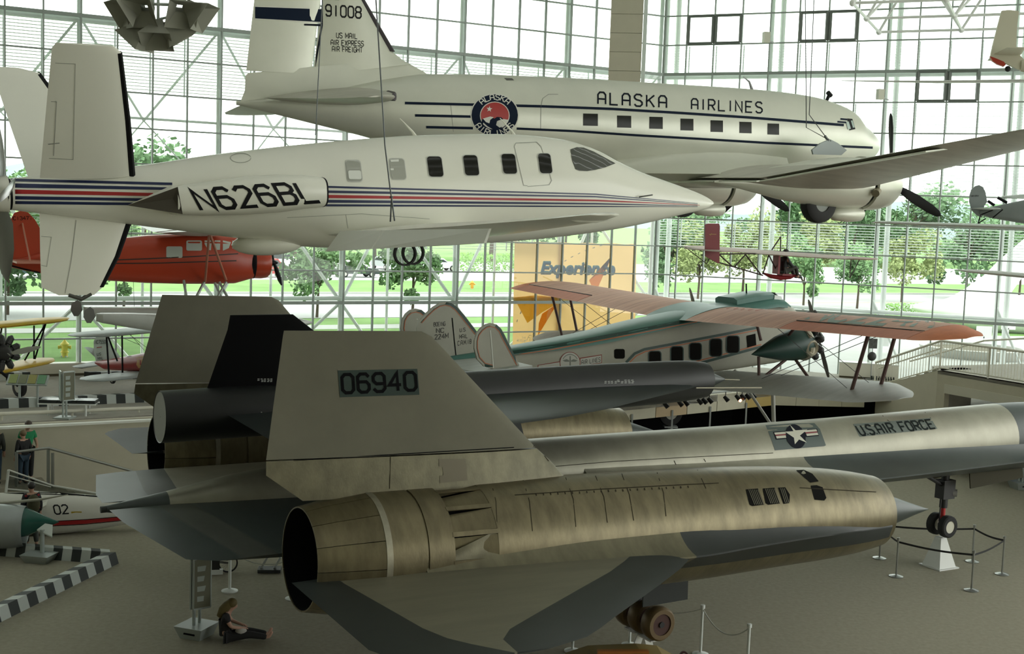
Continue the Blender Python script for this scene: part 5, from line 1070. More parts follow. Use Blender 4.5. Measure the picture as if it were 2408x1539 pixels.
for k in range(9):
    a = 2*math.pi*k/9; d = S(0, math.cos(a), math.sin(a)); MB().tube([e_+d*.2, e_+d*.3, e_+d*.32, e_+d*.54, e_+d*.62], [.08, .08, .12, .11, .03], 8).build('engine_cylinder', M('engine_dark', (.03, .03, .03), .5), YB)
MB().lathe([(-5.0, .08), (-3, .30), (-1.2, .46), (-.35, .42)], e_, ax, 20, True).build('fuselage', yel, YB)
pb = loc(YB, pY(86, 818, 38.6)); d = (pb-S(.4, 0, 0)).normalized(); sd = d.cross(ax).normalized()
for sgn in (1, -1): MB().loft([[S(.4, 0, 0)+d*sgn*r_+sd*w_*math.cos(t)+ax*.03*math.sin(t) for t in np.linspace(0, 2*math.pi, 9)[:-1]] for r_, w_ in ((.06, .06), (.4, .12), (.8, .12), (1.15, .06), (1.22, .02))]).build('propeller_blade', M('prop_pale', (.55, .55, .52), .4), YB)
g0 = pz(46, 934, DZ); wheel(YB, loc(YB, Vector((g0.x, g0.y, DZ+.33))), .33, .18, axis=(0, 1, 0)); MB().tube([loc(YB, Vector((g0.x, g0.y, DZ+.33))), S(-.5, .25, -.3)], .05, 8).build('gear_leg', blk, YB); MB().tube([loc(YB, Vector((g0.x, g0.y, DZ+.33))), S(-1.2, -.2, -.35)], .04, 8).build('gear_leg', blk, YB)
# ================================================================= RED AND WHITE BIPLANE
RB = frame_at('mail_biplane', 'red and white mail biplane NC7550 with silver wings near the left glass', 330, 848, 42.0, -.66)
rb = M('mail_red', (.30, .012, .015), .35); rw_ = M('mail_silver', (.50, .56, .56), .5, nz=.05)
rf = traced(RB, [(225, 850, 856, .04), (252, 846, 869, .20), (300, 838, 873, .34), (350, 828, 874, .40), (400, 824, 872, .40), (440, 828, 868, .34)], 0, 2.4, 3).build('fuselage', rb, RB)
plate(RB, [(228, 853), (223, 830), (222, 803), (228, 793), (238, 789), (248, 791), (262, 815), (285, 845), (262, 850)], 0, .07).build('fin', rw_, RB, smooth=False)
FN = [o for o in RB.children if o in GEO and o.name.startswith('fin')]
for tx, a, b, y0, y1 in (('NC7550', 224, 249, 809, 801), ('US', 229, 238, 837, 831), ('MAIL', 230, 243, 847, 841)): decal(RB, 'fin_lettering', to_quad(text_polys(tx, 1.1, 1.4), (a, y0), (b, y0-1), (b, y1-1), (a, y1)), FN, M('mail_letter', (.06, .07, .07), .6), .012, 0)
decal(RB, 'fin_name', poly_line([(228, 818), (240, 816.5)], 2), FN, rb, .012, 0)
for sg, P0, P1 in ((1, (252, 852), (182, 864)), (-1, (252, 850), (210, 819))):
    a, b = loc(RB, pY(*P0, 45.0)), loc(RB, pY(*P1, 43.6 if sg > 0 else 46)); wing([(a+Vector((.45, 0, 0)), a-Vector((.6, 0, 0)), .08), (b+Vector((.35, 0, 0)), b-Vector((.35, 0, 0)), .06), (b+(b-a)*.06+Vector((.1, 0, 0)), b+(b-a)*.06-Vector((.1, 0, 0)), .02)], 8).build('tailplane', M('mail_grey', (.20, .22, .21), .5), RB)
spanwing(RB, 'upper_wing', rw_, pY(470, 765, 43.5), pY(165, 790, 39.8), 1.5, .16); spanwing(RB, 'lower_wing', rw_, pY(420, 868, 43.0), pY(194, 894, 39.8), 1.4, .15)
for a, b, Y in (((250, 783), (256, 880), 40.6), ((287, 779), (288, 877), 41.2), ((252, 786), (276, 850), 40.8)): MB().tube([loc(RB, pY(*a, Y)), loc(RB, pY(*b, Y))], .03, 6).build('interplane_strut', blk, RB)
for a, b in (((295, 780), (400, 860)), ((300, 780), (340, 825)), ((262, 784), (330, 812))): MB().tube([loc(RB, pY(*a, 41)), loc(RB, pY(*b, 41.4))], .008, 5).build('bracing_wire', cable, RB)
wheel(RB, loc(RB, pY(265, 894, 41.2)), .13, .09); MB().tube([loc(RB, pY(265, 894, 41.2)), loc(RB, pY(268, 880, 41.4))], .02, 6).build('wheel_fork', blk, RB)
decal(RB, 'shield_emblem', [[(320, 842), (336, 838), (345, 843), (346, 856), (340, 864), (326, 866), (321, 858), (323, 850)]], [rf], M('shield_tan', (.50, .26, .08), .5), .01, 10); decal(RB, 'shield_letter', to_quad(G_u := [[(p.x/4, p.y/6) for p in q] for q in strip(G['U'][0], 1.2)], (331, 859), (341, 857), (341, 846), (331, 848)), [rf], rb, .014, 0)
decal(RB, 'top_stripe', poly_line([(252, 846.5), (300, 838), (350, 829)], 3), [rf], M('mail_white', (.66, .62, .60), .5), .01, 12)
cab('suspension_cable', 'wire holding up the red and white mail biplane', [pY(300, 300, 42.6), pY(318, 778, 42.2)], .008, False)
# ================================================================= OPEN PRIMARY GLIDER WITH PILOT
PG = frame_at('primary_glider', 'open-frame primary glider with dark red tail fin and pale wing', 1838, 640, 40.0, .36)
rdk = M('glider_red', (.20, .008, .012), .5); pkw = M('glider_pale_fabric', (.62, .50, .46), .7, nz=.06, sc=2, st=(.5, 4, 1))
sk = MB(); rgs = []
for x, y, h in ((1795, 643, 2), (1812, 650, 5), (1835, 653.5, 6), (1858, 652, 5), (1874, 646, 2)):
    c = on_s(PG, x, y, 0); hh = h/72; rgs.append([c+Vector((0, .10*math.cos(t), hh*math.sin(t))) for t in np.linspace(0, 2*math.pi, 11)[:-1]])
sk.loft(rgs).build('skid_keel', rdk, PG)
plate(PG, [(1658, 528), (1666, 526), (1690, 526), (1692, 532), (1691, 619), (1689, 620), (1658, 603)], 0, .05).build('tail_fin', rdk, PG, smooth=False)
decal(PG, 'fin_lettering', poly_line([(1667, 552), (1672, 551), (1684, 551.5)], 1.4)+poly_line([(1670, 554), (1673, 549)], 1.2), [o for o in PG.children if o in GEO and o.name.startswith('tail_fin')], M('glider_gold', (.40, .22, .05), .5), .01, 0)
for a, b in (((1691, 618), (1722, 627)), ((1722, 627), (1794, 648)), ((1690, 598), (1722, 627)), ((1727, 628), (1753, 599)), ((1753, 599), (1790, 647)), ((1794, 645), (1808, 600)), ((1808, 600), (1830, 645)), ((1690, 598), (1752, 597)), ((1752, 597), (1838, 597)), ((1815, 588), (1836, 557)), ((1836, 557), (1835, 596))): MB().tube([on_s(PG, *a, 0), on_s(PG, *b, 0)], .022, 6).build('frame_tube', M('glider_frame', (.05, .03, .03), .5), PG)
wc = on_s(PG, 1822, 596, 0)
for sg in (1, -1):
    wing([(S(wc.x+.55, 0, wc.z), S(wc.x-.75, 0, wc.z-.02), .14), (S(wc.x+.55, 3*sg, wc.z+.02), S(wc.x-.75, 3*sg, wc.z), .12), (S(wc.x+.5, 4.6*sg, wc.z+.04), S(wc.x-.75, 4.7*sg, wc.z+.02), .08), (S(wc.x+.2, 5.1*sg, wc.z+.05), S(wc.x-.6, 5.1*sg, wc.z+.05), .03)], 10).build('wing', pkw, PG)
    for x_ in (.3, -.5): MB().tube([S(wc.x-.1, 4.2*sg, wc.z-.55), S(wc.x-.1+x_, (4.2 if x_ > 0 else 4.9)*sg, wc.z)], .015, 5).build('tip_skid', M('glider_frame', (.05, .03, .03), .5), PG)
tf_ = on_s(PG, 1664, 590, 0); MB().prism([S(tf_.x+.45, -1.2, tf_.z), S(tf_.x+.45, 1.2, tf_.z), S(tf_.x-.2, 1.2, tf_.z), S(tf_.x-.2, -1.2, tf_.z)], (0, 0, .04)).build('tailplane', pkw, PG, smooth=False)
MB().box(on_s(PG, 1832, 622, 0)+Vector((-.1, 0, 0)), (.07, .34, .62)).build('seat_back', rdk, PG, smooth=False)
MB().box(on_s(PG, 1845, 646, 0), (.36, .34, .06)).build('seat', rdk, PG, smooth=False)
cab('suspension_cable', 'thin wire carrying the primary glider above its king post', [pY(1838, 380, 40), pY(1836, 556, 40)], .006, False)
# ================================================================= GREY HIGH-WING PLANE AT RIGHT
GP = frame_at('grey_monoplane', 'small grey high-wing monoplane hanging at the right edge, tail towards the hall', 2310, 495, 43.0, -.10)
gry = M('monoplane_grey', (.22, .25, .25), .55, nz=.05); gryl = M('monoplane_pale', (.56, .61, .59), .55)
traced(GP, [(2303, 497, 504, .06), (2330, 487, 513, .16), (2370, 478, 520, .28), (2408, 470, 526, .36), (2450, 462, 530, .42), (2500, 458, 530, .42)], 0, 3.5, 4).build('fuselage', gry, GP, ang=30)
plate(GP, [(2309, 512), (2297, 507), (2285, 495), (2279, 475), (2280, 459), (2284, 446), (2293, 438), (2302, 435.5), (2311, 440), (2317, 452), (2321, 475), (2314, 485)], 0, .06).build('fin', gry, GP, smooth=False)
decal(GP, 'fin_lettering', to_quad(text_polys('NR105W', 1.0, 1.4), (2284, 463), (2301, 462), (2301, 459), (2284, 460)), [o for o in GP.children if o in GEO and o.name.startswith('fin')], num, .01, 0)
zs = on_s(GP, 2306, 491, 0)
for sg in (1, -1): wing([(S(zs.x+.45, .05*sg, zs.z), S(zs.x-.35, .05*sg, zs.z), .08), (S(zs.x+.4, 1.0*sg, zs.z), S(zs.x-.35, 1.0*sg, zs.z), .06), (S(zs.x+.2, 1.5*sg, zs.z), S(zs.x-.1, 1.5*sg, zs.z), .02)], 8).build('tailplane', gryl, GP)
wz = on_s(GP, 2408, 455, 0)
for sg in (1, -1): wing([(S(wz.x+2.1, .2*sg, wz.z+.05), S(wz.x+.5, .2*sg, wz.z), .2), (S(wz.x+2.1, 4.8*sg, wz.z+.05), S(wz.x+.5, 4.8*sg, wz.z), .18), (S(wz.x+1.8, 5.3*sg, wz.z+.05), S(wz.x+.9, 5.3*sg, wz.z+.03), .05)], 8).build('wing', gryl, GP)
for a, b in (((2323, 473), (2338, 483)), ((2346, 465), (2368, 477))): MB().tube([on_s(GP, *a, 0), on_s(GP, *b, 0)], .05, 6).build('cabin_strut', blk, GP)
for a, b in (((2308, 505), (2335, 494)), ((2335, 512), (2358, 493)), ((2300, 526), (2306, 505)), ((2300, 526), (2318, 514))): MB().tube([on_s(GP, *a, .2), on_s(GP, *b, .4)], .02, 6).build('tail_strut', blk, GP)
# ================================================================= SAILPLANE AT UPPER RIGHT, OTHER WINGS
SP = frame_at('white_sailplane', 'white sailplane tail with red skid hanging at the upper right corner', 2360, 130, 38.0, -.18)
spw = M('sailplane_cream', (.60, .58, .46), .5)
plate(SP, [(2328, 133), (2333, 110), (2351, 40), (2355, 26), (2372, 24), (2395, 27), (2391, 60), (2388, 120), (2408, 142), (2450, 150), (2450, 178), (2400, 166), (2375, 155)], 0, .14).build('tail_fin', spw, SP, smooth=False)
plate(SP, [(2327, 133), (2336, 136), (2360, 146), (2364, 153), (2360, 157), (2345, 152), (2333, 144)], 0, .15).build('tail_bumper', M('sail_red', (.42, .04, .02), .4), SP, smooth=False)
MB().sphere(on_s(SP, 2370, 162, 0), .09, 10, 8).build('tail_wheel', tyre, SP)
zs = on_s(SP, 2360, 128, 0)
for sg in (1, -1): wing([(S(zs.x+.5, .05*sg, zs.z), S(zs.x-.3, .05*sg, zs.z), .06), (S(zs.x+.3, 1.5*sg, zs.z), S(zs.x-.2, 1.5*sg, zs.z), .03)], 8).build('tailplane', spw, SP)
traced(SP, [(2400, 140, 168, .12), (2450, 142, 178, .22), (2520, 146, 192, .30)], 0).build('fuselage', spw, SP)
def hung_wing(nm, label, pts, ch, th, m_):
    """pts: world points of the wing's axis, tip first"""
    o = Vector(pts[0]); t = thing(nm, label, 'wing', o); d = (Vector(pts[-1])-o); n_ = Vector((-d.y, d.x, 0)).normalized(); secs = []
    for k, p in enumerate(pts): c = ch[k]; p = Vector(p)-o; secs.append((p-n_*c/2, p+n_*c/2, th*c))
    wing(secs, 8).build('wing_panel', m_, t); return t
hung_wing('glider_wing', 'very long thin white glider wing crossing the upper right windows', [pY(1980, 190, 42), pY(2060, 191.5, 41.6), pY(2200, 193.5, 40.6), pY(2440, 191.5, 39), pY(2560, 190, 38)], (.15, .35, .6, .8, .85), .12, M('wing_white', (.74, .77, .75), .4))
WF = M('ribbed_white_fabric', (.74, .79, .77), .6, nz=.08, sc=3, st=(3, 3, 1))
g1 = hung_wing('fabric_wing', 'ribbed white fabric wing hanging below the grey monoplane', [pY(2052, 525, 40), pY(2075, 523, 39.8), pY(2200, 528, 38.8), pY(2320, 532, 37.6), pY(2460, 537, 36)], (.2, .9, 1.2, 1.3, 1.35), .10, WF)
g2 = hung_wing('fabric_wing', 'smooth pale wing tip above the orange wing tip at the right edge', [pY(2252, 635, 36), pY(2290, 638, 35.8), pY(2360, 643, 35), pY(2460, 652, 34)], (.2, .8, 1.1, 1.2), .12, M('wing_white', (.74, .77, .75), .4))
# ================================================================= BANNER ON THE GLASS
def on_wallL(px, py, inn=-.16):
    r = ray(px, py); n = NL; t = (C0-n*inn-CAMPOS).dot(n)/r.dot(n); return CAMPOS+r*t
def clothmat(name, col):
    if name in MATS: return MATS[name]
    m = bpy.data.materials.new(name); m.use_nodes = True; nt = m.node_tree; nt.nodes.clear()
    o = nt.nodes.new('ShaderNodeOutputMaterial'); mx = nt.nodes.new('ShaderNodeMixShader'); mx.inputs[0].default_value = .62
    d = nt.nodes.new('ShaderNodeBsdfDiffuse'); t = nt.nodes.new('ShaderNodeBsdfTranslucent')
    for n_ in (d, t): n_.inputs[0].default_value = (*col, 1)
    nt.links.new(d.outputs[0], mx.inputs[1]); nt.links.new(t.outputs[0], mx.inputs[2]); nt.links.new(mx.outputs[0], o.inputs[0]); MATS[name] = m; return m
BN = thing('banner', 'orange and blue banner reading Experience hung on the glass wall', 'banner')
bm_ = MB(); nx, ny = 10, 6; g = []
for j in range(ny+1):
    for i in range(nx+1):
        u, v = i/nx, j/ny; x = 1210+287*u-5*v; y = (568+5*u)+(262+14*u)*v + (2.5*math.sin(u*math.pi*5)**2 if j == 0 else 0); g.append(on_wallL(x, y, -.16-.02*math.sin(u*20)))
bm_.add(g, [(j*(nx+1)+i, j*(nx+1)+i+1, (j+1)*(nx+1)+i+1, (j+1)*(nx+1)+i) for j in range(ny) for i in range(nx)])
bn = bm_.build('cloth', clothmat('banner_peach', (.74, .47, .21)), BN, recalc=False)
decal(BN, 'orange_field', [[(1497, 575), (1497, 700), (1400, 690), (1385, 660), (1430, 625), (1440, 600), (1475, 580)], [(1400, 660), (1494, 668), (1493, 840), (1225, 800), (1265, 790), (1267, 760), (1275, 738), (1310, 715), (1350, 690)]], [bn], clothmat('banner_orange', (.80, .30, .03)), .004, 0, label='orange swoosh')
decal(BN, 'yellow_field', [[(1208, 700), (1260, 695), (1310, 700), (1310, 715), (1275, 735), (1240, 760), (1206, 765)], [(1205, 778), (1300, 785), (1370, 795), (1400, 800), (1400, 806), (1205, 784)]], [bn], clothmat('banner_yellow', (.80, .50, .08)), .006, 0, label='yellow field')
decal(BN, 'blue_band', [[(1205, 784), (1300, 790), (1400, 800), (1492, 815), (1492, 850), (1204, 835)]], [bn], clothmat('banner_blue', (.075, .075, .36)), .008, 0, label='blue band')
decal(BN, 'dash_trail', [q for a, b in (((1433, 574), (1439, 573)), ((1410, 579), (1416, 577)), ((1393, 584), (1399, 582)), ((1375, 590), (1381, 588)), ((1359, 598), (1364, 595)), ((1342, 606), (1348, 603)), ((1327, 615), (1332, 612)), ((1242, 701), (1246, 696)), ((1232, 720), (1235, 714)), ((1223, 739), (1226, 732)), ((1215, 758), (1217, 752))) for q in poly_line([a, b], 2)], [bn], clothmat('dash_grey', (.40, .42, .48)), .006, 0)
BN.children[-1]['kind'] = 'stuff'
def font_polys(txt, shear=0.0, bold=0.0):
    cu = bpy.data.curves.new('t', 'FONT'); cu.body = txt; cu.shear = shear; cu.offset = bold; cu.resolution_u = 3
    o = bpy.data.objects.new('t', cu); me = bpy.data.meshes.new_from_object(o); V = [v.co.copy() for v in me.vertices]; F_ = [list(p.vertices) for p in me.polygons]
    bpy.data.objects.remove(o); bpy.data.curves.remove(cu); bpy.data.meshes.remove(me)
    x0 = min(v.x for v in V); x1 = max(v.x for v in V); y0 = min(v.y for v in V); y1 = max(v.y for v in V)
    return [[((V[i].x-x0)/(x1-x0), (V[i].y-y0)/(y1-y0)) for i in f] for f in F_]
blu = clothmat('banner_letter_blue', (.10, .30, .52)); shd = clothmat('banner_letter_shadow', (.05, .09, .14))
fp = font_polys('Experience', .25, .035)
decal(BN, 'experience_letter_shadow', to_quad(fp, (1271, 655), (1447, 657), (1447, 619), (1271, 617)), [bn], shd, .010, 0); decal(BN, 'experience_lettering', to_quad(fp, (1270, 652), (1446, 654), (1446, 616), (1270, 614)), [bn], blu, .016, 0)
wl2 = clothmat('banner_letter_white', (.75, .76, .74))
for tx, q in (('THE', ((1227, 797), (1236, 797.5), (1236, 792), (1227, 791.5))), ('MUSEUM', ((1215, 804), (1236, 805), (1236, 799), (1215, 798))), ('OF', ((1229, 810), (1235, 810.3), (1235, 806), (1229, 805.7)))): decal(BN, 'museum_lettering', to_quad(font_polys(tx, 0, .02), *q), [bn], wl2, .014, 0)
decal(BN, 'flight_lettering', to_quad(font_polys('Flight', .45, 0), (1236, 806), (1268, 807), (1272, 789), (1240, 788)), [bn], wl2, .014, 0)
# ================================================================= LOUDSPEAKER CLUSTER
LS = thing('loudspeaker_cluster', 'hanging cluster of grey square loudspeaker horns at upper left', 'loudspeakers', pY(372, 20, 24))
hm = M('horn_grey', (.30, .30, .25), .6); hp = M('horn_pale', (.62, .68, .64), .5)
def horn(c, d, a=.10, b=.30, ln=.45, up=(0, 0, 1)):
    d = Vector(d).normalized(); x = d.cross(Vector(up)).normalized(); y = x.cross(d); c = Vector(c); rg = []
    for t, w in ((0, a), (.35, a*1.4), (1, b)): rg.append([c+d*ln*t+x*w*i+y*w*j for i, j in ((-1, -1), (1, -1), (1, 1), (-1, 1))])
    rg.append([p.lerp(c+d*ln, .03) for p in rg[-1]]); rg.append([p.lerp(c+d*ln*.3, .75) for p in rg[2]])
    return MB().loft(rg, cap=False).build('horn', hm, LS, smooth=False)
for px_, py_, d in ((322, 20, (-.55, -.45, -.50)), (350, 18, (-.15, -.75, -.55)), (418, 18, (.35, -.6, -.55)), (440, 22, (.75, -.1, -.55)), (345, 66, (-.6, .2, -.8)), (372, 64, (.05, -.45, -.9)), (395, 60, (.5, .2, -.8))):
    horn(pY(px_, py_-12, 24)-pY(372, 20, 24), d)
MB().tube([(0, 0, 1.5), (0, 0, -.2)], .03, 8).build('hanger', hp, LS); MB().tube([(-.3, 0, .08), (.35, 0, .08)], .03, 8).build('yoke', hp, LS); MB().tube([(.02, 0, -.2), (.25, .1, -.12)], .025, 8).build('yoke', hp, LS)
for c, a in ((0, 'first'), (8, 'second')):
    pass
for px_, py_, lb in ((1802, 88, 'small pale loudspeaker on the window post between the upper vents'), (2070, 222, 'small pale loudspeaker on the window post left of the lower vents')):
    p = pY(px_, py_, 51.5); t = thing('wall_speaker', lb, 'loudspeaker', p); MB().box((0, 0, 0), (.26, .24, .42), .2).build('cabinet', M('speaker_cream', (.62, .62, .52), .5), t, smooth=False); MB().tube([(.1, .1, -.1), (.45, .35, -.18)], .03, 6).build('bracket', greyp, t)
# ================================================================= STRIPED KERBS
kd = M('kerb_black', (.020, .026, .026), .6); kw = M('kerb_white', (.50, .54, .52), .6)
def kerb(name, label, A, B, z, n, w=.40, h=.28, sk=.5):
    t = thing(name, label, 'barrier', (A.x, A.y, z)); d = (B-A); d.z = 0; L_ = d.length; d.normalize(); nn = Vector((-d.y, d.x, 0)); st_ = L_/n
    for k in range(n):
        P_ = []
        for zz, ww in ((0, w/2), (h, w/2*.55)):
            for e in (-1, 1):
                for u in (0, 1): P_.append(d*st_*(k+u)+nn*ww*e+d*(sk*st_*(-e*.5-.0)+sk*st_*(.9 if zz else 0)*(0))+Vector((0, 0, zz)))
        MB().add(P_, [(0, 1, 3, 2), (4, 6, 7, 5), (0, 4, 5, 1), (2, 3, 7, 6), (0, 2, 6, 4), (1, 5, 7, 3)]).build('kerb_block', kd if k % 2 == 0 else kw, t, smooth=False)
    return t
kerb('striped_barrier', 'black and white striped low barrier behind the jet nose', pz(-90, 1296), pz(258, 1322), 0, 16)
kerb('striped_barrier', 'black and white striped low barrier running to the lower left corner', pz(258, 1326), pz(-120, 1512), 0, 18)
kerb('striped_barrier', 'black and white striped barrier on the raised deck behind the bench', pz(-60, 962, DZ), pz(352, 944, DZ), DZ, 18)
kerb('striped_barrier', 'striped barrier below the yellow biplane by the glass wall', pz(-30, 895, DZ), pz(66, 893, DZ), DZ, 5)
kerb('striped_barrier', 'striped barrier below the mail biplane by the glass wall', pz(205, 893, DZ), pz(400, 888, DZ), DZ, 8)
# ================================================================= INFORMATION KIOSKS
pan = M('kiosk_panel', (.30, .35, .33), .5); pand = M('kiosk_olive', (.16, .16, .11), .6); prn = M('panel_print', (.36, .41, .38), .6); mtl = M('kiosk_metal', (.42, .47, .46), .4, .4)
def kiosk(label, P_, yaw, zp=.62, hp=1.05, base=True):
    t = thing('info_kiosk', label, 'sign', P_, yaw)
    if base:
        MB().loft([[Vector((x*.24, y*.24, 0)) for x, y in ((-1, -1), (1, -1), (1, 1), (-1, 1))], [Vector((x*.33, y*.33, .26)) for x, y in ((-1, -1), (1, -1), (1, 1), (-1, 1))]]).build('base', mtl, t, smooth=False)
        MB().box((.02, -.292, .13), (.26, .02, .035), M_=Matrix.Rotation(-.33, 3, 'X')).build('base_slot', black, t, smooth=False)
    else: MB().box((0, 0, .02), (.5, .5, .04)).build('base', mtl, t, smooth=False)
    for y in (-.10, .10): MB().tube([(0, y, .04), (0, y, zp+hp*.9)], .035, 10).build('post', mtl, t)
    for a0, a1, nm in (((-.22, .16), (-.02, -.16), 'a'), ((.02, -.16), (.22, .14), 'b')):
        A, B = Vector((*a0, 0)), Vector((*a1, 0)); n_ = (B-A).cross(Vector((0, 0, 1))).normalized()*.03
        p = MB().prism([A+Vector((0, 0, zp)), B+Vector((0, 0, zp)), B+Vector((0, 0, zp+hp)), A+Vector((0, 0, zp+hp))], n_).build('panel', pan if nm == 'a' else pand, t, smooth=False)
        m = MB()
        for u, v in (((A, zp), (B, zp)), ((B, zp), (B, zp+hp)), ((B, zp+hp), (A, zp+hp)), ((A, zp+hp), (A, zp))): m.beam(u[0]+Vector((0, 0, u[1]))+n_*.5, v[0]+Vector((0, 0, v[1]))+n_*.5, .035)
        m.build('panel_frame', mtl, p, smooth=False)
        for k in range(4):
            q = A.lerp(B, .5)+n_*1.06*(1 if nm == 'a' else 1); zz = zp+hp*(.2+.2*k); e = (B-A)*.30
            MB().add([q-e+Vector((0, 0, zz-.06)), q+e*(.2+.6*random.random())+Vector((0, 0, zz-.06)), q+e*(.2+.6*random.random())+Vector((0, 0, zz+.05)), q-e+Vector((0, 0, zz+.05))], [(0, 1, 2, 3)]).build('print_block', prn, p, smooth=False, recalc=False)
    return t
kiosk('grey folded information kiosk on a pedestal beside the sitting woman', pz(462, 1497), -.35)
kiosk('grey folded information kiosk standing behind the deck bench', pz(152, 984, DZ)+Vector((0, 0, 0)), -.1, .55, .85, False)
kiosk('information kiosk at the far right edge of the floor', pz(2399, 1150), .2, .9, 1.0)
# small sign before the jet nose
t = thing('sign_stand', 'short sign stand with square base in front of the jet nose', 'sign', pz(95, 1320), -.15)
MB().loft([[Vector((x*.27, y*.25, 0)) for x, y in ((-1, -1), (1, -1), (1, 1), (-1, 1))], [Vector((x*.37, y*.34, .20)) for x, y in ((-1, -1), (1, -1), (1, 1), (-1, 1))]]).build('base', mtl, t, smooth=False)
MB().tube([(.02, .05, .18), (.02, .05, .78)], .055, 12).build('post', mtl, t); MB().prism([Vector((-.12, .05, .74)), Vector((.34, -.05, .62)), Vector((.20, .22, .84)), Vector((0, .22, .86))], (0, 0, .03)).build('sign_plate', M('plate_pale', (.55, .60, .57), .4), t, smooth=False)
# deck reading panel, bench, display case
t = thing('reading_rail', 'low angled reading panel on two posts on the deck', 'sign', pz(64, 958, DZ), .06)
pw = .62
MB().prism([Vector((-pw, -.1, .72)), Vector((pw, -.1, .72)), Vector((pw, .18, 1.0)), Vector((-pw, .18, 1.0))], (0, .02, -.03)).build('panel_board', mtl, t, smooth=False)
for k, c in enumerate(((.30, .36, .14), (.22, .24, .15), (.34, .33, .12), (.16, .34, .20))): x0 = -pw+.06+k*.29; MB().prism([Vector((x0, -.085, .755)), Vector((x0+.25, -.085, .755)), Vector((x0+.25, .16, .995)), Vector((x0, .16, .995))], (0, -.006, .008)).build('print_block', M('reading_print_%d' % k, c, .6), t, smooth=False)
for x in (-.25, .3): MB().tube([(x, .05, 0), (x, .05, .85)], .04, 8).build('post', mtl, t)
t = thing('bench', 'black cushioned bench with white tube legs on the deck', 'bench', pz(162, 976, DZ), .10)
for x in (-.55, .0, .55): MB().box((x, 0, .43), (.54, .5, .10)).build('cushion', M('black_leather', (.022, .026, .028), .25), t, smooth=False)
MB().beam((-.85, -.24, .36), (.85, -.24, .36), .04).build('frame_rail', white, t); MB().beam((-.85, .24, .36), (.85, .24, .36), .04).build('frame_rail', white, t)
for x in (-.55, .55):
    for y in (-.22, .22): MB().tube([(x, y, 0), (x, y, .36)], .03, 8).build('leg', white, t)
dc_ = pz(1972, 888, DZ); dd_ = pz(2112, 897, DZ)-dc_
t = thing('display_case', 'long low cream display plinth with dark base by the right glass wall', 'display case', dc_+dd_/2, math.atan2(dd_.y, dd_.x)); L_ = dd_.length
MB().box((0, .3, .36), (L_, .6, .56)).build('plinth', cream, t, smooth=False); MB().box((0, .32, .04), (L_*.98, .55, .08)).build('base', M('dark_base', (.10, .085, .05), .8), t, smooth=False); MB().box((0, .3, .66), (L_*1.01, .62, .04)).build('top', M('case_top', (.66, .68, .62), .3), t, smooth=False)
for k in range(9): MB().box((L_*(.10+.09*k)*.5, -.35, .12), (.07, .2, .14)).build('shoe_block', kd, t, smooth=False)
t = thing('photo_easel', 'black and white photo display standing on the right deck', 'display', pz(2048, 893, DZ), .1)
MB().box((.0, 0, 1.55), (.36, .03, .42)).build('photo_board', M('photo_dark', (.05, .055, .05), .5, nz=.6, sc=8), t, smooth=False); MB().sphere((-.02, 0, 1.0), (.2, .15, .2), 12, 8).build('model_engine', M('photo_dark2', (.03, .03, .03), .5), t); MB().tube([(0, .02, 0), (0, .02, 1.4)], .02, 6).build('post', greyp, t); MB().box((0, 0, .02), (.4, .3, .04)).build('base', greyp, t, smooth=False)
# ================================================================= SPOTLIGHT TRACK UNDER THE DECK EDGE
tk = thing('spotlight_track', 'black spotlights on a rail below the deck edge under the trimotor', 'spotlights')
q0, q1 = e2+nb*.35+Vector((0, 0, .18)), e3+nb*.35+Vector((0, 0, .18))
MB().tube([q0-(q1-q0)*.05, q1], .03, 8).build('rail', greyp, tk)
def spot(px_, py_, lit=False):
    r = ray(px_, py_); t_ = (q0-CAMPOS).dot(nb)/r.dot(nb); p = CAMPOS+r*t_
    b = MB().tube([p+Vector((-.05, -.02, .05)), p+Vector((.09, -.10, -.10))], [.065, .085], 10).build('lamp_can', M('lamp_black', (.012, .012, .012), .5), tk)
    MB().tube([p+Vector((0, 0, .02)), p+Vector((0, 0, .22))], .015, 6).build('bracket', M('lamp_black', (.012, .012, .012), .5), b)
    if lit: MB().sphere(p+Vector((.10, -.12, -.12)), .06, 10, 6).build('lit_bulb', M('lamp_lit', (1, .35, .15), .4, emit=9), b)
for px_, lit in ((1564, 0), (1598, 0), (1612, 0), (1644, 0), (1655, 0), (1668, 0), (1706, 0), (1733, 1), (1745, 0), (1757, 0), (1770, 0)): spot(px_, 951-(px_-1564)*.105, lit)
for k, u in enumerate((.05, .30, .55, .8)):
    p = e2.lerp(e3, u)+nb*.05; tag(MB().beam((p.x, p.y, 0), (p.x, p.y, DZ-.4), .06).build('rope_post', greyp, smooth=False), 'slim grey post below the deck fascia, number %s from the left' % ('one', 'two', 'three', 'four')[k], 'post', 'posts below the deck fascia')
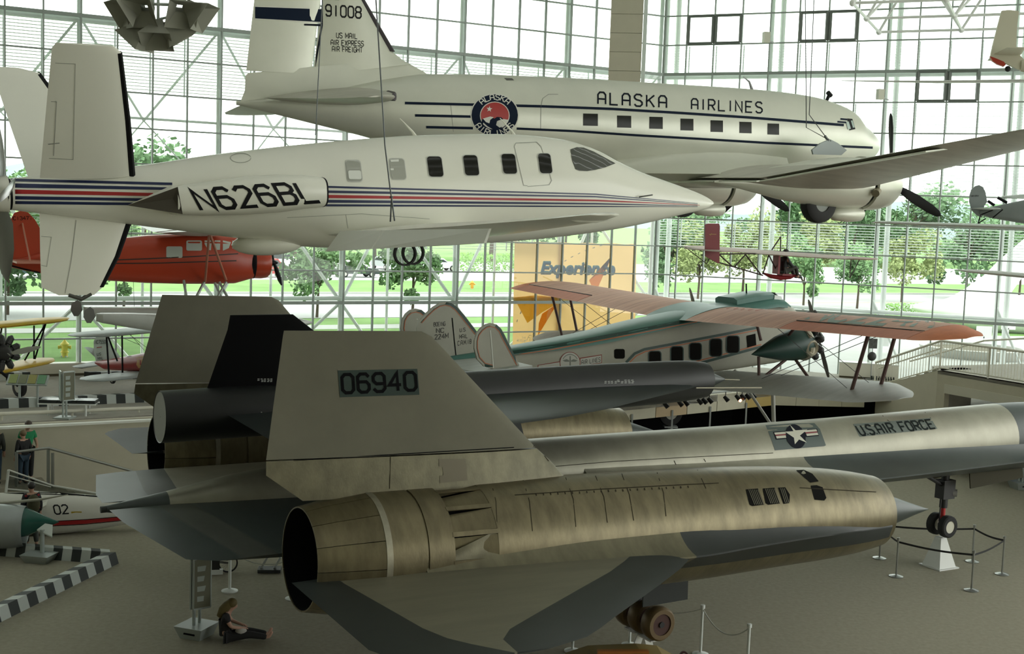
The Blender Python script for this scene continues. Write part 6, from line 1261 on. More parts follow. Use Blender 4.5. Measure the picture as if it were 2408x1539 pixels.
# ================================================================= STANCHIONS
stm = M('stanchion_steel', (.36, .37, .36), .3, .85)
def stanchion(label, px_, py_, h=.97, m_=stm, r=.024, base=.18, grp=None):
    p = pz(px_, py_); t = thing('stanchion', label, 'stanchion', p, group=grp)
    MB().tube([(0, 0, .02), (0, 0, h)], r, 10).build('post', m_, t); MB().lathe([(0, base), (.02, base), (.045, base*.55), (.06, r)], (0, 0, 0), (0, 0, 1), 24).build('base', m_, t); MB().lathe([(0, r), (0, r*1.6), (.07, r*1.6), (.08, .002)], (0, 0, h-.02), (0, 0, 1), 12).build('head', m_, t)
    return p+Vector((0, 0, h))
G6 = 'belt stanchions around the nose wheel'
H6 = [stanchion(lb, x, y, grp=G6) for lb, x, y in (('belt stanchion nearest the engine spike', 2068, 1314), ('belt stanchion at the front left of the nose wheel ring', 2107, 1357), ('belt stanchion at the very front of the nose wheel ring', 2284, 1390), ('belt stanchion at the right of the nose wheel ring', 2356, 1352), ('belt stanchion behind and right of the nose wheel', 2286, 1322))]
bm2 = M('belt_black', (.012, .012, .013), .7)
far6 = pz(2030, 1300)+Vector((0, 0, .97))
for k, (a, b, lb) in enumerate(((0, 1, 'left side'), (1, 2, 'front'), (2, 3, 'right front'), (3, 4, 'right rear'), (4, 5, 'rear'))):
    A = H6[a]; B = H6[b] if b < 5 else H6[0]; P_ = [A.lerp(B, u)+Vector((0, 0, -.06-.05*math.sin(math.pi*u))) for u in np.linspace(.01, .99, 9)]
    m = MB()
    for u, v in zip(P_[:-1], P_[1:]): m.beam(u, v, .008, .05)
    tag(m.build('barrier_belt', bm2, smooth=False), 'black retractable belt on the %s of the nose wheel ring' % lb, 'belt', 'belts around the nose wheel')
wst = M('stanchion_white', (.70, .74, .72), .4)
W4 = [stanchion('white chain stanchion beside the kiosk under the jet tail', 540, 1391, 1.0, wst, .035, .19), stanchion('white chain stanchion half hidden behind the jet nozzle', 690, 1409, 1.0, wst, .035, .19), stanchion('white chain stanchion at the bottom under the wing tip', 1346, 1532, 1.0, wst, .03, .17),
      stanchion('white chain stanchion right of the main wheels', 1647, 1540, 1.0, wst, .03, .17), stanchion('white chain stanchion at the bottom right of the main wheels', 1756, 1590, 1.0, wst, .03, .17), stanchion('white chain stanchion just behind the main wheels', 1480, 1518, 1.0, wst, .03, .17)]
def chain(label, A, B, sag):
    P_ = [A.lerp(B, u)+Vector((0, 0, -.03-sag*4*u*(1-u))) for u in np.linspace(0, 1, 17)]; tag(MB().tube(P_, .012, 6).build('barrier_chain', M('chain_pale', (.50, .52, .48), .5)), label, 'chain')
chain('pale sagging chain between the two right white stanchions', W4[3], W4[4], .32); chain('pale chain behind the main wheels', W4[5], W4[3], .18); chain('pale chain under the jet tail', W4[0], W4[1], .25); chain('pale chain running below the wing', W4[2], W4[5], .25)
# stands under the jet's wheels
wj = M('jack_white', (.74, .76, .74), .45)
def cone_stand(label, P_, h, yaw, m_=wj):
    t = thing('jack_stand', label, 'stand', P_, yaw)
    MB().box((0, 0, .015), (.72, .72, .03)).build('base_plate', m_, t, smooth=False); MB().loft([[Vector((x*.30, y*.30, .03)) for x, y in ((-1, -1), (1, -1), (1, 1), (-1, 1))], [Vector((x*.10, y*.10, h)) for x, y in ((-1, -1), (1, -1), (1, 1), (-1, 1))]]).build('pyramid', m_, t, smooth=False); return t
pn = mat4(MX) @ S(ng, 0, -1.97-.16); cone_stand('white pyramid stand under the nose wheels', (pn.x, pn.y, 0), pn.z-.16, .5)
for sg, lb in ((1, 'near'), (-1, 'far')):
    pm = mat4(MX) @ S(7.88, 2.8*sg, -2.27); t = thing('jack_stand', 'white A-frame jack under the %s main wheels' % lb, 'stand', (pm.x, pm.y, 0), .52)
    for x in (-.30, .30): MB().beam((x, 0, .03), (x*.25, 0, pm.z-.36), .16, .03, up=(0, 1, 0)).build('leg', wj, t, smooth=False)
    MB().box((0, 0, .015), (.8, .4, .03)).build('base_plate', wj, t, smooth=False); MB().box((0, 0, pm.z-.36), (.3, .9, .03)).build('cradle', wj, t, smooth=False)
# orange topped exhibit at the bottom edge
p = pz(1480, 1600); t = thing('orange_exhibit', 'orange and olive exhibit case top at the bottom edge of the view', 'exhibit', (p.x, p.y, 0), .10)
zt = pY(1480, 1528, p.y).z
om = M('exhibit_orange', (.36, .12, .015), .6, nz=.1); ol = M('exhibit_olive', (.22, .15, .02), .6)
MB().box((-.15, 0, zt/2-.02), (1.0, .12, zt)).build('orange_board', om, t, smooth=False); MB().loft([[Vector((x, .5, 0)), Vector((x, -.1, 0)), Vector((x, -.1, z)), Vector((x, .5, z))] for x, z in ((-1.2, zt-.25), (-.75, zt-.10), (.2, zt-.06), (.62, zt-.10), (.95, zt-.28))]).build('case', ol, t, smooth=False)
MB().lathe([(-.02, .05), (-.02, .085), (.02, .085), (.02, .05), (-.02, .05)], (1.05, 0, zt-.12), (0, 1, 0), 18).build('lifting_eye', M('eye_maroon', (.05, .012, .012), .5), t)
# three-wheeled cart and trestle behind the kiosk
p = pz(512, 1348); t = thing('wheeled_frame', 'black wheeled machine with a spoked wheel behind the kiosk', 'machine', p, .25)
MB().lathe([(-.02, .20), (-.02, .235), (.02, .235), (.02, .20), (-.02, .20)], (.24, 0, .235), (0, 1, 0), 24).build('wheel_rim', tyre, t)
for k in range(8): a = math.pi*k/8; MB().tube([(.24+.21*math.cos(a), 0, .235+.21*math.sin(a)), (.24-.21*math.cos(a), 0, .235-.21*math.sin(a))], .004, 4).build('spoke', stm, t)
MB().box((-.15, 0, .32), (.38, .3, .42)).build('engine_block', M('machine_black', (.015, .015, .016), .5), t, smooth=False); MB().tube([(.24, 0, .235), (-.05, 0, .28)], .03, 6).build('fork', stm, t); MB().box((-.05, -.1, .06), (.34, .12, .12)).build('foot_box', wst, t, smooth=False)
p = pz(632, 1345); t = thing('trestle', 'small dark sloping trestle beside the jet nozzle', 'trestle', p, .1)
for x in (-.12, .2): MB().beam((x-.1, 0, .02), (x+.08, 0, .36), .05).build('leg', greyp, t); 
MB().box((.02, 0, .05), (.55, .35, .08)).build('base', kd, t, smooth=False)
# ================================================================= SAILPLANE ON THE FLOOR
SG = thing('racing_sailplane', 'white sailplane fuselage numbered 02 with red stripe and raised canopy', 'aircraft', pz(130, 1256), .30)
sgw = M('sailplane_white', (.66, .66, .60), .3)
sf_ = traced(SG, [(-140, 1180, 1246, .25), (-60, 1166, 1252, .32), (0, 1160, 1255, .36), (60, 1158, 1257, .37), (130, 1159, 1256, .36), (200, 1163, 1249, .33), (270, 1171, 1238, .26), (330, 1184, 1226, .16), (385, 1200, 1214, .03)], 0, 2, 2.2, 28).build('fuselage', sgw, SG)
decal(SG, 'red_stripe', [[(98, 1238), (125, 1227), (200, 1223.5), (310, 1214.5), (304, 1222), (200, 1232.5)]], [sf_], M('sg_red', (.38, .012, .016), .4), .006, 12); decal(SG, 'stripe_edge_line', poly_line([(118, 1227), (200, 1222.5), (312, 1213.5)], 1.6)+poly_line([(98, 1239), (200, 1233.5), (304, 1223)], 1.6), [sf_], blk, .008, 12)
decal(SG, 'race_number', to_quad(text_polys('02', .95, 1.5), (130, 1210), (162, 1208), (157, 1188), (125, 1189.5)), [sf_], blk, .007, 10)
decal(SG, 'yellow_arrow', [[(167, 1204), (178, 1203.5), (192, 1203.5), (192, 1206.5), (178, 1206), (168, 1208)]], [sf_], M('arrow_yellow', (.40, .28, .02), .5), .007, 0)
decal(SG, 'cockpit_opening', [[(8, 1161), (60, 1159), (140, 1159.5), (262, 1170), (266, 1173), (180, 1166), (60, 1163)]], [sf_], black, .006, 12)
cf = M('canopy_frame', (.60, .62, .58), .4)
for a, b, r_ in (((20, 1106), (14, 1158), .035), ((20, 1106), (125, 1143), .022), ((125, 1143), (266, 1167), .025), ((18, 1118), (120, 1146), .015), ((14, 1150), (150, 1163), .02)): MB().tube([on_s(SG, *a, -.15), on_s(SG, *b, -.15)], r_, 8).build('canopy_frame', cf, SG)
MB().add([on_s(SG, *q, -.15) for q in ((20, 1107), (125, 1143), (266, 1167), (150, 1162), (14, 1155))], [(0, 1, 2, 3, 4)]).build('canopy_glass', glassmat('canopy_perspex', (.42, .45, .44)), SG, smooth=False, recalc=False)
MB().prism([on_s(SG, 96, 1186, .36), on_s(SG, 112, 1178, .36), on_s(SG, 111, 1182, .36), on_s(SG, 98, 1189, .36)], (0, -.5, 0)).build('air_scoop', sgw, SG, smooth=False)
# jet nose with green inlet cone
JN = thing('jet_nose', 'grey jet nose with dark green inlet cone at the left edge', 'aircraft', pY(60, 1238, 30.2), .16)
jg = M('jet_grey', (.34, .37, .37), .35, .4, nz=.06); jc = M('cone_green', (.02, .10, .08), .25)
MB().lathe([(-4.5, .62), (-2.5, .60), (-1, .575), (-.3, .545), (-.03, .505), (0, .49), (-.03, .47), (-.6, .45)], (0, 0, 0), (1, 0, 0), 40).build('nose_skin', jg, JN)
MB().lathe([(-.6, .40), (0, .36), (.10, .33), (.45, .16), (.80, .008)], (0, 0, .1), (1, 0, 0.0), 28).build('inlet_cone', jc, JN); MB().lathe([(-.35, .46), (-.33, .02)], (0, 0, 0), (1, 0, 0), 24).build('inlet_dark', black, JN)
MB().tube([loc(JN, pY(-60, 1190, 30.2)), loc(JN, pY(90, 1176, 30.3)), loc(JN, pY(160, 1164, 30.4))], [.045, .035, .01], 8).build('pitot_boom', M('boom_grey', (.36, .36, .30), .5), JN)
for x in (-1.6, -3.6): MB().beam((x, 0, -.55), (x, 0, -pY(60, 1238, 30.2).z), .10).build('support_leg', greyp, JN)
# landing and stair at left
lz_ = .8; la = pz(84, 1128, 0)
LP = [pY(-60, 1100, e0.y-1.6), pY(86, 1100, e0.y-1.45)]
t = thing('stair_left', 'carpeted landing and steps below the deck wall at left', 'stair')
dw_ = (e1-e0); dw_.z = 0; dw_.normalize(); nw_ = Vector((dw_.y, -dw_.x, 0)); base = V3(e0, 0)+dw_*(.95)
def sbox(u0, u1, z): return MB().prism([base+dw_*u0+nw_*.06, base+dw_*u1+nw_*.06, base+dw_*u1+nw_*1.45, base+dw_*u0+nw_*1.45], (0, 0, z))
sbox(-4, 0, lz_).build('landing', carpet, t, smooth=False)
for k in range(4): sbox(.3*k, .3*(k+1), lz_*(4-k)/5).build('step', carpet, t, smooth=False)
hr = thing('stair_rail', 'brushed steel guard rail and posts of the left stair', 'handrail')
c0 = base+nw_*1.40+dw_*-.85; c1 = base+nw_*1.40; c2 = base+nw_*1.40+dw_*2.35
MB().tube([V3(c0, lz_+1.0), V3(c1, lz_+1.05), V3(c2, 1.0)], .04, 8).build('outer_rail', stm, hr)
MB().tube([V3(c1, lz_+1.25)-nw_*1.25, V3(c1, 0)-nw_*1.25+dw_*2.0+Vector((0, 0, 1.12)), V3(c1, 0)-nw_*1.25+dw_*2.35+Vector((0, 0, 1.10))], .03, 8).build('wall_rail', stm, hr)
for p, z0 in ((c0, lz_), (c1, lz_), (c1+dw_*.12, lz_-.1), (c2, 0)): MB().beam(V3(p, z0), V3(p, z0+1.0 if p is not c2 else 1.0), .07).build('post', stm, hr)
tag(MB().prism([V3(e1, .95)-dw_*.35+nw_*.03, V3(e1, .95)+dw_*.55+nw_*.03, V3(e1, 1.45)+dw_*.55+nw_*.03, V3(e1, 1.45)-dw_*.35+nw_*.03], nw_*.03).build('wall_notice', M('ochre_notice', (.36, .30, .10), .6), smooth=False), 'plain ochre panel on the deck wall behind the far nozzle', 'panel')
tag(MB().prism([V3(e1, .42)-dw_*1.3+nw_*.02, V3(e1, .42)-dw_*.6+nw_*.02, V3(e1, .62)-dw_*.6+nw_*.02, V3(e1, .62)-dw_*1.3+nw_*.02], nw_*.12).build('wall_box', M('grey_box', (.10, .11, .11), .6), smooth=False), 'dark grey box on the wall at the foot of the left stair', 'box')
# ================================================================= PEOPLE
def skin(name, N, E, mat, par, root, sub=2):
    bm = bmesh.new(); ly = bm.verts.layers.skin.verify(); V = {}
    for k, (x, y, z, r) in N.items():
        v = bm.verts.new((x, y, z)); v[ly].radius = (r, r); v[ly].use_root = (k == root); V[k] = v
    for a, b in E: bm.edges.new((V[a], V[b]))
    me = bpy.data.meshes.new(name); bm.to_mesh(me); bm.free(); me.materials.append(mat)
    o = bpy.data.objects.new(name, me); COL.objects.link(o); o.parent = par
    m = o.modifiers.new('skin', 'SKIN'); m.use_smooth_shade = True
    s_ = o.modifiers.new('sub', 'SUBSURF'); s_.levels = sub; s_.render_levels = sub
    return o
STAND = dict(pel=(0, 0, .95, .125), sp=(0, 0, 1.13, .115), ch=(0, 0, 1.33, .135), nk=(.0, 0, 1.475, .058), hb=(.02, 0, 1.56, .080), hd=(.02, 0, 1.64, .098), ht=(.01, 0, 1.71, .075), nose=(.125, 0, 1.625, .016))
for s_, y in (('L', 1), ('R', -1)):
    STAND.update({'sh'+s_: (0, .17*y, 1.41, .068), 'el'+s_: (-.03, .23*y, 1.14, .046), 'wr'+s_: (.06, .24*y, .92, .031), 'pa'+s_: (.09, .24*y, .85, .036), 'hp'+s_: (0, .095*y, .90, .095), 'kn'+s_: (.02, .10*y, .50, .062), 'an'+s_: (-.01, .10*y, .085, .042), 'to'+s_: (.16, .12*y, .04, .034)})
BE = [('pel', 'sp'), ('sp', 'ch'), ('ch', 'nk'), ('nk', 'hb'), ('hb', 'hd'), ('hd', 'ht'), ('hd', 'nose')]
for s_ in 'LR': BE += [('ch', 'sh'+s_), ('sh'+s_, 'el'+s_), ('el'+s_, 'wr'+s_), ('wr'+s_, 'pa'+s_), ('pel', 'hp'+s_), ('hp'+s_, 'kn'+s_), ('kn'+s_, 'an'+s_), ('an'+s_, 'to'+s_)]
def human(label, at, yaw, sc, pose, top, leg, hair, skinm, shoe=None, sleeve='long', hairlen=0, cat='person'):
    t = thing('person', label, cat, at, yaw); t.scale = (sc, sc, sc); MWS[t] = Matrix.LocRotScale(Vector(at), t.rotation_euler, Vector((sc,)*3))
    J = dict(STAND); J.update(pose); E = list(BE)
    for s_ in 'LR':
        w, p = Vector(J['wr'+s_][:3]), Vector(J['pa'+s_][:3]); d = (p-w).normalized(); q = d.cross(Vector((1, 0, 0)) if abs(d.x) < .8 else Vector((0, 0, 1))).normalized(); n_ = d.cross(q)
        for k in range(4):
            ln = (.062, .075, .07, .052)[k]; b = p+d*.02+q*(.027-.018*k); m = b+d*ln*.55+n_*.006; e = b+d*ln+n_*.022
            J['f%s%da' % (s_, k)] = (*m, .0088); J['f%s%db' % (s_, k)] = (*e, .0075); E += [('pa'+s_, 'f%s%da' % (s_, k)), ('f%s%da' % (s_, k), 'f%s%db' % (s_, k))]
        b = w.lerp(p, .6)+q*.045+d*.02; J['t'+s_] = (*(b+d*.03), .010); E += [('wr'+s_, 't'+s_)]
    skin('body', J, E, skinm, t, 'pel', 1)
    g = lambda k, r, dr=.014: (J[k][0], J[k][1], J[k][2], J[k][3]*r+dr)
    N = {k: g(k, 1.06) for k in ('pel', 'sp', 'ch')}; N['nk2'] = (J['ch'][0]*.4+J['nk'][0]*.6, 0, J['ch'][2]*.4+J['nk'][2]*.6, .085); E2 = [('pel', 'sp'), ('sp', 'ch'), ('ch', 'nk2')]
    for s_ in 'LR':
        N['sh'+s_] = g('sh'+s_, 1.08); E2.append(('ch', 'sh'+s_)); a, b = Vector(J['sh'+s_][:3]), Vector(J['el'+s_][:3])
        if sleeve == 'short': N['m'+s_] = (*a.lerp(b, .62), .070); E2.append(('sh'+s_, 'm'+s_))
        else:
            N['el'+s_] = g('el'+s_, 1.1); c = Vector(J['el'+s_][:3]).lerp(Vector(J['wr'+s_][:3]), .9); N['w'+s_] = (*c, .044); E2 += [('sh'+s_, 'el'+s_), ('el'+s_, 'w'+s_)]
    skin('shirt', N, E2, top, t, 'sp', 2)
    N = {'pel': g('pel', 1.0, .018)}; E3 = []
    for s_ in 'LR':
        for k in ('hp', 'kn'): N[k+s_] = g(k+s_, 1.08)
        c = Vector(J['kn'+s_][:3]).lerp(Vector(J['an'+s_][:3]), .93); N['a'+s_] = (*c, .062); E3 += [('pel', 'hp'+s_), ('hp'+s_, 'kn'+s_), ('kn'+s_, 'a'+s_)]
    skin('trousers', N, E3, leg, t, 'pel', 2)
    if shoe:
        for s_ in 'LR': skin('shoe', {'a': (*J['an'+s_][:3], .052), 'b': (J['to'+s_][0]*.5+J['an'+s_][0]*.5, J['to'+s_][1], J['to'+s_][2]+.005, .05), 'c': (J['to'+s_][0]+.05, J['to'+s_][1], J['to'+s_][2], .04)}, [('a', 'b'), ('b', 'c')], shoe, t, 'a', 1)
    hd = Vector(J['hd'][:3]); dr = (Vector(J['nose'][:3])-hd).normalized(); m = MB()
    m.sphere(hd-dr*.022+Vector((0, 0, .028)), (.112, .102, .105), 16, 10)
    h_ = m.build('hair', hair, t)
    if hairlen:
        up = (hd-Vector(J['nk'][:3])).normalized(); P_ = [hd-dr*.04+Vector((0, 0, .03)), hd-dr*.085-up*.06, hd-dr*.10-up*.18, hd-dr*.10-up*hairlen]
        MB().tube(P_, [.09, .10, .105, .06], 12).build('long_hair', hair, h_)
    return t, J
sk1 = M('skin_light', (.50, .30, .22), .55); hb1 = M('hair_brown', (.045, .028, .018), .6); hb2 = M('hair_sandy', (.16, .11, .06), .6); hb3 = M('hair_black', (.012, .010, .009), .5); hbl = M('hair_blond', (.14, .105, .035), .6)
grn = M('shirt_green', (.02, .30, .12), .75); dkj = M('jacket_black', (.012, .012, .014), .8); jean = M('jeans_blue', (.022, .045, .075), .8); dkt = M('trousers_dark', (.016, .018, .022), .8); shoe = M('shoe_dark', (.03, .03, .03), .6)
def stair_pt(u, w, z): return V3(base+dw_*u+nw_*w, z)
human('person in a bright green t-shirt leaning on the stair rail', stair_pt(-.45, .75, lz_), -.9, 1.0, dict(wrL=(.26, .20, 1.02, .031), paL=(.33, .17, 1.03, .036), elL=(.02, .25, 1.12, .046), hd=(.05, .03, 1.63, .098), nose=(.14, .07, 1.60, .016)), grn, dkt, hb1, sk1, shoe, 'short')
human('person in a black jacket and jeans standing behind the stair rail', stair_pt(-.62, 1.12, lz_), 2.4, .88, dict(), dkj, jean, hb2, sk1, shoe)
human('person in a dark jacket half cut by the left edge on the landing', stair_pt(-1.35, .95, lz_), 2.0, 1.0, dict(elL=(.05, .27, 1.16, .046), wrL=(.2, .22, 1.05, .031), paL=(.26, .2, 1.04, .036)), M('jacket_olive', (.022, .024, .020), .8), jean, hb1, sk1, shoe)
tp, J = human('person with a red and olive backpack walking behind the jet nose', pz(74, 1287), 2.2, .96, dict(knL=(.10, .10, .50, .062), anL=(.06, .1, .085, .042), anR=(-.12, -.1, .10, .042), toR=(.03, -.12, .04, .034)), M('jacket_navy', (.016, .016, .022), .8), M('trousers_grey', (.05, .055, .05), .8), hb3, sk1, shoe)
MB().sphere((-.20, 0, 1.20), (.13, .17, .27), 14, 10).build('backpack', M('pack_olive', (.06, .055, .025), .8, nz=.3, sc=6), tp)
for y in (.16, -.16): MB().tube([(-.1, y, 1.42), (.10, y*1.02, 1.38), (.13, y, 1.22), (-.08, y*1.1, 1.05)], .03, 8).build('pack_strap', M('pack_red', (.32, .015, .03), .7), tp)
sit = dict(pel=(0, 0, .13, .125), sp=(-.05, 0, .31, .115), ch=(-.02, 0, .50, .125), nk=(.05, 0, .63, .052), hb=(.10, 0, .69, .075), hd=(.13, 0, .76, .092), ht=(.14, 0, .83, .07), nose=(.225, 0, .715, .016))
for s_, y in (('L', 1), ('R', -1)): sit.update({'sh'+s_: (-.01, .165*y, .57, .06), 'el'+s_: (.10, .22*y, .36, .043), 'wr'+s_: (.30, .12*y, .30, .03), 'pa'+s_: (.36, .09*y, .29, .033), 'hp'+s_: (.06, .10*y, .12, .095), 'kn'+s_: (.47, .11*y, .155, .062), 'an'+s_: (.86, .10*y, .075, .042), 'to'+s_: (.93, .11*y, .21, .032)})
wp_ = pz(531, 1508); human('woman with long fair hair sitting barefoot on the floor against the kiosk base', wp_, .22, 1.0, sit, M('top_black', (.014, .013, .014), .8), M('trousers_black', (.010, .010, .011), .8), hbl, sk1, None, 'short', .34)
wt_ = [o for o in COL.objects if o.get('label', '').startswith('woman')][0]
o = MB().sphere((.30, -.10, .22), (.12, .08, .10), 12, 8).build('white_cloth', M('cloth_white', (.50, .48, .46), .8)); o.location = wp_; o.rotation_euler = (0, 0, .22); tag(o, 'crumpled white cloth on the sitting woman lap', 'cloth')
ps = dict(pel=(0, 0, .10, .12), sp=(-.03, 0, .28, .115), ch=(.0, 0, .47, .13), nk=(.04, 0, .60, .055), hb=(.07, 0, .67, .08), hd=(.08, 0, .74, .10), ht=(.08, 0, .81, .08), nose=(.19, 0, .73, .016))
for s_, y in (('L', 1), ('R', -1)): ps.update({'sh'+s_: (.0, .17*y, .54, .068), 'el'+s_: (.14, .22*y, .33, .048), 'wr'+s_: (.34, .14*y, .24, .032), 'pa'+s_: (.40, .10*y, .24, .034), 'hp'+s_: (.04, .10*y, .10, .095), 'kn'+s_: (.40, .14*y, .26, .066), 'an'+s_: (.52, .12*y, -.10, .046), 'to'+s_: (.66, .12*y, -.12, .036)})
pp = mat4(PG) @ (on_s(PG, 1842, 646, 0)+Vector((0, 0, .03)))
human('dummy pilot in dark flying suit sitting on the open glider', pp, .36, .92, ps, M('suit_dark', (.014, .018, .020), .7), M('suit_trousers', (.022, .022, .016), .7), M('flying_cap', (.012, .012, .012), .6), sk1, shoe)
# ================================================================= OUTDOORS
gz = DZ-.12
grass = M('grass', (.17, .29, .10), .9, nz=.22, sc=.25, bump=.3, bsc=9, spec=.1); asph = M('asphalt', (.34, .35, .34), .85, nz=.05, sc=.4); pave = M('pavement', (.40, .41, .39), .85, nz=.05, sc=.5); lot = M('parking_lot', (.42, .43, .42), .85, nz=.06, sc=.2)
w0, w1_, w2_ = C0+DL*95+NL*.4, C0+NL*.45+NR*.3, C0+DR*60+NR*.4
gpts = [w0, w1_, w2_, Vector((400, -60, 0)), Vector((900, 900, 0)), Vector((-900, 900, 0)), Vector((-400, -60, 0))]
tag(MB().prism([Vector((p.x, p.y, gz-.3)) for p in gpts], (0, 0, .3)).build('ground_lawn', grass, smooth=False), kind='structure')
def strip_out(nm, a0, a1, d0, d1, z, mat, wob=0):
    P_ = [C0-DL*a+NL*d for a, d in ((a0, d0), (a1, d0), (a1, d1), (a0, d1))]
    return tag(MB().prism([Vector((p.x, p.y, gz)) for p in P_], (0, 0, z)).build(nm, mat, smooth=False), kind='structure')
strip_out('ground_path', -200, 220, 16.5, 18.8, .02, pave); strip_out('ground_road', -260, 260, 23, 43, .03, asph); strip_out('ground_lot', -260, 300, 61, 104, .03, lot)
strip_out('ground_kerb', -260, 260, 43, 43.4, .16, pave); strip_out('ground_road_line', -260, 260, 33, 33.15, .035, M('road_yellow', (.62, .52, .12), .8))
pl_ = [C0+NR*.5+DR*1.5, C0+DR*60+NR*.5, C0+DR*60+NR*60, C0+NR*22+DR*4]
tag(MB().prism([Vector((p.x, p.y, gz)) for p in pl_], (0, 0, .025)).build('ground_plaza', pave, smooth=False), kind='structure')
# trees
leafs = [M('leaf_green', (.15, .27, .11), .7, nz=.35, sc=1.5), M('leaf_yellow_green', (.27, .33, .13), .7, nz=.35, sc=1.5), M('leaf_dark', (.12, .22, .10), .7, nz=.3, sc=1.5)]; bark = M('bark', (.10, .075, .055), .9)
def tree_proto(seed, n_, rx, rz, cz, lm, sz=.26):
    rnd = random.Random(seed); t = thing('street_tree', 'x', 'tree'); m = MB(); br = MB()
    br.tube([(0, 0, -.1), (.05, 0, cz*.5), (0, .05, cz)], [.09, .07, .05], 7)
    for k in range(7):
        a = rnd.random()*6.28; e = Vector((rx*.6*math.cos(a), rx*.6*math.sin(a), cz+rz*(rnd.random()*.9-.2))); br.tube([(0, 0, cz*(.55+.4*rnd.random())), e*.5+Vector((0, 0, cz*.45)), e], [.04, .025, .01], 5)
    br.build('trunk', bark, t)
    cl = [(rnd.gauss(0, .45)*rx, rnd.gauss(0, .45)*rx, cz+rnd.gauss(.15, .42)*rz, .25+.3*rnd.random()) for _ in range(16)]
    for k in range(n_):
        c = cl[rnd.randrange(len(cl))]; d = Vector((rnd.gauss(0, 1), rnd.gauss(0, 1), rnd.gauss(0, .8))).normalized()*(rnd.random()**.4)*c[3]*rx
        p = Vector(c[:3])+d; u = Vector((rnd.gauss(0, 1), rnd.gauss(0, 1), rnd.gauss(0, 1))).normalized(); v = u.orthogonal().normalized(); s_ = sz*(.6+.8*rnd.random())
        m.add([p-u*s_*.5, p+v*s_*.3, p+u*s_*.5, p-v*s_*.3], [(0, 1, 2, 3)])
    f_ = m.build('foliage', lm, t, smooth=False, recalc=False); f_['kind'] = 'stuff'
    return t
protos = [tree_proto(1, 3200, 1.7, 1.6, 2.7, leafs[0]), tree_proto(2, 3200, 1.9, 1.7, 3.0, leafs[1]), tree_proto(3, 3000, 2.3, 2.2, 3.4, leafs[2], .34), tree_proto(4, 2800, 1.5, 1.9, 2.9, leafs[0])]
used = set()
def tree(k, px_, py_, sc, label):
    p = pz(px_, py_, gz)
    if k in used: t = clone_tree(protos[k], p, random.random()*6, label)
    else: t = protos[k]; t.location = p; t['label'] = label; used.add(k)
    t.scale = (sc,)*3; t['group'] = 'trees outside the glass'; return t
for k, x, y, sc, lb in ((0, 745, 748, 1.05, 'leafy young tree seen between the red floatplane nose and the banner'), (3, 968, 765, 1.10, 'leafy young tree right of the two hanging wheel rings'), (2, 18, 742, 1.0, 'young tree at the far left edge behind the yellow biplane'), (3, 290, 745, 1.0, 'young tree below the ventral fin of the white propjet'), (0, 2015, 728, 1.15, 'round crowned tree between the glider and the orange wing'), (3, 1888, 738, 1.1, 'pale tree behind the trimotor cockpit'),
                        (1, 1640, 712, 1.2, 'yellow green tree below the red glider tail'), (1, 1745, 708, 1.4, 'yellow green tree behind the open glider frame'), (1, 2120, 712, 1.2, 'yellow green tree left of the white outdoor jet'), (1, 1905, 700, 1.5, 'large yellow green tree right of the glider pilot'), (2, 1570, 700, 1.3, 'dark tree just right of the glass corner'), (2, 2270, 705, 1.5, 'dark tree partly behind the white outdoor jet'), (0, 2395, 712, 1.4, 'green tree at the far right edge')): tree(k, x, y, sc, lb)
rnd = random.Random(5)
far = []
for i in range(30):
    a = -150+i*12+rnd.random()*6; d = 106+rnd.random()*26; p = C0-DL*a+NL*d; far.append((p, rnd.choice((0, 1, 2, 2)), 1.6+rnd.random()*1.1))
for p, k, sc in far:
    t = clone_tree(protos[k], Vector((p.x, p.y, gz)), rnd.random()*6, 'distant tree in the row beyond the parking lot'); t.scale = (sc*1.25, sc*1.25, sc); t['group'] = 'distant trees beyond the parking lot'
# clipped hedge
hg = thing('hedge', 'light green clipped hedge outside right of the banner edge', 'hedge', pz(1175, 642, gz), .5); mm = MB(); rn_ = random.Random(9)
for k in range(1600):
    p = Vector((rn_.uniform(-5, 5), rn_.uniform(-1, 1), rn_.uniform(0, 2.2))); u = Vector((rn_.gauss(0, 1), rn_.gauss(0, 1), rn_.gauss(0, 1))).normalized(); v = u.orthogonal().normalized(); mm.add([p-u*.16, p+v*.1, p+u*.16, p-v*.1], [(0, 1, 2, 3)])
mm.build('foliage', M('hedge_green', (.16, .34, .05), .7, nz=.2, sc=2), hg, smooth=False, recalc=False)['kind'] = 'stuff'
hg2 = clone_tree(hg, pz(2150, 737, gz), .35, 'low clipped hedge beside the white outdoor jet'); hg2.scale = (.55, .6, .35)
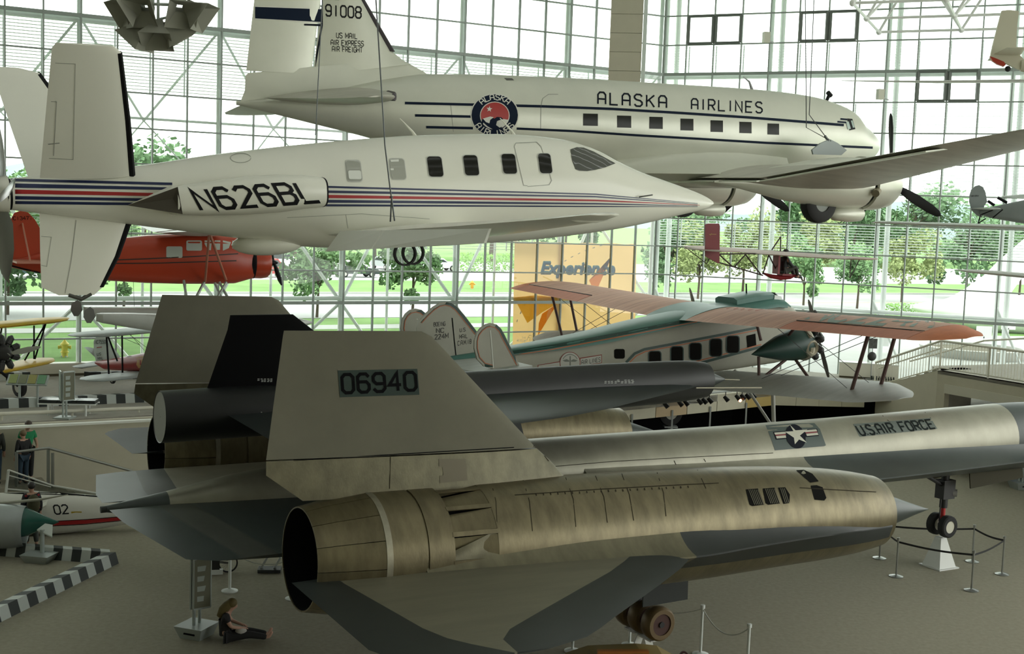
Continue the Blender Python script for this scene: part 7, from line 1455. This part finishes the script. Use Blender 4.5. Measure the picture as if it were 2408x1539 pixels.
# cars
def car(label, px_, py_, yaw, col, suv=False):
    t = thing('parked_car', label, 'car', pz(px_, py_, gz+.03), yaw, group='cars on the lot'); cm_ = M('car_'+'_'.join('%02d' % int(c*99) for c in col), col, .25); h = 1.75 if suv else 1.42
    P_ = [(-2.2, .35), (-2.2, .85), (-1.9, .95), (-1.5, .98), (1.0, .95), (2.0, .82), (2.25, .6), (2.25, .35)]
    MB().prism([Vector((x, -.85, z)) for x, z in P_], (0, 1.7, 0)).build('body', cm_, t, smooth=False)
    R_ = [(-2.0 if suv else -1.6, .93), (-1.75 if suv else -1.0, h), (.3, h), (1.0, .93)]
    MB().loft([[Vector((x, -.80*k, z)) for x, z in R_] for k in (1, -1)]).build('cabin', cm_, t, smooth=False)
    for y in (-.81, .80): MB().prism([Vector((R_[0][0]+.2, y, 1.0)), Vector((R_[1][0]+.12, y, h-.12)), Vector((.25, y, h-.12)), Vector((.8, y, 1.0))], (0, .012, 0)).build('side_window', M('car_glass', (.03, .035, .04), .1), t, smooth=False)
    for x in (-1.4, 1.4):
        for y in (-.78, .78): wheel(t, Vector((x, y, .33)), .33, .2)
for lb, x, y, yw, c, s_ in (('red pickup-sized car beyond the red floatplane nose', 640, 652, .5, (.35, .03, .03), True), ('white car above the red car beyond the floatplane', 668, 630, .6, (.7, .72, .72), True), ('dark car by the left tree trunk', 836, 652, .5, (.03, .04, .04), False), ('silver grey car seen just right of the wheel rings', 908, 634, -1.0, (.35, .38, .38), False), ('white car beyond the second street tree', 1030, 637, .5, (.7, .72, .72), False), ('dark car at the far left beyond the lawn', 55, 652, .4, (.04, .06, .08), False), ('pale car beyond the tree line at right', 1770, 618, .5, (.6, .62, .62), False)): car(lb, x, y, yw, c, s_)
# hydrants
def hydrant(label, px_, py_, m_):
    t = thing('fire_hydrant', label, 'hydrant', pz(px_, py_, gz), group='fire hydrants'); MB().lathe([(0, .13), (.18, .13), (.19, .17), (.23, .17), (.24, .13), (.5, .13), (.51, .18), (.56, .18), (.62, .12), (.70, .05), (.76, .03)], (0, 0, 0), (0, 0, 1), 16, True).build('barrel', m_, t)
    for y in (-1, 1): MB().lathe([(.1, .06), (.2, .06), (.2, .08), (.26, .08)], (0, 0, .42), (y*.9, y*.2, 0), 10, True).build('nozzle_cap', m_, t)
    MB().box((0, 0, .03), (.24, .24, .06)).build('foot', greyp, t, smooth=False)
hydrant('yellow fire hydrant on the near lawn outside the left glass', 152, 840, M('hydrant_yellow', (.60, .48, .08), .5)); hydrant('small orange fire hydrant beyond the road left of the banner', 1110, 680, M('hydrant_orange', (.60, .28, .03), .5))
# white jet tail outdoors
oj = thing('outdoor_jet_tail', 'large white swept jet tail standing outdoors beyond the right glass', 'aircraft', pY(2246, 738, 82)); o_ = pY(2246, 738, 82); ow = M('outdoor_white', (.80, .80, .80), .5)
P_ = [pY(x, y, 82)-o_ for x, y in ((2141, 718), (2200, 713), (2240, 699), (2274, 679), (2320, 646), (2352, 613), (2400, 572), (2450, 530), (2480, 560), (2408, 642), (2368, 697), (2335, 730), (2250, 736), (2230, 728), (2176, 733))]
MB().prism([p-Vector((0, .25, 0)) for p in P_], (0, .5, 0)).build('swept_fin', ow, oj, smooth=False)
MB().loft([[Vector((q.x, 1.3*r_*math.cos(t), q.z+.9*r_*math.sin(t))) for t in np.linspace(0, 2*math.pi, 17)[:-1]] for q, r_ in ((pY(2142, 722, 82)-o_, .15), (pY(2200, 728, 82)-o_, .7), (pY(2280, 738, 82)-o_, 1.2), (pY(2460, 745, 82)-o_, 1.7))]).build('rear_fuselage', ow, oj)
MB().beam(pY(2236, 735, 82)-o_, pY(2225, 742, 82)-o_+Vector((0, 0, -.6)), .5).build('tail_prop', M('outdoor_grey', (.3, .32, .32), .6), oj)
pl2 = pz(2290, 838, gz); t = thing('round_planter', 'wide round concrete planter outside behind the platform railing', 'planter', pl2)
MB().lathe([(0, 2.6), (.45, 2.8), (.5, 2.8), (.5, 2.4), (.35, 2.35)], (0, 0, 0), (0, 0, 1), 36).build('rim', M('planter_concrete', (.45, .45, .42), .8), t); MB().lathe([(.36, 2.36), (.362, .01)], (0, 0, 0), (0, 0, 1), 36).build('soil', M('soil', (.12, .11, .07), .9), t)
for x, y, lb in ((2068, 832, 'small white sign board outside left of the stair rail'), (2312, 812, 'white sign board outside behind the platform railing'), (2370, 790, 'small white notice outside at the far right')):
    p = pz(x, y, gz); t = thing('outdoor_sign', lb, 'sign', p); MB().box((0, 0, .75), (.9, .06, .7)).build('board', ow, t, smooth=False); MB().beam((0, 0, 0), (0, 0, .5), .06).build('post', ow, t)
# hills and distant town
hl_ = M('hill_haze_green', (.20, .27, .26), .9, nz=.2, sc=.01); mm = MB(); n_ = 60; V = []  # distance haze mixed into the pale hill colour
for i in range(n_+1):
    x = -1600+3600*i/n_; h = 34+10*math.sin(i*.37)+7*math.sin(i*.9+1)+42*math.exp(-((x+560)/150)**2); V += [(x, 1500, -20), (x, 1700, h), (x, 2200, h*.8)]
mm.add(V, [(i*3+j, i*3+3+j, i*3+4+j, i*3+1+j) for i in range(n_) for j in range(2)]).build('ground_hills', hl_)
tag(bpy.data.objects['ground_hills'], kind='structure')
